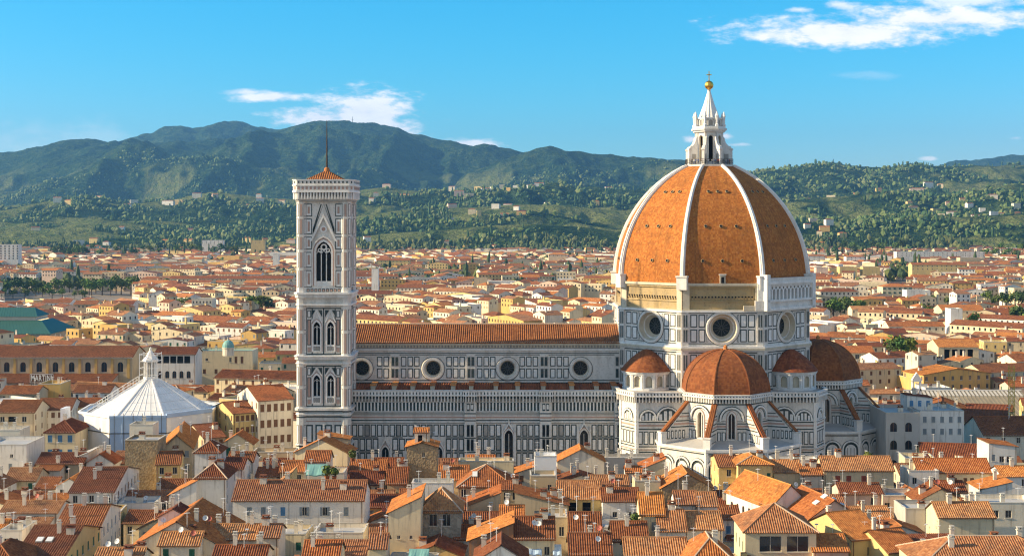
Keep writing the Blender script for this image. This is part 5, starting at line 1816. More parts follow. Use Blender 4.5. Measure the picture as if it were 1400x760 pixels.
hh(824, 874, 684, 19.8, 9, 'gx', 2.0, 'white', 'tile_brown', 'white house with two square windows and a brown roof', [(2.6, 16.2, 1.0, 1.2, 'plain'), (5.6, 16.2, 1.0, 1.2, 'plain'), (5.6, 12.2, 1.0, 1.2, 'plain')], anchor='the white house with two square windows')
hh(876, 908, 702, 22.6, 9, 'gx', 3.4, 'cream', 'tile_orange', 'tall narrow cream house with a striped orange roof and a single window', [(2.6, 19.2, 1.0, 1.8, 'shut_grey')], anchor='the tall narrow cream house')
hh(868, 903, 662, 20.4, 7, 'flat', 0, 'cream', 'wall_tan', 'cream chimney-topped block between the striped roofs in the centre', None, chim=3)
hh(869, 905, 668, 19.2, 9, 'gx', 2.2, 'tan', 'tile_red', 'tan house with dark red roof behind the tall narrow cream house', None)
hh(856, 878, 645, 19.6, 6, 'gx', 1.0, 'white', 'tile_orange', 'tiny white house with one dark window before the south apse', [(1.8, 17.4, .9, 1.4, 'plain')], chim=1)
hh(878, 910, 640, 19.0, 9, 'shedw', 2.4, 'cream', 'tile_orange', 'cream house with an orange slope rising toward the south apse', None, chim=1)
hh(905, 974, 666, 20.0, 11, 'gy', 3.2, 'tower_stone', 'tile_orange', 'brown stone gabled house with openings under the roof before the south apse', [(3.2, 17.6, 1.6, 1.6, 'loggia'), (8.5, 17.6, 2.2, 1.4, 'plain')], anchor='the brown stone gabled house', chim=1, aer=2)
hh(640, 684, 690, 19.5, 10, 'shedw', 2.6, 'tan', 'tile_orange', 'tan house with an orange lean roof right of the grey stone house', None, chim=0)
hh(684, 712, 668, 19.6, 7, 'gx', 1.3, 'tan', 'tile_brown', 'narrow tan house with attic windows by the large red hipped roof', (2, 1, 'plain'), dish=1)
hh(704, 776, 690, 19.8, 10, 'shede', -2.4 + 5.0, 'tan', 'tile_red', 'long tan house with roofs stepping down to the right in the centre', [(4.6, 17.0, 1.0, 1.6, 'shut_grey'), (9.2, 14.2, .8, 1.4, 'plain')], chim=2, anchor='the long tan stepped house')
hh(684, 716, 706, 20.2, 8, 'gx', 1.6, 'cream', 'tile_orange', 'cream attic house with a grey blue window in the centre', [(3.1, 17.4, 1.2, 1.6, 'shut_blue')], dish=1)
hh(641, 702, 738, 20.6, 11, 'shedw', 3.2, 'brick', 'tile_orange', 'brick walled house with an orange slope near the grey stone house', [(2.0 + i * 1.1, 18.6, .6, 1.0, 'plain') for i in range(6)], chim=1)
hh(702, 758, 735, 21.0, 10, 'gx', 3.0, 'cream', 'tile_brown', 'cream house with a jumble of dark tiles in the bottom centre', [(6.2, 17.8, 1.0, 1.6, 'plain')], dish=3, chim=2)
hh(650, 720, 766, 20.4, 10, 'gy', 2.8, 'white', 'tile_brown', 'white gabled house with dark red slopes at the bottom centre', None, chim=1, aer=2)
hh(740, 776, 712, 20.4, 8, 'flat', 0, 'tan', 'lead_grey', 'tan block with a dark doorway beside the long stepped house', [(4.0, 17.4, 1.0, 1.9, 'plain')], chim=1)
hh(779, 822, 726, 19.6, 9, 'gx', 2.9, 'pale', 'tile_brown', 'pale house with a dark brown roof below the yellow loggia house', [(4.8, 17.0, .9, 1.2, 'plain')], dish=1, chim=0)
hh(779, 836, 756, 19.4, 10, 'gx', 2.6, 'pale', 'tile_brown', 'dark roofed house with a big white satellite dish at the bottom centre', None, dish=2, anchor='the dark roof with the dish')
hh(838, 886, 738, 19.2, 10, 'gx', 2.6, 'pale', 'tile_brown', 'dark purple brown roof below the white house with two square windows', None, chim=1)
hh(855, 940, 758, 19.6, 9, 'gx', 2.2, 'cream', 'tile_tan', 'house with a wide striped roof and one fat chimney at the bottom centre', None, chim=1, aer=1)
hh(940, 1010, 772, 19.8, 14, 'hip', 3.8, 'cream', 'tile_orange', 'house with a bright orange hipped roof cut by the lower edge', None, chim=1)
hh(901, 938, 724, 20.2, 10, 'gx', 3.0, 'white', 'tile_tan', 'white house with a closed green shutter and a striped roof', [(3.6, 16.8, 1.1, 1.8, 'shut_green')], anchor='the white house with the green shutter', chim=0, aer=1)
hh(939, 988, 722, 20.2, 10, 'gx', 2.4, 'white', 'tile_tan', 'white house with two blue shuttered windows under striped tiles', [(2.2, 17.0, 1.1, 1.6, 'plain'), (5.2, 17.0, 1.1, 1.6, 'shut_blue'), (6.8, 15.9, .6, .6, 'plain')], chim=0)
hh(924, 954, 688, 23.0, 8, 'gx', 1.9, 'white', 'tile_tan', 'bluish white cubic house with one round vent and striped tiles', [(3.0, 20.2, .6, .7, 'plain')], chim=0, anchor='the bluish white cubic house')
hh(954, 981, 690, 22.8, 8, 'gx', 1.9, 'white', 'tile_tan', 'bluish white house with a dark blue door next to the cubic one', [(1.4, 19.2, 1.3, 2.3, 'shut_blue')], chim=0)
hh(972, 1012, 708, 18.4, 9, 'gx', 1.8, 'white', 'tile_brown', 'shaded white house with a blue shutter behind the loggia house', [(3.6, 15.2, 1.0, 1.6, 'shut_blue')], chim=0)
# right
hh(1009, 1056, 634, 22.6, 12, 'hip', 1.4, 'yellow', 'tile_orange', 'pale yellow tower-like house with two green shutters before the south apse', [(1.2, 18.6, .9, 1.9, 'shut_green'), (7.2, 18.6, .9, 1.9, 'shut_green')], [(3.0, 15.0, .8, 1.4, 'plain')], anchor='the yellow house with green shutters', chim=1)
hh(983, 1010, 637, 21.6, 14, 'gx', 1.6, 'yellow', 'tile_brown', 'yellow side wing left of the green shuttered house', (1, 2, 'plain'), (3, 2, 'plain'), chim=1)
hh(1058, 1096, 644, 19.6, 8, 'gx', 2.2, 'cream', 'tile_tan', 'cream house with a short striped roof right of the green shuttered house', None, chim=2)
hh(1096, 1124, 648, 19.4, 8, 'gx', 1.8, 'pale', 'tile_red', 'pale house with small red roof and white chimneys before the corner chapel', None, chim=2)
hh(1058, 1120, 632, 19.2, 6, 'flat', 0, 'white', 'lead_grey', 'low white roof terrace house beneath the chapel ring', None, chim=2, parapet=.7)
hh(1050, 1112, 690, 20.6, 19, 'gy', 4.2, 'white', 'tile_orange', 'white hall with arched side windows and a big orange gabled roof', None, [(2.5 + i * 2.5, 16.0, 1.0, 2.6, 'arch') for i in range(7)], rot=20, anchor='the white hall with arched windows', chim=1, aer=1)
hh(1019, 1116, 725, 23.0, 13, 'hip', 3.8, 'cream', 'tile_tan', 'cream house with a big dark glazed loggia under a striped pyramid roof', [(4.6, 19.1, 4.0, 2.9, 'plain'), (9.6, 19.1, 4.0, 2.9, 'plain')], [(2.5, 18.6, .9, 1.8, 'shut_green'), (6.5, 18.6, .9, 1.8, 'shut_green'), (10.0, 18.6, .9, 1.8, 'shut_green')], anchor='the pyramid roofed loggia house', chim=0, aer=0)
hh(1105, 1176, 706, 20.2, 16, 'gy', 3.4, 'pinkish', 'tile_orange', 'pinkish house with a row of skylights in its vivid orange roof', None, None, rot=12, sky=4, anchor='the pinkish skylight house', chim=0)
hh(1112, 1160, 752, 19.6, 10, 'gx', 2.0, 'pinkish', 'tile_orange', 'low pinkish house with orange tiles beside the loggia house', None, chim=0)
hh(1126, 1222, 642, 20.4, 9, 'gx', 2.6, 'cream', 'tile_tan', 'cream house with three red shuttered windows under a long striped roof', [(3.4, 17.6, 1.2, 1.4, 'shut_red'), (6.0, 17.6, 1.2, 1.4, 'shut_red'), (9.6, 17.6, 1.2, 1.4, 'shut_red')], anchor='the cream house with red shutters', chim=2)
hh(1150, 1207, 674, 18.6, 9, 'gx', 1.6, 'pinkish', 'tile_brown', 'pinkish house with a dark brown roof below the red shuttered house', [(7.2, 16.0, 1.0, 1.6, 'plain')], chim=1, aer=1)
hh(1207, 1255, 682, 17.6, 8, 'flat', 0, 'pinkish', 'lead_grey', 'pinkish flat roofed house with large blue windows in the right foreground', [(1.0, 15.0, 1.2, 1.8, 'plain'), (5.8, 15.0, 1.6, 1.6, 'shut_blue')], chim=1)
hh(1256, 1356, 645, 19.4, 9, 'gx', 2.6, 'cream', 'tile_orange', 'cream house with brown shutters under a very long orange roof', [(8.8, 16.4, .9, 1.6, 'shut_brown'), (11.2, 16.4, .9, 1.6, 'shut_brown'), (12.8, 16.4, .9, 1.6, 'shut_brown'), (15.0, 16.2, 1.6, 1.4, 'loggia')], anchor='the very long orange roof', chim=2, aer=2)
hh(1243, 1284, 648, 19.2, 8, 'flat', 0, 'white', 'lead_grey', 'white stepped block left of the very long orange roof', (2, 1, 'plain'), chim=1)
hh(1352, 1390, 610, 24.0, 9, 'shede', .8, 'white', 'tile_orange', 'white tower-like house with three square windows at the right edge', [(3.2, 20.0, 1.2, 1.6, 'plain'), (5.0, 20.0, 1.2, 1.6, 'plain'), (1.2, 20.4, .8, 1.6, 'shut_grey')], anchor='the white tower-like house', chim=0)
hh(1370, 1430, 650, 19.8, 9, 'gx', 1.6, 'white', 'tile_orange', 'white house with orange tiles at the right edge below the tower-like one', (3, 1, 'plain'), chim=1)
hh(1342, 1384, 668, 20.0, 9, 'shedw', 1.6, 'white', 'tile_orange', 'white walled house with an orange lean roof near the right edge', None, chim=1)
hh(1255, 1318, 684, 19.2, 9, 'gy', 2.6, 'cream', 'tile_brown', 'gabled house with dark striped slopes and a roof window on the right', [(6.0, 17.0, 1.6, 1.4, 'plain')], chim=2, dish=1)
hh(1284, 1360, 706, 19.6, 9, 'gx', 2.2, 'cream', 'tile_tan', 'low house with a striped roof and two square chimneys in the right foreground', None, chim=3)
hh(1332, 1420, 692, 19.6, 9, 'flat', 0, 'pale', 'lead_grey', 'pale wall-like house with two dark windows at the right edge', [(4.5, 17.2, 1.3, 1.6, 'plain'), (7.2, 17.2, 1.3, 1.6, 'plain')], chim=1, anchor='the pale house with two dark windows')
hh(1278, 1322, 672, 20.2, 8, 'gx', 1.8, 'tan', 'tile_red', 'tan house with red roof and white satellite dish on the right', None, dish=1, chim=1)
hh(1160, 1214, 735, 20.0, 16, 'gx', 3.6, 'yellow', 'tile_orange', 'yellow house with sunlit side windows under a wide orange roof', [(4, 16.6, .9, 1.7, 'plain')], (5, 2, 'shut_grey'), rot=22, anchor='the yellow house with sunlit side', chim=1)
hh(1210, 1262, 752, 18.6, 12, 'gx', 2.8, 'yellow', 'tile_orange', 'yellow annex with an orange roof right of the sunlit side house', None, chim=1, rot=22)
hh(1262, 1470, 772, 20.6, 15, 'hip', 3.4, 'cream', 'tile_tan', 'very wide striped hipped roof with small dormers in the bottom right corner', None, chim=4, aer=0, anchor='the very wide striped roof')
hh(1238, 1290, 700, 18.6, 9, 'flat', 0, 'grey', 'lead_grey', 'grey green parapet block behind the wide striped roof', None, chim=1)

# ---------- beyond the foreground: left
hh(62, 102, 578, 21.0, 14, 'hip', 2.6, 'cream', 'tile_brown', 'cream house with six blue shutters left of the baptistery', (3, 2, 'shut_blue', 1.3, 2.0, 1.0, 3.9), Y=395, anchor='the blue shuttered cream house', chim=0)
hh(-6, 47, 563, 22, 14, 'gx', 2.8, 'tan', 'tile_brown', 'tan house with a dark top loggia at the left edge beyond the piazza', [(2, 19, 1.4, 1.6, 'plain'), (5.0, 19, 2.4, 1.6, 'loggia'), (8.6, 19, 1.4, 1.6, 'plain'), (2, 15, 1.2, 1.8, 'shut_brown'), (5.0, 15, 1.2, 1.8, 'shut_brown'), (8.6, 15, 1.2, 1.8, 'shut_brown')], (3, 3, 'shut_brown'), anchor='the tan loggia house', chim=1)
hh(49, 96, 560, 21, 20, 'gx', 2.4, 'pale', 'tile_brown', 'pale house with rows of brown shutters behind the blue shuttered house', (5, 3, 'shut_brown'), (5, 3, 'shut_brown'), chim=1, rot=8)
hh(100, 130, 556, 20, 14, 'gx', 2.0, 'yellow', 'tile_red', 'yellow house just left of the baptistery roof', (3, 2, 'plain'), chim=2)
hh(52, 82, 528, 22, 12, 'flat', 0, 'ochre', 'wall_ochre', 'ochre rooftop block below the white lettered sign', None, chim=1)
hh(0, 50, 538, 21, 12, 'gx', 2.0, 'tan', 'tile_red', 'tan house with red tiles below the big church aisle', (4, 1, 'plain'), chim=1)
hh(100, 150, 536, 20.5, 12, 'gx', 2.0, 'white', 'tile_brown', 'white house with dark roof behind the baptistery on the left', (4, 1, 'plain'), chim=1)
# palaces right of the baptistery, turned towards the square
hh(278, 309, 592, 20, 17, 'gx', 2.6, 'tan', 'tile_brown', 'tan palace with many shuttered windows right of the baptistery', (3, 3, 'shut_brown'), (5, 3, 'shut_brown'), rot=32, Y=392, anchor='the tan palace', chim=1)
hh(318, 352, 575, 24, 17, 'gx', 2.4, 'yellow', 'tile_brown', 'golden yellow palace with a dark roof between two pale palaces', (4, 4, 'shut_brown'), (4, 4, 'shut_brown'), rot=32, Y=412, anchor='the golden palace')
hh(352, 402, 552, 27.5, 20, 'gx', 3.2, 'pale', 'tile_red', 'tall pale palace with framed windows directly left of the bell tower', (5, 3, 'shut_brown', 1.2, 2.2, 1.2, 4.6), (5, 4, 'shut_brown'), rot=28, Y=414, anchor='the tall pale palace', chim=2)
# the big basilica on the left
bs = empty('church', (0, 0, 0))
tag(bs, 'long ochre stone church with a row of arched windows and a dark red roof', 'church')
LANDMARK.append(('the long church', 95, 490, 585))
cb = MB()
YC = 590.0
fX0, fX1 = xat(-60, YC), xat(181, YC)
f = Fr((fX0, YC), (fX1, YC))
wz = [f.L - 5.0 - i * 6.75 for i in range(11)]
facade(cb, f, f.L, 0, 23.0, 'wall_tan', [('a', u, 16.6, 19.6, 1.15, 0) for u in wz if u > 2], .4)
for u in [w + 3.4 for w in wz] + [1.0]:
    slab(cb, f, max(0, u - .5), min(f.L, u + .5), 14, 23, .35, 'wall_ochre')
slab(cb, f, 0, f.L, 22.2, 23.0, .5, 'trim')
cb.prism([(fX0, YC + 1.4), (fX1, YC + 1.4), (fX1, YC + 20), (fX0, YC + 20)], 0, 23, 'wall_tan', top=False)
cb.face([(fX1, YC, 0), (fX1, YC + 1.4, 0), (fX1, YC + 1.4, 23), (fX1, YC, 23)], 'wall_tan')
for x, s in ((fX1, 1), (fX0, -1)):
    q = [(x, YC, 23), (x, YC + 20, 23), (x, YC + 10, 26.6)]
    cb.face(q if s > 0 else q[::-1], 'wall_tan')
f2 = Fr((fX0, YC - 11), (fX1 - 6, YC - 11))
facade(cb, f2, f2.L, 0, 13.5, 'wall_grey', [], 0)
for i in range(12):
    slab(cb, f2, 3 + i * 6.7, 4 + i * 6.7, 8.5, 12, .1, 'dark_inside')
cb.face([(fX1 - 6, YC - 11, 0), (fX1 - 6, YC, 0), (fX1 - 6, YC, 16.0), (fX1 - 6, YC - 11, 13.5)], 'wall_grey')
cbo = cb.build('wall', bs)
for u in wz:
    if u > 2:
        add_windows(cbo, f, [(u, 16.6, 2.3, 4.15, 'arch')])
cr_ = MB()
corr(cr_, [(fX0, YC - .9, 22.8), (fX1 + .5, YC - .9, 22.8), (fX1 + .5, YC + 10, 26.7), (fX0, YC + 10, 26.7)], .6, .08, 'tile_brown')
corr(cr_, [(fX1 + .5, YC + 20.9, 22.8), (fX0, YC + 20.9, 22.8), (fX0, YC + 10, 26.7), (fX1 + .5, YC + 10, 26.7)], .6, .08, 'tile_brown', flat=True)
corr(cr_, [(fX0, YC - 11.6, 13.4), (fX1 - 5.6, YC - 11.6, 13.4), (fX1 - 5.6, YC - .05, 16.0), (fX0, YC - .05, 16.0)], .6, .08, 'tile_brown')
cr_.build('roof', bs)
FOOT.append(((fX0 + fX1) / 2, YC + 4, (fX1 - fX0) / 2 + 2, 20, 0))
# white lettered sign on a roof in front of it
sg = empty('roof_sign', (xat(57, 520), 520, 0))
tag(sg, 'dark roof sign with white capital letters on a frame before the long church', 'sign')
sb = MB()
zs0, zs1 = zat(523, 520), zat(511, 520)
sw_ = (73 - 41) * 520 / FOC
sb.box(-sw_ / 2, sw_ / 2, 0, .2, zs0, zs1, 'shutter_brown')
for x0, x1, z0, z1 in ((-sw_ / 2, sw_ / 2, zs0, zs0 + .12), (-sw_ / 2, sw_ / 2, zs1 - .12, zs1), (-sw_ / 2, -sw_ / 2 + .12, zs0, zs1), (sw_ / 2 - .12, sw_ / 2, zs0, zs1)):
    sb.box(x0, x1, -.08, 0, z0, z1, 'paint_white')
for x in (-sw_ / 2 + .5, 0, sw_ / 2 - .5):
    sb.tube((x, .3, 14), (x, .3, zs1), .12, 'iron', 5)
sbo = sb.build('board', sg)
tx = bpy.data.curves.new('lettering_curve', 'FONT')
tx.body = 'MARTINI'
tx.size = (zs1 - zs0) * .95
tx.align_x = 'CENTER'
tx.align_y = 'CENTER'
tx.extrude = .04
tx.offset = .05
tx.space_character = 1.12
tx.materials.append(MAT['paint_white'])
to = bpy.data.objects.new('lettering', tx)
C.objects.link(to)
bpy.context.view_layer.update()
lm = bpy.data.meshes.new_from_object(to.evaluated_get(bpy.context.evaluated_depsgraph_get()))
lw = max(v.co.x for v in lm.vertices) - min(v.co.x for v in lm.vertices)
lm.transform(Matrix.Diagonal(((sw_ - 1.0) / lw, 1, 1, 1)))
bpy.data.objects.remove(to)
lm.materials.clear()
lm.materials.append(MAT['paint_white'])
to = link(bpy.data.objects.new('lettering', lm), sbo)
to.location = (0, -.12, (zs0 + zs1) / 2)
to.rotation_euler = (RAD(90), 0, 0)
# market hall with the green roof
mk = empty('market_hall', (0, 0, 0))
tag(mk, 'iron market hall with a stepped green sheet roof at the left edge', 'market hall')
LANDMARK.append(('the green roofed hall', 40, 440, 800))
mb_ = MB()
Ym = 800.0
m0, m1 = xat(-60, Ym), xat(68, Ym)
f = Fr((m0, Ym), (m1, Ym))
facade(mb_, f, f.L, 0, 15.5, 'wall_grey', [], 0)
for i in range(22):
    slab(mb_, f, 1 + i * 2.8, 2.4 + i * 2.8, 10.6, 13.2, .1, 'dark_inside')
    slab(mb_, f, 2.6 + i * 2.8, 3.2 + i * 2.8, 8, 15.4, .3, 'trim')
slab(mb_, f, 0, f.L, 13.8, 14.2, .4, 'trim')
mb_.box(m0, m1, Ym + .1, Ym + 46, 0, 15.4, 'wall_grey')
mb_.build('wall', mk)
mr = MB()
def slope(a, b, c, d, mat, n=26):
    a, b, c, d = map(Vector, (a, b, c, d))
    mr.face([a, b, c, d], mat)
    for i in range(1, n):
        t = i / n
        mr.tube(a.lerp(b, t), d.lerp(c, t), .1, mat, 4)
slope((m0, Ym - 1, 15.5), (m1 + 1, Ym - 1, 15.5), (m1 - 9, Ym + 13, 22.3), (m0, Ym + 13, 22.3), 'green_sheet')
mr.face([(m1 + 1, Ym - 1, 15.5), (m1 + 1, Ym + 46, 15.5), (m1 - 9, Ym + 33, 22.3), (m1 - 9, Ym + 13, 22.3)], 'green_sheet')
mr.box(m0, m1 - 12, Ym + 13, Ym + 33, 22.2, 24.6, 'trim')
slope((m0, Ym + 12, 24.4), (m1 - 11, Ym + 12, 24.4), (m1 - 16, Ym + 23, 29), (m0, Ym + 23, 29), 'green_sheet')
mr.face([(m1 - 11, Ym + 12, 24.4), (m1 - 11, Ym + 34, 24.4), (m1 - 16, Ym + 23, 29)], 'green_sheet')
mr.build('roof', mk)
FOOT.append(((m0 + m1) / 2, Ym + 22, (m1 - m0) / 2 + 2, 26, 0))
# white loggia palace and the observatory house with the green cupola
hh(211, 267, 484, 24.2, 13, 'gx', 2.4, 'white', 'tile_brown', 'white palace with a dark colonnaded loggia over a row of arches', [(2.0 + 2.9 * i, 20.4, 2.5, 3.0, 'loggia') for i in range(6)] + [(2.4 + 2.95 * i, 14.2, 1.7, 3.0, 'arch') for i in range(6)], None, anchor='the white loggia palace', chim=0, aer=0)
hh(270, 345, 482, 22.6, 14, 'flat', 0, 'cream', 'copper_green', 'cream palace with a small green cupola and tall upper windows', [(3, 13.5, 1.3, 2.0, 'shut_brown'), (8, 13.5, 1.3, 2.0, 'shut_brown'), (13, 13.5, 1.3, 2.0, 'shut_brown'), (16.6, 18, 1.2, 3, 'shut_brown'), (19.2, 18, 1.2, 3, 'shut_brown'), (14.2, 18.5, 1.0, 2, 'plain'), (4.0, 19.0, 1.1, 1.2, 'plain')], None, anchor='the cream cupola palace', chim=1, aer=0)
cu = empty('cupola', (xat(312, 604), 604, 0))
tag(cu, 'small round turret with a green copper cupola on the cream palace', 'cupola')
cm = MB()
zc0 = 22.6
cm.lathe([(2.4, zc0 - .5), (2.4, zc0 + 2.6), (2.7, zc0 + 2.7), (2.7, zc0 + 3.0)], 16, 'wall_pale')
cm.build('drum', cu)
c2 = MB()
c2.lathe([(2.55, zc0 + 3.0), (2.4, zc0 + 4.2), (1.8, zc0 + 5.3), (1.0, zc0 + 5.9), (0, zc0 + 6.2)], 16, 'copper_green', smooth=True)
c2.lathe([(.12, zc0 + 6.0), (.12, zc0 + 7.4), (0, zc0 + 7.5)], 6, 'iron')
c2.build('dome', cu)
# ---------- beyond the foreground: right
hh(1211, 1258, 578, 25, 18, 'flat', 0, 'grey', 'lead_grey', 'tall grey palace with dark arched windows right of the east apse', [(2.2 + 4.2 * i, v, 1.9, 2.6, 'arch') for i in range(3) for v in (20.5, 15.5, 10)], None, Y=398, anchor='the grey arched palace', chim=1)
hh(1258, 1318, 578, 25, 16, 'flat', 0, 'white', 'lead_grey', 'white block with roof terraces right of the grey arched palace', (5, 2, 'shut_grey'), None, Y=402, chim=2, aer=2)
hh(1240, 1275, 553, 28.5, 7, 'shede', .8, 'white', 'tile_brown', 'white rooftop house with blue windows over the grey arched palace', (3, 1, 'shut_blue'), None, Y=410, chim=1)
hh(1262, 1343, 608, 16.0, 14, 'gx', 3.4, 'yellow', 'tile_brown', 'yellow house with dark windows under a wide shaded brown roof', (5, 1, 'plain', 1.3, 1.6, .7), (3, 1, 'plain'), Y=378, rot=-10, anchor='the yellow house under a shaded roof', chim=0)
hh(1345, 1440, 594, 19.0, 18, 'gx', 4.0, 'pale', 'tile_brown', 'pale house with a broad dark brown roof at the right edge', (5, 1, 'plain'), None, chim=1)
# long theatre roof
th = empty('theatre', (0, 0, 0))
tag(th, 'long theatre hall with a ridged grey brown roof and yellow wall on the right', 'theatre')
LANDMARK.append(('the long theatre roof', 1330, 550, 500))
tm = MB()
Yt = 490.0
t0, t1 = xat(1253, Yt), xat(1430, Yt)
tm.box(t0, t1, Yt, Yt + 26, 0, zat(571, Yt), 'wall_cream')
f = Fr((t0, Yt), (t1, Yt))
zt = zat(571, Yt)
slab(tm, f, 0, f.L, zt - .5, zt, .5, 'trim')
slab(tm, f, 0, f.L, zt - 3, zt - 2.6, .3, 'trim')
for i in range(12):
    slab(tm, f, 1.5 + i * 3.6, 2.6 + i * 3.6, zt - 2.4, zt - .9, .08, 'dark_inside')
tm.build('wall', th)
tr = MB()
zr = zat(534, Yt + 24)
a, b, c, d = Vector((t0, Yt + .6, zt + .1)), Vector((t1, Yt + .6, zt + .1)), Vector((t1, Yt + 24, zr)), Vector((t0 + 2, Yt + 24, zr))
tr.face([a, b, c, d], 'theatre_roof')
tr.face([(t0, Yt + .6, zt), (t0 + 2, Yt + 24, zr), (t0 + 2, Yt + 26, zt)], 'wall_cream')
for i in range(1, 30):
    q = i / 30
    p0, p1 = a.lerp(b, q), d.lerp(c, q)
    tr.tube(p0.lerp(p1, .02), p1, .14, 'theatre_roof', 4)
    m0_, m1_ = p0.lerp(p1, .78), p1
    m0_ = m0_ + Vector((0, 0, .15)); m1_ = m1_ + Vector((0, 0, .15))
    tr.face([m0_ + Vector((-.45, 0, 0)), m0_ + Vector((.45, 0, 0)), m1_ + Vector((.45, 0, 0)), m1_ + Vector((-.45, 0, 0))], 'trim')
tr.tube(d, c, .5, 'lead_grey', 6)
tr.box(t0 + 12.2, t0 + 15.4, Yt + 3, Yt + 8, zt, zt + 3.2, 'paint_white')
tr.build('roof', th)
FOOT.append(((t0 + t1) / 2, Yt + 13, (t1 - t0) / 2 + 1, 15, 0))
# white bell gable
bgm = empty('bell_gable', (xat(1253, 470), 470, 0))
tag(bgm, 'slim white bell gable with open arches behind the grey arched palace', 'bell gable')
bm = MB()
zb0 = 12
for (x0, x1, z0, z1) in ((-1.5, -1.0, 20, 26.5), (1.0, 1.5, 20, 26.5), (-.25, .25, 20, 23.5), (-1.5, 1.5, 23.3, 24.0), (-1.5, 1.5, 26.3, 27.0)):
    bm.box(x0, x1, -.6, .6, z0, z1, 'paint_white')
bm.box(-1.7, 1.7, -.8, .8, zb0, 20, 'paint_white')
bm.face([(-1.6, -.6, 27), (1.6, -.6, 27), (0, -.6, 29.4)], 'paint_white')
bm.face([(1.6, .6, 27), (-1.6, .6, 27), (0, .6, 29.4)], 'paint_white')
bm.face([(-1.6, -.6, 27), (0, -.6, 29.4), (0, .6, 29.4), (-1.6, .6, 27)], 'paint_white')
bm.face([(1.6, .6, 27), (0, .6, 29.4), (0, -.6, 29.4), (1.6, -.6, 27)], 'paint_white')
bm.build('wall', bgm)
bb = MB()
bb.lathe([(.5, 21.6), (.42, 22.1), (.25, 22.7), (0, 22.9)], 10, 'copper_green', cx=-.62)
bb.build('bell', bgm)
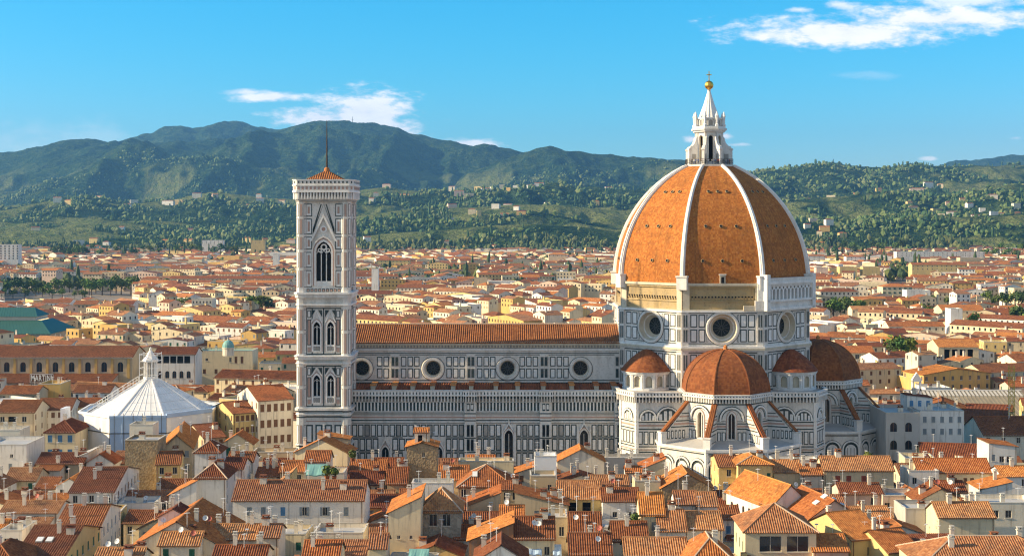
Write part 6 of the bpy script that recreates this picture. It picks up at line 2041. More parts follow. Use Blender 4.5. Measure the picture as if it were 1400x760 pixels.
# named houses in the middle distance
MID = [
    # x0, x1, y eave, Z, depth, roof, rise, wall, tile, label, windows
    (1138, 1196, 482, 19, 14, 'gx', 2.6, 'cream', 'tile_orange', 'cream arcaded house with roof dormers right of the east apse dome', (6, 1, 'plain', 1.8, 2.2)),
    (1283, 1338, 474, 21, 18, 'gx', 2.8, 'cream', 'tile_orange', 'open loggia building under a vivid orange roof among pale houses', [(4 + 3.6 * i, 14.2, 2.6, 5.6, 'loggia') for i in range(4)]),
    (1158, 1240, 455, 17, 12, 'gx', 2.2, 'tan', 'tile_brown', 'long low building with a dark brown roof right of the great dome', (8, 1, 'plain')),
    (1215, 1292, 446, 18, 13, 'gx', 2.4, 'pale', 'tile_red', 'long cloister-like building with a red brown roof right of the dome', (9, 1, 'plain')),
    (1165, 1240, 423, 17, 13, 'gx', 2.2, 'cream', 'tile_tan', 'long cream building with a thin roof beside the tree clump', (8, 1, 'plain')),
    (1300, 1316, 424, 27, 11, 'flat', 0, 'white', 'lead_grey', 'square white tower block standing above the red roofs on the right', None),
    (1288, 1346, 424, 19, 20, 'gx', 3.2, 'cream', 'tile_orange', 'big cream hall with a bright orange red roof on the right', (6, 1, 'plain')),
    (1352, 1386, 428, 18, 16, 'gx', 2.8, 'cream', 'tile_red', 'cream house with terracotta roof at the right beside tall trees', (5, 1, 'plain')),
    (1207, 1247, 392, 24, 18, 'hip', 2.6, 'cream', 'tile_orange', 'cream apartment house with a large orange hipped roof beyond the dome', (6, 3, 'open_green')),
    (1240, 1272, 398, 22, 14, 'flat', 0, 'white', 'lead_grey', 'bright white flat block joined to the orange hipped apartment house', None),
    (1203, 1240, 422, 17, 15, 'gx', 2.4, 'pale', 'tile_brown', 'pale house with a row of windows under a brown roof below the apartment house', (7, 1, 'plain')),
    (1116, 1132, 367, 26, 12, 'flat', 0, 'pinkish', 'wall_pinkish', 'pinkish boxy block just right of the dome', None),
    (1134, 1146, 368, 24, 12, 'flat', 0, 'yellow', 'wall_yellow', 'yellow narrow boxy block right of the pinkish one', None),
    (1148, 1172, 366, 27, 14, 'flat', 0, 'yellow', 'wall_ochre', 'deep yellow boxy apartment block right of the dome', None),
    (1180, 1203, 366, 27, 14, 'flat', 0, 'yellow', 'wall_yellow', 'deep yellow apartment block standing alone beside trees beyond the dome', None),
    (1247, 1322, 362, 27, 16, 'gx', 2.4, 'yellow', 'tile_red', 'long yellow institution with a red roof in the far right town', (12, 2, 'plain')),
    (1226, 1346, 345, 30, 18, 'flat', 0, 'white', 'lead_grey', 'long white hospital-like block at the foot of the right hills', (20, 2, 'plain')),
    (1105, 1128, 350, 26, 16, 'gx', 2.0, 'white', 'tile_red', 'white villa block by the wooded slope right of the dome', (4, 2, 'plain')),
    (1157, 1183, 351, 26, 16, 'hip', 2.4, 'white', 'tile_orange', 'white block with a red orange roof at the edge of the right woods', (5, 2, 'plain')),
    (662, 706, 386, 20, 20, 'flat', 0, 'white', 'paint_white', 'low bright white modern building in the middle of the roofs beyond the nave', None),
    (648, 666, 381, 24, 12, 'flat', 0, 'tan', 'wall_tan', 'tan square block next to the bright white modern building', None),
    (508, 517, 369, 36, 8, 'flat', 0, 'white', 'paint_white', 'slim white tower right of the bell tower', None),
    (487, 535, 402, 20, 16, 'gx', 2.4, 'cream', 'tile_brown', 'cream arcaded building right of the bell tower', (10, 1, 'arch', 1.8, 2.6)),
    (515, 560, 356, 25, 18, 'gx', 2.6, 'yellow', 'tile_red', 'yellow institution under the wooded hill right of the bell tower', (9, 2, 'plain')),
    (750, 775, 348, 26, 16, 'hip', 3.0, 'cream', 'tile_orange', 'cream villa with an orange hipped roof beneath the woods left of the dome', (5, 1, 'plain')),
    (0, 25, 335, 44, 14, 'flat', 0, 'white', 'lead_grey', 'white high-rise block standing alone at the far left', (5, 6, 'plain', 2, 2)),
    (373, 381, 348, 34, 8, 'flat', 0, 'white', 'paint_white', 'slim white tower left of the bell tower', None),
    (232, 400, 381, 22, 16, 'gx', 2.6, 'cream', 'tile_red', 'very long barracks-like building with many windows left of the bell tower', (30, 1, 'plain')),
    (276, 305, 329, 40, 14, 'flat', 0, 'white', 'lead_grey', 'white block at the foot of the mountain left of the bell tower', (6, 2, 'plain')),
    (343, 362, 329, 40, 14, 'flat', 0, 'yellow', 'wall_ochre', 'yellow block at the foot of the mountain left of the bell tower', (4, 2, 'plain')),
    (56, 96, 414, 19, 16, 'gx', 2.4, 'white', 'tile_brown', 'white house with dark windows below the park trees on the left', (7, 1, 'plain')),
    (100, 132, 416, 19, 16, 'gx', 2.4, 'tan', 'tile_brown', 'tan house with a brown roof below the park trees on the left', (6, 1, 'plain')),
    (152, 182, 416, 20, 14, 'gx', 2.2, 'white', 'tile_brown', 'white house with a row of dark windows right of the park trees', (6, 2, 'plain')),
    (203, 235, 402, 22, 14, 'gy', 3.0, 'white', 'tile_red', 'white gabled house standing bright right of the park trees', (5, 1, 'plain')),
    (262, 290, 410, 22, 14, 'flat', 0, 'pale', 'lead_grey', 'pale modern block with balconies left of the umbrella pine', (6, 2, 'plain')),
    (85, 152, 468, 15, 14, 'flat', 0, 'grey', 'lead_grey', 'low grey flat roofed building behind the long church', None),
]
for (x0, x1, ye, Z_, D_, typ, rise, wall, tile, label, wn) in MID:
    Y_ = depth(ye, Z_)
    hh(x0, x1, ye, Z_, D_, typ, rise, wall, tile, label, wn, None, near=Y_ < 640, chim=0, aer=0)
# ================================================================== hills
rng = np.random.default_rng(5)
_perm = rng.random((512, 512))
def vnoise(x, y):
    xi, yi = np.floor(x).astype(int), np.floor(y).astype(int)
    fx, fy = x - xi, y - yi
    fx, fy = fx * fx * (3 - 2 * fx), fy * fy * (3 - 2 * fy)
    g = lambda a, b: _perm[a % 512, b % 512]
    return (g(xi, yi) * (1 - fx) + g(xi + 1, yi) * fx) * (1 - fy) + (g(xi, yi + 1) * (1 - fx) + g(xi + 1, yi + 1) * fx) * fy
def fbm(x, y, o=5, gain=.5, ridged=False):
    s, a, t = 0, 1, 0
    for i in range(o):
        n = vnoise(x + 37.1 * i, y + 11.7 * i)
        if ridged: n = 1 - np.abs(2 * n - 1)
        s = s + a * n
        t += a
        a *= gain
        x, y = x * 2.03, y * 2.03
    return s / t
#          ridge distance, front width, back width, skyline (column, row) in steps, roughness
LAYERS = [
    (9600, 4300, 2500, [(-500, 250), (-250, 240), (0, 218), (50, 206), (100, 197), (165, 194), (220, 198), (300, 190), (370, 184), (410, 174), (445, 168), (480, 165), (505, 167), (530, 173), (575, 187), (610, 193), (650, 200), (700, 210), (760, 226), (830, 240), (1000, 262), (1400, 275), (1900, 280)], 1.0),
    (11500, 2500, 2500, [(-500, 300), (60, 300), (120, 215), (172, 191), (208, 185), (225, 176), (248, 174), (265, 175), (300, 163.5), (322, 166), (350, 173), (420, 182), (520, 220), (600, 300), (1900, 300)], .5),
    (8200, 2600, 2000, [(-500, 300), (560, 290), (640, 236), (700, 214), (750, 207), (790, 208), (825, 211), (875, 216), (930, 219), (980, 228), (1060, 246), (1200, 262), (1900, 280)], .9),
    (12500, 2500, 1200, [(-500, 300), (1180, 300), (1245, 232), (1300, 222), (1350, 216), (1400, 211), (1500, 205), (1700, 215), (1900, 220)], .5),
    (6400, 2700, 2200, [(-500, 300), (760, 300), (860, 270), (940, 250), (1015, 241), (1050, 238), (1100, 233), (1135, 229), (1180, 234), (1215, 231), (1245, 227), (1290, 228), (1340, 229), (1400, 230), (1900, 232)], .8),
    (5200, 1500, 1300, [(-500, 285), (0, 282), (60, 276), (120, 272), (180, 279), (240, 274), (290, 263), (340, 268), (400, 272), (470, 262), (520, 256), (575, 263), (640, 262), (700, 256), (760, 250), (830, 258), (900, 262), (1000, 272), (1900, 280)], .9),
    (4300, 1200, 1000, [(-500, 305), (0, 303), (150, 300), (300, 306), (420, 302), (540, 290), (620, 286), (700, 280), (780, 281), (860, 288), (980, 286), (1060, 276), (1130, 270), (1200, 264), (1290, 270), (1350, 258), (1400, 254), (1900, 255)], .9),
    (3500, 650, 700, [(-500, 326), (0, 325), (200, 326), (350, 331), (470, 325), (560, 316), (640, 312), (740, 308), (840, 314), (920, 312), (1000, 304), (1080, 298), (1160, 300), (1240, 292), (1320, 296), (1400, 290), (1900, 290)], .7),
]
def hillz(X, Y):
    u = X / Y * FOC + 700
    z = np.full_like(X, -3.0)
    wob = fbm(X / 900 + 5, Y / 900 + 9, 4) - .5
    for i, (Yr, wf, wb, sk, rough) in enumerate(LAYERS):
        sx_, sy_ = zip(*sk)
        row = np.interp(u, sx_, sy_)
        Zr = CZ + (HZ - row) * Yr / FOC
        Yl = Yr + wob * wf * .35
        t = np.where(Y < Yl, (Y - (Yl - wf)) / wf, 1 - (Y - Yl) / wb)
        t = np.clip(t, 0, 1)
        prof = t * t * (3 - 2 * t) * .55 + t * .45
        # spurs and valleys running down the slope
        sp = fbm(X / (wf * .20) + i * 7, Y / (wf * .42) + i * 3, 5, .52, True) - .62
        sp2 = fbm(X / (wf * .06) + i * 5, Y / (wf * .11) + i * 9, 4, .5, True) - .62
        h = Zr * prof * (1 + rough * (1.5 * sp + .55 * sp2) * (1 - prof) ** .7)
        z = np.maximum(z, h)
    z = z + (fbm(X / 260, Y / 260, 4) - .5) * np.clip(z, 0, 60) * .22 + (fbm(X / 170 + 3, Y / 240, 4) - .5) * np.clip(z - 90, 0, 400) * .16
    return np.where(Y < 2650, np.minimum(z, -3 + (Y - 2450) * .01), z)
def fieldness(X, Y, Z):
    f = fbm(X / 420 + 3, Y / 520 + 8, 4) + .25 * (fbm(X / 120, Y / 200, 2) - .5)
    low = np.clip(1 - (Z - 110) / 300, 0, 1)
    return np.clip((f - .60 + .08 * low + .09 * np.clip((X / Y - .02) / .1, 0, 1) * (Y < 6500)) / .05, 0, 1) * np.clip(low * 2.2, 0, 1)

def np_mesh(name, V, F, mats, midx=None, smooth=False):
    me = bpy.data.meshes.new(name)
    nv, nf, k = len(V), len(F), F.shape[1]
    me.vertices.add(nv)
    me.vertices.foreach_set('co', V.astype(np.float32).ravel())
    me.loops.add(nf * k)
    me.loops.foreach_set('vertex_index', F.astype(np.int32).ravel())
    me.polygons.add(nf)
    me.polygons.foreach_set('loop_start', np.arange(0, nf * k, k, dtype=np.int32))
    for m in mats: me.materials.append(MAT[m])
    if midx is not None: me.polygons.foreach_set('material_index', midx.astype(np.int32))
    me.polygons.foreach_set('use_smooth', np.full(nf, smooth))
    me.update(calc_edges=True)
    return me

m_, N_, b_ = newmat('hill_cover')
at1 = N_.n('ShaderNodeAttribute', attribute_name='cover')
g_ = N_.n('ShaderNodeNewGeometry')
n1 = N_.noise(g_.outputs['Position'], .012, 6, .7)
n2 = N_.noise(g_.outputs['Position'], .05, 4, .7)
forest = N_.ramp(N_.m('ADD', N_.m('MULTIPLY', n1, .5), N_.m('MULTIPLY', n2, .5)), [(.42, (.010, .032, .018)), (.5, (.030, .062, .024)), (.59, (.080, .115, .040))])
field = N_.ramp(n1, [(.38, (.10, .145, .045)), (.5, (.20, .215, .08)), (.62, (.13, .17, .05))])
s4 = N_.n('ShaderNodeSeparateColor')
N_.put(s4.inputs[0], at1.outputs['Color'])
N_.put(b_.inputs['Base Color'], N_.mix(s4.outputs[0], forest, field))
bump(N_, b_, N_.m('ADD', n1, n2), 1.0, 34.0)
b_.inputs['Roughness'].default_value = 1.0
b_.inputs['Specular IOR Level'].default_value = 0.0
uu = np.linspace(-.52, .52, 760)
yy_ = np.concatenate([np.linspace(2450, 7000, 300), np.linspace(7020, 14500, 210)])
U_, Y_g = np.meshgrid(uu, yy_)
Xg = U_ * Y_g
Zg = hillz(Xg, Y_g)
Vg = np.stack([Xg.ravel(), Y_g.ravel(), Zg.ravel()], 1)
nr0, nc0 = Xg.shape
ii = np.arange(nr0 * nc0).reshape(nr0, nc0)
Fg = np.stack([ii[:-1, :-1].ravel(), ii[:-1, 1:].ravel(), ii[1:, 1:].ravel(), ii[1:, :-1].ravel()], 1)
hm = np_mesh('hills', Vg, Fg, ['hill_cover'], None, True)
ca = hm.color_attributes.new('cover', 'FLOAT_COLOR', 'POINT')
fd = fieldness(Xg, Y_g, Zg).ravel()
ca.data.foreach_set('color', np.stack([fd, fd, fd, np.ones_like(fd)], 1).astype(np.float32).ravel())
tag(link(bpy.data.objects.new('hills', hm)), kind='structure')

_row = HZ + FOC * (CZ - Zg) / Y_g
_top = np.minimum.accumulate(_row, 0)
def visible_on_hill(X, Y, Z):
    """false where a nearer hill hides the spot"""
    ci = np.clip(np.round((X / Y - uu[0]) / (uu[1] - uu[0])).astype(int), 0, len(uu) - 1)
    ri = np.clip(np.searchsorted(yy_, Y - 60) - 1, 0, len(yy_) - 1)
    return HZ + FOC * (CZ - Z) / Y < _top[ri, ci] + 1.5

# ---- woods on the hills: a mass nobody could count
phi = (1 + 5 ** .5) / 2
ico = np.array([(-1, phi, 0), (1, phi, 0), (-1, -phi, 0), (1, -phi, 0), (0, -1, phi), (0, 1, phi), (0, -1, -phi), (0, 1, -phi), (phi, 0, -1), (phi, 0, 1), (-phi, 0, -1), (-phi, 0, 1)], float) / 1.9
icf = np.array([(0, 11, 5), (0, 5, 1), (0, 1, 7), (0, 7, 10), (0, 10, 11), (1, 5, 9), (5, 11, 4), (11, 10, 2), (10, 7, 6), (7, 1, 8), (3, 9, 4), (3, 4, 2), (3, 2, 6), (3, 6, 8), (3, 8, 9), (4, 9, 5), (2, 4, 11), (6, 2, 10), (8, 6, 7), (9, 8, 1)])
def scatter(n, y0, y1, seed, keep):
    r = np.random.default_rng(seed)
    Y = y0 + (y1 - y0) * r.random(n) ** 1.25
    X = (r.random(n) - .5) * .80 * Y
    Z = hillz(X, Y)
    k = keep(X, Y, Z, r)
    X, Y, Z = X[k], Y[k], Z[k]
    k = visible_on_hill(X, Y, Z + 8)
    return X[k], Y[k], Z[k], r
def woodkeep(X, Y, Z, r):
    f = fieldness(X, Y, Z)
    d = fbm(X / 300 + 50, Y / 380 + 20, 4)
    d2 = fbm(X / 75 + 5, Y / 110 + 2, 3)
    den = np.clip((d - .40) / .16, .10, 1) * np.clip((d2 - .36) / .12, .06, 1)
    return (Z > 3) & (f < .4 + .6 * r.random(len(X)) ** 3) & (r.random(len(X)) < den)
X, Y, Z, r = scatter(78000, 2560, 7400, 3, woodkeep)
n = len(X)
print('hill trees', n)
cyp = r.random(n) < np.where(fbm(X / 200, Y / 200, 2) > .55, .4, .04)
rad = (2.0 + 5.0 * r.random(n) ** 2.0) * np.clip(Y / 3300, .9, 1.3)
hgt = rad * (.75 + .5 * r.random(n))
rad = np.where(cyp, rad * .42, rad)
hgt = np.where(cyp, hgt * 1.6, hgt)
jit = 1 + .5 * (r.random((n, 12, 1)) - .5) * 2
ang = r.random(n) * 6.28
P0 = ico[None] * jit
ca_, sa_ = np.cos(ang)[:, None], np.sin(ang)[:, None]
px_, py_ = P0[:, :, 0] * ca_ - P0[:, :, 1] * sa_, P0[:, :, 0] * sa_ + P0[:, :, 1] * ca_
Vt = np.stack([X[:, None] + px_ * rad[:, None], Y[:, None] + py_ * rad[:, None], Z[:, None] + hgt[:, None] * .75 + P0[:, :, 2] * hgt[:, None]], 2).reshape(-1, 3)
Ft = (icf[None] + (np.arange(n) * 12)[:, None, None]).reshape(-1, 3)
mi = np.repeat(np.where(cyp | (r.random(n) < .28), 1, np.where(r.random(n) < .45, 2, 0)), 20)
wo_ = link(bpy.data.objects.new('woods', np_mesh('woods', Vt, Ft, ['wood_green', 'wood_dark', 'wood_olive'], mi)))
tag(wo_, 'dark green woods of pines and cypresses covering the hills beyond the town', 'woods', kind='stuff')

# the belt of gardens where the town meets the hills, and greenery among the far houses
def beltkeep(X, Y, Z, r):
    d = fbm(X / 130 + 9, Y / 160 + 31, 3)
    return (d > .60 - .13 * np.clip((Y - 2300) / 500, 0, 1)) & (Z < 30)
r = np.random.default_rng(77)
n2_ = 15000
Yb = 1350 + 1800 * r.random(n2_) ** .6
Xb = (r.random(n2_) - .5) * .78 * Yb
Zb = np.maximum(0, hillz(Xb, Yb))
kb = beltkeep(Xb, Yb, Zb, r)
Xb, Yb, Zb = Xb[kb], Yb[kb], Zb[kb]
n = len(Xb)
print('belt', n)
cyp = r.random(n) < .08
rad = 2.6 + 4.2 * r.random(n) ** 1.5
hgt = np.where(cyp, rad * 2.0, rad * 1.1) + 1.5
rad = np.where(cyp, rad * .42, rad)
P0 = ico[None] * (1 + .38 * (r.random((n, 12, 1)) - .5) * 2)
Vt2 = np.stack([Xb[:, None] + P0[:, :, 0] * rad[:, None], Yb[:, None] + P0[:, :, 1] * rad[:, None], Zb[:, None] + hgt[:, None] + 4 + P0[:, :, 2] * hgt[:, None]], 2).reshape(-1, 3)
Ft2 = (icf[None] + (np.arange(n) * 12)[:, None, None]).reshape(-1, 3)
mi2 = np.repeat(np.where(cyp | (r.random(n) < .4), 1, np.where(r.random(n) < .3, 2, 0)), 20)
go_ = link(bpy.data.objects.new('far_trees', np_mesh('far_trees', Vt2, Ft2, ['wood_green', 'wood_dark', 'wood_olive'], mi2)))
tag(go_, 'band of garden trees among the farthest roofs below the hills', 'trees', kind='stuff')

# ---- villas on the slopes, one by one
VIL = []
r = np.random.default_rng(8)
def vkeep(X, Y, Z, r): return (Z > 12) & (Z < 330) & (fbm(X / 300, Y / 300, 3) > .5)
X, Y, Z, r = scatter(9000, 2750, 5400, 12, vkeep)
cnt = 0
for x, y, z in zip(X, Y, Z):
    px, py = proj((x, y, z))
    if not (-10 < px < 1410): continue
    if any(abs(px - a) < 9 and abs(py - b) < 5 for a, b in VIL): continue
    if 836 < px < 1100 and py > 225: continue
    if 400 < px < 490: continue
    if sum(1 for a, b in VIL if a < 640) > 38 and px < 640: continue
    if sum(1 for a, b in VIL if 640 <= a < 840) > 20 and 640 <= px < 840: continue
    VIL.append((px, py))
    w = r.uniform(11, 26) * (1.5 if r.random() < .2 else 1) * max(1, y / 3600)
    d = r.uniform(9, 13) * max(1, y / 3600)
    h = r.uniform(8, 13) * max(1, y / 3800)
    wall = r.choice(['white', 'cream', 'yellow', 'pale', 'pinkish', 'white', 'ochre'])
    rf = r.choice(['tile_red', 'tile_orange', 'tile_brown'])
    typ = r.choice(['gx', 'hip', 'gx', 'flat'])
    v = make_house(float(x), float(y), float(w), float(d), float(z + h), str(typ), 2.2, str(wall), str(rf) if typ != 'flat' else 'lead_grey', float(r.uniform(-25, 25)), None, None, z0=float(z - 4), near=False, chim=0, aer=0, name='villa', parapet=.5)
    v['category'] = 'villa'
    v['group'] = 'villas scattered on the green hills'
    HOUSES.append((v, px, proj((x, y, z + h))[1], y, str(wall), str(rf), str(typ), 'villa', w))
    cnt += 1
    if cnt >= 96: break

# ================================================================== the town
rnd = random.Random(21)
def blocked(x, y, grow=2.0):
    for (cx, cy, hw, hd, rot) in FOOT:
        dx, dy = x - cx, y - cy
        if rot:
            c, s = math.cos(RAD(-rot)), math.sin(RAD(-rot))
            dx, dy = dx * c - dy * s, dx * s + dy * c
        if abs(dx) < hw + grow and abs(dy) < hd + grow: return True
    return False
def hidden(px, ytop):
    if 500 < px < 830 and ytop > 446: return True
    if 850 < px < 1098 and ytop > 240: return True
    if 412 < px < 480 and ytop > 250: return True
    return False
PARKS = [(0, 190, 377, 404), (338, 376, 402, 424), (1128, 1182, 402, 428), (1222, 1250, 358, 384), (1205, 1222, 370, 384), (1275, 1300, 404, 418), (1345, 1400, 398, 416), (1385, 1402, 420, 446), (635, 655, 368, 378), (1215, 1245, 458, 478), (780, 830, 393, 403), (660, 690, 415, 423)]
def in_park(px, py): return any(a - 3 < px < b + 3 and c - 2 < py < d + 5 for a, b, c, d in PARKS)
WC = ['white', 'white', 'cream', 'cream', 'cream', 'pale', 'pale', 'yellow', 'tan', 'pinkish', 'cream', 'ochre']
TC = ['tile_red', 'tile_red', 'tile_brown', 'tile_brown', 'tile_orange', 'tile_tan', 'tile_brown', 'tile_pink']
# low houses filling the courtyards of the foreground
cand = []
y = 240.0
while y < 372:
    x = -.40 * y + rnd.uniform(0, 6)
    while x < .40 * y:
        w = rnd.uniform(7, 11)
        cx, cy = x + w / 2, y + 5
        if not blocked(cx, cy, 2.6) and not (cy > 352 and 18 < cx < 100) and not (-69 < cx + .19 * (cy - 300) < -60):
            cand.append((cx, cy, w, rnd.uniform(7.5, 10), rnd.uniform(14.0, 17.5)))
        x += w + rnd.choice((0.1, 0.2, 1.5))
    y += 10.5
PROC = []
for (cx, cy, w, d, Ze) in cand:
    wall, tile = rnd.choice(WC[:8]), rnd.choice(TC)
    typ = rnd.choice(['gx', 'gx', 'gx', 'gy', 'shed', 'flat'])
    px, py = proj((cx, cy - d / 2, Ze))
    if not -25 < px < 1425: continue
    rise, a = rnd.uniform(1.4, 2.2), rnd.uniform(-6, 6)
    o = make_house(cx, cy, w, d, Ze, typ, rise, wall, tile if typ != 'flat' else 'lead_grey', a, (2, 1, rnd.choice(['plain', 'shut_grey', 'shut_brown', 'shut_green'])), (1, 1, 'plain'), rnd=rnd, dish=rnd.choice((0, 0, 1)))
    PROC.append((o, (cx, cy, w, d, Ze, a, wall, tile, 'gx' if typ == 'shed' else typ, rise, px, py)))
    FOOT.append((cx, cy, w / 2, d / 2, 0))
# everything beyond, row after row
ROWS = []
y = 412.0
while y < 3080:
    step = 18.5 + max(0, (y - 700)) * .006
    x = -.375 * y - 12
    while x < .375 * y + 12:
        w = rnd.uniform(8, 21) * (1 if y < 1100 else 1.25)
        d = rnd.uniform(8, 13) * (1 if y < 1100 else 1.2)
        if rnd.random() < .11:
            w = rnd.uniform(24, 46)
            d = rnd.uniform(12, 17)
        a = (float(vnoise(np.array(x / 170 + 60), np.array(y / 210 + 9))) - .72) * 95
        h = 11.5 + rnd.random() * 9 + (4 if rnd.random() < .06 else 0)
        yc = y + rnd.uniform(-3, 3)
        xc = x + w / 2
        ROWS.append((xc, yc, w, d, h, a))
        x += w + rnd.choice((0, 0, 0, .3, 2, 5)) + (7 if rnd.random() < .08 else 0)
    y += step
TYPES = ['gx'] * 7 + ['gy'] * 6 + ['hip'] * 2 + ['flat'] * 4
ind, mass = [], []
for (xc, yc, w, d, h, a) in ROWS:
    px, py = proj((xc, yc, h))
    if px < -60 or px > 1460: continue
    if hidden(px, proj((xc, yc, h + 3))[1]): continue
    if in_park(px, py): continue
    if yc < 1900 and blocked(xc, yc, 3.0 + w * .28): continue
    if 362 < yc < 462 and -170 < xc < 126 and not (xc < -140 and yc > 425): continue
    if yc < 470 and -140 < xc < -55: continue
    if -10 < px < 350 and 430 < yc < 640:      # low houses in front of the long church and the sign
        h = min(h, CZ - 232 * yc / FOC)
        if h < 7: continue
    wall = rnd.choice(WC)
    tile = rnd.choice(TC if yc < 1400 else TC[:5] + ['tile_pink'])
    typ = rnd.choice(TYPES)
    rise = min(w, d) * rnd.uniform(.13, .20)
    vis = 0 < px < 1400
    (ind if vis and len(ind) < 210 else mass).append((xc, yc, w, d, h, a, wall, tile, typ, rise, px, py))
for (xc, yc, w, d, h, a, wall, tile, typ, rise, px, py) in ind:
    st = rnd.choice(['plain', 'plain', 'shut_brown', 'shut_grey', 'shut_green'])
    nc = max(1, int(w / 3.4))
    o = make_house(xc, yc, w, d, h, typ, rise, wall, tile if typ != 'flat' else 'lead_grey', a, (nc, 2, st), (max(1, int(d / 4)), 1, st), rnd=rnd, near=yc < 560, chim=rnd.choice((0, 1, 1, 2)), aer=0)
    PROC.append((o, (xc, yc, w, d, h, a, wall, tile, typ, rise, px, py)))
# keep as things the houses that show largest from the terrace; the others join the mass of the town
from mathutils.bvhtree import BVHTree
bpy.context.view_layer.update()
bv, bp, owner = [], [], []
for ob in C.objects:
    if ob.type != 'MESH' or ob.parent is None or ob.name.split('.')[0] in ('window', 'aerial', 'satellite_dish', 'chimney', 'villa', 'gutter'): continue
    rt = ob
    while rt.parent is not None: rt = rt.parent
    if rt.get('category') == 'villa': continue
    me = ob.data
    co = np.empty(len(me.vertices) * 3, np.float32)
    me.vertices.foreach_get('co', co)
    mw = np.array(ob.matrix_world)
    co = co.reshape(-1, 3) @ mw[:3, :3].T + mw[:3, 3]
    off = len(bv)
    bv.extend(co.tolist())
    for p in me.polygons:
        bp.append([off + i for i in p.vertices])
        owner.append(rt.name)
bvh = BVHTree.FromPolygons(bv, bp)
seen = {}
for j in range(0, 134):
    for i in range(0, 350):
        px, py = 2 + i * 4, 226 + j * 4
        loc, nor, idx, dist = bvh.ray_cast(Vector((0, 0, CZ)), Vector(((px - 700) / FOC, 1, -(py - HZ) / FOC)).normalized())
        if idx is not None:
            seen[owner[idx]] = seen.get(owner[idx], 0) + 1
del bv, bp, bvh
hand = [o for o in C.objects if o.parent is None and o.get('category') == 'house']
quota = 298 - len(hand)
DROP = []
PROC.sort(key=lambda q: -seen.get(q[0].name, 0))
print('hand', len(hand), 'unseen by hand', [o.get('label') for o in hand if o.name not in seen])
for rank, (o, rec) in enumerate(PROC):
    (xc, yc, w, d, h, a, wall, tile, typ, rise, px, py) = rec
    if rank < quota and seen.get(o.name, 0) > 0:
        tag(o, None, 'house', GROUP)
        HOUSES.append((o, px, py, yc, wall, tile, typ, 'house', w))
    else:
        DROP.extend(list(o.children_recursive) + [o])
        mass.append(rec)
bpy.data.batch_remove(DROP)
# the far town as one mass
def house_mass(lst):
    V, F4, M4, F3, M3, UVs = [], [], [], [], [], []
    mats = ['wall_' + k for k in WALLS] + ['tile_red', 'tile_brown', 'tile_orange', 'tile_tan', 'tile_pink', 'lead_grey', 'glass', 'shutter_brown']
    mi = {m: i for i, m in enumerate(mats)}
    mb = MB()
    for (xc, yc, w, d, h, a, wall, tile, typ, rise, px, py) in lst:
        ca, sa = math.cos(RAD(a)), math.sin(RAD(a))
        T = lambda p: (xc + p[0] * ca - p[1] * sa, yc + p[0] * sa + p[1] * ca, p[2])
        hw, hd = w / 2, d / 2
        cs = [(-hw, -hd), (hw, -hd), (hw, hd), (-hw, hd)]
        wm = 'wall_' + wall
        top = h + (.7 if typ == 'flat' else 0)
        for i in range(4):
            p, q = cs[i], cs[(i + 1) % 4]
            mb.face([T((*p, 0)), T((*q, 0)), T((*q, top)), T((*p, top))], wm)
        if typ == 'flat':
            mb.face([T((*p, h)) for p in cs], 'lead_grey')
        else:
            S, RL, H = roof_slopes(w, d, h, rise, typ, .5)
            for s in S:
                e = (Vector(s[1]) - Vector(s[0])).normalized()
                nn_ = e.cross(Vector(s[2]) - Vector(s[0])).normalized()
                vv = nn_.cross(e)
                j = rnd.random() * 90
                mb.face([T(p) for p in s], tile, [((Vector(p) - Vector(s[0])).dot(e) / .9 + j, (Vector(p) - Vector(s[0])).dot(vv) / .9) for p in s])
            if typ == 'gx':
                for s in (-1, 1):
                    q = [(s * hw, -hd, h), (s * hw, hd, h), (s * hw, 0, h + rise)]
                    mb.face([T(p) for p in (q if s > 0 else q[::-1])], wm)
            elif typ == 'gy':
                for s in (-1, 1):
                    q = [(hw, s * hd, h), (-hw, s * hd, h), (0, s * hd, h + rise)]
                    mb.face([T(p) for p in (q if s > 0 else q[::-1])], wm)
        if yc < 1900:
            n = max(1, int(w / 3.3))
            wc = 'shutter_brown' if rnd.random() < .4 else 'glass'
            for j in range(2):
                v = h - 2.7 - 3.4 * j
                for i in range(n):
                    u = -hw + w * (i + .5) / n
                    mb.face([T((u - .55, -hd - .06, v)), T((u + .55, -hd - .06, v)), T((u + .55, -hd - .06, v + 1.7)), T((u - .55, -hd - .06, v + 1.7))], wc)
            n = max(1, int(d / 4))
            s = 1 if xc < 0 else -1
            for i in range(n):
                u = -hd + d * (i + .5) / n
                q = [T((s * (hw + .06), u - .55, h - 2.7)), T((s * (hw + .06), u + .55, h - 2.7)), T((s * (hw + .06), u + .55, h - 1)), T((s * (hw + .06), u - .55, h - 1))]
                mb.face(q if s > 0 else q[::-1], wc)
            if rnd.random() < .5:
                u, v = rnd.uniform(-hw, hw) * .7, rnd.uniform(-hd, hd) * .5
                b_ = [(u - .5, v - .5), (u + .5, v - .5), (u + .5, v + .5), (u - .5, v + .5)]
                for i in range(4):
                    p, q = b_[i], b_[(i + 1) % 4]
                    mb.face([T((*p, h)), T((*q, h)), T((*q, h + rise + 1.0)), T((*p, h + rise + 1.0))], wm)
                mb.face([T((*p, h + rise + 1.0)) for p in b_], 'tile_red')
    o = mb.build('far_houses')
    tag(o, 'dense far town of cream walls and red tiled roofs reaching to the wooded hills', 'houses', kind='stuff')
house_mass(mass)
print('individual', len(ind), 'fill', len(cand), 'mass', len(mass))

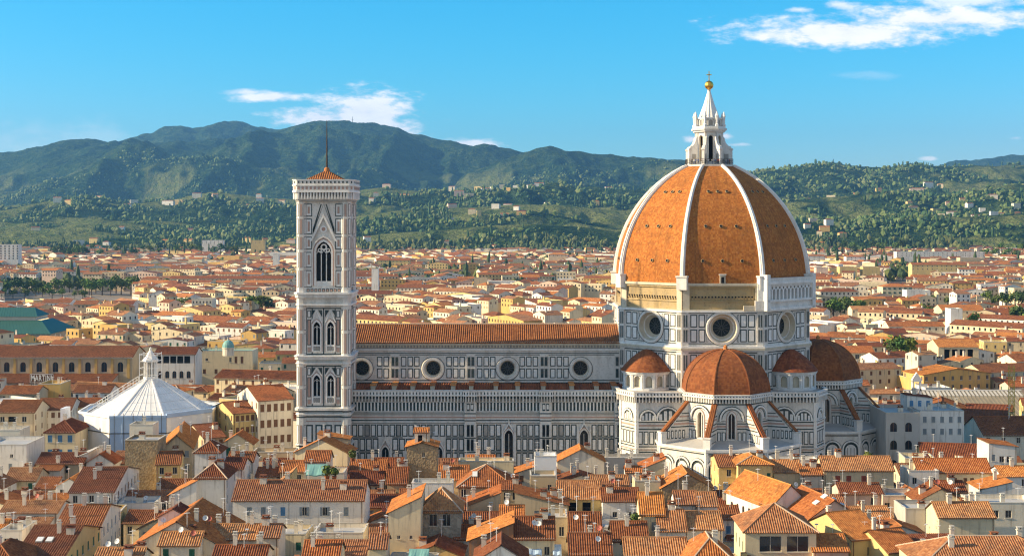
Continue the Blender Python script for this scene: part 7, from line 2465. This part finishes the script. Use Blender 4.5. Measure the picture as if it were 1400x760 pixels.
# ================================================================== trees in the town
def crown_mesh(seed, shape, mat, n=260, leaf=.62):
    """a crown of many leaf-clump faces, local origin at the foot of the tree, total height about 10"""
    r = np.random.default_rng(seed)
    mb = MB()
    lob = []
    if shape == 'round':
        lob = [(r.uniform(-2, 2), r.uniform(-2, 2), r.uniform(4.2, 7.6), r.uniform(1.6, 2.5)) for _ in range(9)]
    elif shape == 'umbrella':
        lob = [(r.uniform(-3.4, 3.4), r.uniform(-3, 3), r.uniform(7.6, 8.6), r.uniform(1.3, 1.9)) for _ in range(10)]
    else:
        lob = [(0, 0, z, .95 * (1 - abs(z - 4) / 9)) for z in (1.6, 3, 4.4, 5.8, 7.2, 8.6)]
    for i in range(n):
        x, y, z, R_ = lob[i % len(lob)]
        d = r.normal(size=3)
        d /= np.linalg.norm(d)
        rr = R_ * r.uniform(.55, 1.08)
        c = Vector((x + d[0] * rr, y + d[1] * rr, z + d[2] * rr * (.55 if shape == 'umbrella' else .9)))
        nv_ = Vector(d + r.normal(size=3) * .5).normalized()
        u = nv_.orthogonal().normalized()
        w = nv_.cross(u)
        s = leaf * r.uniform(.6, 1.4) * (.6 if shape == 'cypress' else 1)
        mb.face([c + u * s, c + w * s * .8, c - u * s * .9, c - w * s * .7], mat)
    return mb.mesh('crown')
TREES = {
    'round': [crown_mesh(1, 'round', 'leaf_green'), crown_mesh(2, 'round', 'leaf_dark'), crown_mesh(3, 'round', 'leaf_green')],
    'umbrella': [crown_mesh(4, 'umbrella', 'leaf_green'), crown_mesh(5, 'umbrella', 'leaf_dark')],
    'cypress': [crown_mesh(6, 'cypress', 'leaf_dark')],
}
tk = MB()
tk.tube((0, 0, 0), (.1, .05, 5.2), .34, 'bark', 7, .18)
tk.tube((.08, .03, 3.6), (1.3, .4, 6.2), .15, 'bark', 5, .06)
tk.tube((.08, .03, 4.0), (-1.1, -.5, 6.6), .14, 'bark', 5, .05)
tk.tube((.1, .05, 5.0), (.3, -.6, 8.0), .15, 'bark', 5, .04)
TRUNK = tk.mesh('trunk')
TL = []
def tree(px, pybase, Y, h, kind, where, var=0):
    """pybase: row of the crown's middle"""
    x = xat(px, Y)
    zc = zat(pybase, Y)
    z0 = max(0, zc - h * .58)
    o = empty('tree', (x, Y, z0), rnd.uniform(0, 6))
    s = h / 10
    o.scale = (s * rnd.uniform(.9, 1.15), s * rnd.uniform(.9, 1.15), s)
    c = bpy.data.objects.new('crown', TREES[kind][var % len(TREES[kind])])
    link(c, o)
    t = bpy.data.objects.new('trunk', TRUNK)
    link(t, o)
    t.scale = (1, 1, (zc - z0) / s / 4.5 if z0 == 0 and zc > h * .58 else 1)
    o['category'] = 'tree'
    o['group'] = 'trees standing between the houses'
    TL.append((o, px, pybase, Y, kind, var, where, h))
def clump(x0, x1, y0, y1, Yr, n, h, where, kinds=('round',)):
    for i in range(n):
        px = x0 + (x1 - x0) * (i + .5) / n + rnd.uniform(-3, 3)
        py = rnd.uniform(y0, y1)
        tree(px, py, Yr + rnd.uniform(-40, 40), h * rnd.uniform(.8, 1.2), rnd.choice(kinds), where, rnd.randint(0, 2))
clump(0, 130, 386, 392, 1500, 13, 17, 'in the park left of the bell tower')
clump(118, 190, 384, 394, 1480, 8, 20, 'at the right end of the left park')
clump(0, 120, 396, 401, 1400, 9, 11, 'along the near edge of the left park')
clump(340, 374, 412, 418, 1080, 4, 14, 'left of the bell tower', ('umbrella', 'round'))
clump(44, 58, 416, 418, 1120, 2, 14, 'among the houses below the left park')
clump(140, 168, 422, 426, 1060, 5, 10, 'in the street below the left park')
clump(235, 260, 410, 418, 1100, 3, 11, 'right of the left park')
clump(1132, 1178, 412, 420, 1080, 8, 15, 'in the garden right of the dome')
clump(1224, 1250, 366, 378, 1900, 6, 20, 'between the yellow blocks right of the dome')
clump(1206, 1220, 374, 380, 1850, 3, 18, 'behind the orange hipped apartment house')
clump(1266, 1284, 422, 428, 1000, 2, 13, 'left of the square white tower block', ('umbrella', 'round'))
clump(1276, 1300, 408, 412, 1150, 4, 11, 'above the red hall on the right')
clump(1342, 1400, 402, 410, 1150, 9, 14, 'above the terracotta house at right')
clump(1384, 1402, 425, 440, 900, 4, 14, 'beside the terracotta house at right')
clump(1216, 1246, 466, 474, 640, 5, 11, 'in the courtyard right of the apse')
clump(1332, 1342, 430, 438, 880, 2, 11, 'right of the red roofed hall', ('round', 'cypress'))
clump(1300, 1306, 440, 446, 860, 2, 9, 'below the square white tower block', ('cypress',))
clump(622, 656, 370, 376, 1900, 7, 14, 'among roofs far beyond the nave')
clump(690, 702, 360, 366, 2150, 3, 18, 'near the woods beyond the nave')
clump(782, 828, 396, 401, 1500, 8, 10, 'among the roofs left of the dome')
clump(546, 556, 366, 372, 2000, 3, 18, 'right of the bell tower top')
clump(655, 690, 417, 422, 1150, 5, 9, 'just beyond the nave roof')
clump(810, 835, 352, 358, 2300, 5, 14, 'beside the villa left of the dome')
clump(300, 322, 396, 402, 1300, 2, 14, 'before the barracks-like building')
clump(70, 120, 338, 346, 2500, 10, 20, 'at the mountain foot, far left')
clump(120, 330, 336, 344, 2550, 26, 18, 'along the mountain foot left of the tower', ('round', 'round', 'cypress'))
clump(1108, 1240, 330, 342, 2600, 18, 20, 'along the foot of the right hills', ('round', 'round', 'cypress'))
clump(1340, 1400, 335, 350, 2400, 8, 18, 'at the far right below the hills')
# ================================================================== small things
# people at the railing below the lantern
def person_mesh(shirt, trousers, pose):
    nm = 'person'
    me = bpy.data.meshes.new(nm)
    V = [(0, 0, .95), (0, 0, 1.2), (0, 0, 1.42), (0, .0, 1.5), (0, -.01, 1.6), (0, -.01, 1.72),
         (.1, 0, .9), (.12, -.02, .5), (.12, 0, .08), (.12, -.14, .04), (-.1, 0, .9), (-.12, -.02, .5), (-.12, 0, .08), (-.12, -.14, .04),
         (.2, 0, 1.4), (.26, -.03 - pose * .1, 1.13), (.22, -.1 - pose * .25, .95 + pose * .12), (-.2, 0, 1.4), (-.26, -.03 - pose * .1, 1.13), (-.22, -.1 - pose * .25, .95 + pose * .12)]
    E = [(0, 1), (1, 2), (2, 3), (3, 4), (4, 5), (0, 6), (6, 7), (7, 8), (8, 9), (0, 10), (10, 11), (11, 12), (12, 13), (2, 14), (14, 15), (15, 16), (2, 17), (17, 18), (18, 19)]
    Rr = [.15, .15, .15, .06, .1, .08, .1, .075, .05, .05, .1, .075, .05, .05, .065, .05, .045, .065, .05, .045]
    me.from_pydata(V, E, [])
    o = bpy.data.objects.new(nm, me)
    C.objects.link(o)
    md = o.modifiers.new('skin', 'SKIN')
    for v, q in zip(me.skin_vertices[0].data, Rr):
        v.radius = (q, q * .8)
    me.skin_vertices[0].data[0].use_root = True
    o.modifiers.new('sub', 'SUBSURF').levels = 1
    bpy.context.view_layer.update()
    dg = bpy.context.evaluated_depsgraph_get()
    m2 = bpy.data.meshes.new_from_object(o.evaluated_get(dg))
    m2.name = nm
    bpy.data.objects.remove(o)
    m2.materials.clear()
    for m in ('skin_tone', 'hair_dark', shirt, trousers):
        m2.materials.append(MAT[m])
    for p in m2.polygons:
        c = p.center
        if c.z > 1.5: p.material_index = 1 if (c.z > 1.66 or c.y > .03) else 0
        elif c.z > .93: p.material_index = 2 if abs(c.x) < .3 and not (c.z < 1.02 and abs(c.x) > .17) else 0
        else: p.material_index = 3
    return m2
plain('skin_tone', (.55, .34, .24), .6, 0, .05)
plain('hair_dark', (.05, .03, .02), .7, 0, .05)
plain('cloth_red', (.45, .06, .05), .8, 0, .1)
plain('cloth_blue', (.06, .12, .32), .8, 0, .1)
plain('cloth_white', (.70, .70, .68), .8, 0, .1)
plain('cloth_dark', (.04, .04, .05), .8, 0, .1)
PM = [person_mesh('cloth_red', 'cloth_dark', 1), person_mesh('cloth_blue', 'cloth_dark', .6), person_mesh('cloth_white', 'cloth_blue', 1), person_mesh('cloth_dark', 'cloth_dark', .4)]
for i in range(17):
    a = RAD(200 + i * 8.6 + random.uniform(-2, 2))
    o = bpy.data.objects.new('person', PM[(i * 3 + i // 4) % 4])
    C.objects.link(o)
    rr = 6.35 + random.uniform(-.12, .1)
    o.location = (DC.x + rr * math.cos(a), DC.y + rr * math.sin(a), ZL + .5)
    o.rotation_euler = (0, 0, a + RAD(90) + random.uniform(-.3, .3))
    tag(o, 'tiny visitor standing at the railing round the white lantern of the dome', 'person', 'visitors on the lantern terrace')
# construction crane on the right
cr = empty('tower_crane', (xat(1383, 440), 440, 0))
tag(cr, 'slim yellow lattice crane mast rising before the long theatre roof', 'crane')
km = MB()
zt_ = zat(500, 440)
for x, y in ((-.7, -.7), (.7, -.7), (.7, .7), (-.7, .7)):
    km.tube((x, y, 0), (x, y, zt_), .09, 'crane_yellow', 4)
z = 14.0
k = 0
while z < zt_ - 1:
    for (a, b) in (((-.7, -.7), (.7, -.7)), ((.7, -.7), (.7, .7)), ((.7, .7), (-.7, .7)), ((-.7, .7), (-.7, -.7))):
        km.tube((*a, z), (*b, z + 1.4), .05, 'crane_yellow', 3)
        km.tube((*a, z), (*b, z), .05, 'crane_yellow', 3)
    z += 1.4
km.build('mast', cr)
# radio mast on the mountain top
rm = empty('radio_mast', (0, 0, 0))
mz = float(hillz(np.array([xat(482, 9550.)]), np.array([9550.]))[0])
r2 = MB()
x_ = xat(482, 9550.)
r2.tube((x_, 9550, mz - 10), (x_, 9550, mz + 42), 2.6, 'iron', 5, 1.2)
r2.tube((x_ - 6, 9550, mz + 20), (x_ + 6, 9550, mz + 20), 1.2, 'iron', 4)
r2.build('mast', rm)
tag(rm, 'thin radio mast standing on the summit of the long mountain', 'radio mast')
# plants on roof terraces
def pot_plant(px, py, Y, s, label):
    o = empty('potted_plant', (xat(px, Y), Y, zat(py, Y)))
    p = MB()
    p.lathe([(.28 * s, 0), (.38 * s, .5 * s), (.34 * s, .5 * s), (0, .46 * s)], 10, 'tile_red')
    p.build('pot', o)
    q = MB()
    rr = random.Random(int(px * 10))
    for i in range(90):
        d = Vector((rr.gauss(0, 1), rr.gauss(0, 1), rr.gauss(0, 1))).normalized()
        c = Vector((0, 0, 1.15 * s)) + d * rr.uniform(.35, .85) * s
        u = d.orthogonal().normalized()
        w = d.cross(u)
        t = .2 * s * rr.uniform(.7, 1.3)
        q.face([c + u * t, c + w * t, c - u * t, c - w * t], 'leaf_green')
    q.build('foliage', o)
    tag(o, label, 'plant', 'plants on the roof terraces')
pot_plant(1186.5, 632.5, 346, 1.6, 'leafy green plant on the ridge of the red shuttered house')
pot_plant(447, 655, 310, 1.7, 'yellowish shrub in the middle of the terrace below the attic house')
pot_plant(457, 655, 310, 1.5, 'green shrub at the right end of the terrace below the attic house')
pot_plant(482, 630, 336, 1.4, 'flowering pot plant beside the bell tower base')
pot_plant(868, 720, 276, 1.5, 'bushy plant on the balcony beside the tall narrow cream house')
pot_plant(235, 729, 274, 1.2, 'left shrub on the terrace of the small dormer house')
pot_plant(246, 729, 274, 1.2, 'middle shrub on the terrace of the small dormer house')
pot_plant(258, 729, 274, 1.2, 'right shrub on the terrace of the small dormer house')
# blue tarpaulin sheets and the green terrace awning
def awning(x0, x1, py0, py1, Y, mat, label):
    o = MB()
    a, b = xat(x0, Y), xat(x1, Y)
    z0, z1 = zat(py1, Y), zat(py0, Y)
    n = 8
    for i in range(n):
        u0, u1 = a + (b - a) * i / n, a + (b - a) * (i + 1) / n
        s = .12 * math.sin(i * 1.3)
        s2 = .12 * math.sin((i + 1) * 1.3)
        o.face([(u0, Y, z0 + s), (u1, Y, z0 + s2), (u1, Y + 2.6, z1), (u0, Y + 2.6, z1)], mat)
        o.face([(u0, Y + .02, z0 + s - .25), (u1, Y + .02, z0 + s2 - .25), (u1, Y, z0 + s2), (u0, Y, z0 + s)], mat)
    for x in (a + .2, b - .2):
        o.tube((x, Y + .15, z0 - 2.2), (x, Y + .15, z0), .06, 'iron', 5)
    tag(o.build('awning'), label, 'awning')
awning(721, 741, 745, 757, 262, 'tarp_sky', 'blue tarpaulin spread low between the bottom centre roofs')
awning(756, 768, 748, 758, 262, 'tarp_sky', 'small blue tarpaulin beside the dark roof at the bottom centre')
awning(418, 446, 637, 649, 314, 'copper_green', 'dark green terrace awning below the blue shuttered attic house')
awning(558, 586, 754, 762, 262, 'copper_green', 'pale green corrugated canopy at the foot of the grey stone house')
# Aerial mast trees on the roofs of the foreground ---------------------------------------------

# ================================================================== wording the labels of ordinary houses, villas and trees
TW = {'tile_red': 'red', 'tile_brown': 'dark brown', 'tile_orange': 'orange', 'tile_tan': 'pale tan', 'tile_pink': 'pinkish brown'}
ORD = ['', 'second', 'third', 'fourth', 'fifth', 'sixth', 'seventh', 'eighth', 'ninth', 'tenth', 'eleventh', 'twelfth']
RW = {'gx': 'gabled', 'gy': 'end-gabled', 'hip': 'hip roofed', 'flat': 'flat roofed', 'shed': 'lean-to'}
def where(px, py, Y):
    best, bd = None, 1e9
    for (t, lx, ly, lY) in LANDMARK:
        d = math.hypot(px - lx, (py - ly) * 1.2) + abs(Y - lY) * .03
        if d < bd: best, bd = (t, lx, ly, lY), d
    t, lx, ly, lY = best
    dx, dy = px - lx, Y - lY
    if abs(dx) < 25: return ('behind ' if dy > 0 else 'in front of ') + t
    return ('right of ' if dx > 0 else 'left of ') + t
VZ = [(0, 250, 'on the slopes at the far left'), (250, 410, 'on the slopes left of the bell tower'), (410, 640, 'on the slopes right of the bell tower'), (640, 860, 'on the slopes left of the dome'), (860, 1200, 'on the slopes right of the dome'), (1200, 1500, 'on the slopes at the far right')]
def wording(lst, forms):
    """forms: functions from short to long; use the longest that stays within the limit"""
    left = list(lst)
    bag = {}
    for it in left:
        for fm in forms:
            t = fm(it)
            if len(t.split()) <= 13:
                break
        bag.setdefault(t, []).append(it)
    for t, l in bag.items():
        l.sort(key=lambda q: q[1])
        for i, it in enumerate(l):
            s = t
            if len(l) > 1:
                s = ('leftmost ' if i == 0 else 'rightmost ' if i == len(l) - 1 else ORD[i] + ' from left ') + t
            it[0]['label'] = s
def hbase(it):
    o, px, py, Y, wall, tile, typ, kind, w = it
    return ('wide ' if w > 15 else 'narrow ' if w < 9.5 else '')
def hw_(it): return where(it[1], it[2], it[3])
def tl_(it): return '' if it[6] == 'flat' else ' with ' + TW[it[5]] + ' tiles'
wording([h for h in HOUSES if h[7] == 'house'], [lambda i: hbase(i) + COLORWORD[i[4]] + ' ' + RW[i[6]] + ' house' + tl_(i) + ' ' + hw_(i),
    lambda i: COLORWORD[i[4]] + ' ' + RW[i[6]] + ' house' + tl_(i) + ' ' + hw_(i), lambda i: COLORWORD[i[4]] + ' house' + tl_(i) + ' ' + hw_(i), lambda i: COLORWORD[i[4]] + ' house ' + hw_(i)])
def vz(i): return ('high ' if i[2] < 285 else 'low ') + next((t for a, b, t in VZ if a <= i[1] < b), VZ[0][2])
wording([h for h in HOUSES if h[7] == 'villa'], [lambda i: COLORWORD[i[4]] + ' villa' + ('' if i[6] == 'flat' else ' with ' + TW[i[5]] + ' roof') + ' ' + vz(i), lambda i: COLORWORD[i[4]] + ' villa ' + vz(i)])
groups = {}
for (o, px, py, Y, kind, var, wh, h) in TL:
    k = {'round': ('broad green tree', 'broad dark green tree', 'broad green tree')[var % 3], 'umbrella': 'flat topped pine', 'cypress': 'slim dark cypress'}[kind]
    groups.setdefault((k, wh), []).append((px, o))
for (k, wh), lst in groups.items():
    lst.sort(key=lambda a: a[0])
    for i, (px, o) in enumerate(lst):
        t = k + ' ' + wh
        if len(lst) > 1:
            t = ('leftmost ' if i == 0 else 'rightmost ' if i == len(lst) - 1 else (ORD[i] if i < 12 else 'inner') + ' from left ') + t
        o['label'] = t

# ================================================================== air between here and the mountains
hz_ = bpy.data.materials.new('haze')
hz_.use_nodes = True
ht = hz_.node_tree
for n_ in list(ht.nodes): ht.nodes.remove(n_)
pv = ht.nodes.new('ShaderNodeVolumePrincipled')
pv.inputs['Color'].default_value = (.22, .56, 1.0, 1)
pv.inputs['Density'].default_value = 4.5e-5
pv.inputs['Anisotropy'].default_value = 0.2
om = ht.nodes.new('ShaderNodeOutputMaterial')
ht.links.new(pv.outputs[0], om.inputs['Volume'])
MAT['haze'] = hz_
hb = MB()
hb.box(-9800, 9800, -2000, 15000, -6, 1010, 'haze')
ho = hb.build('haze')
ho['kind'] = 'stuff'
ho['label'] = 'thin bluish air between the terrace and the mountains'
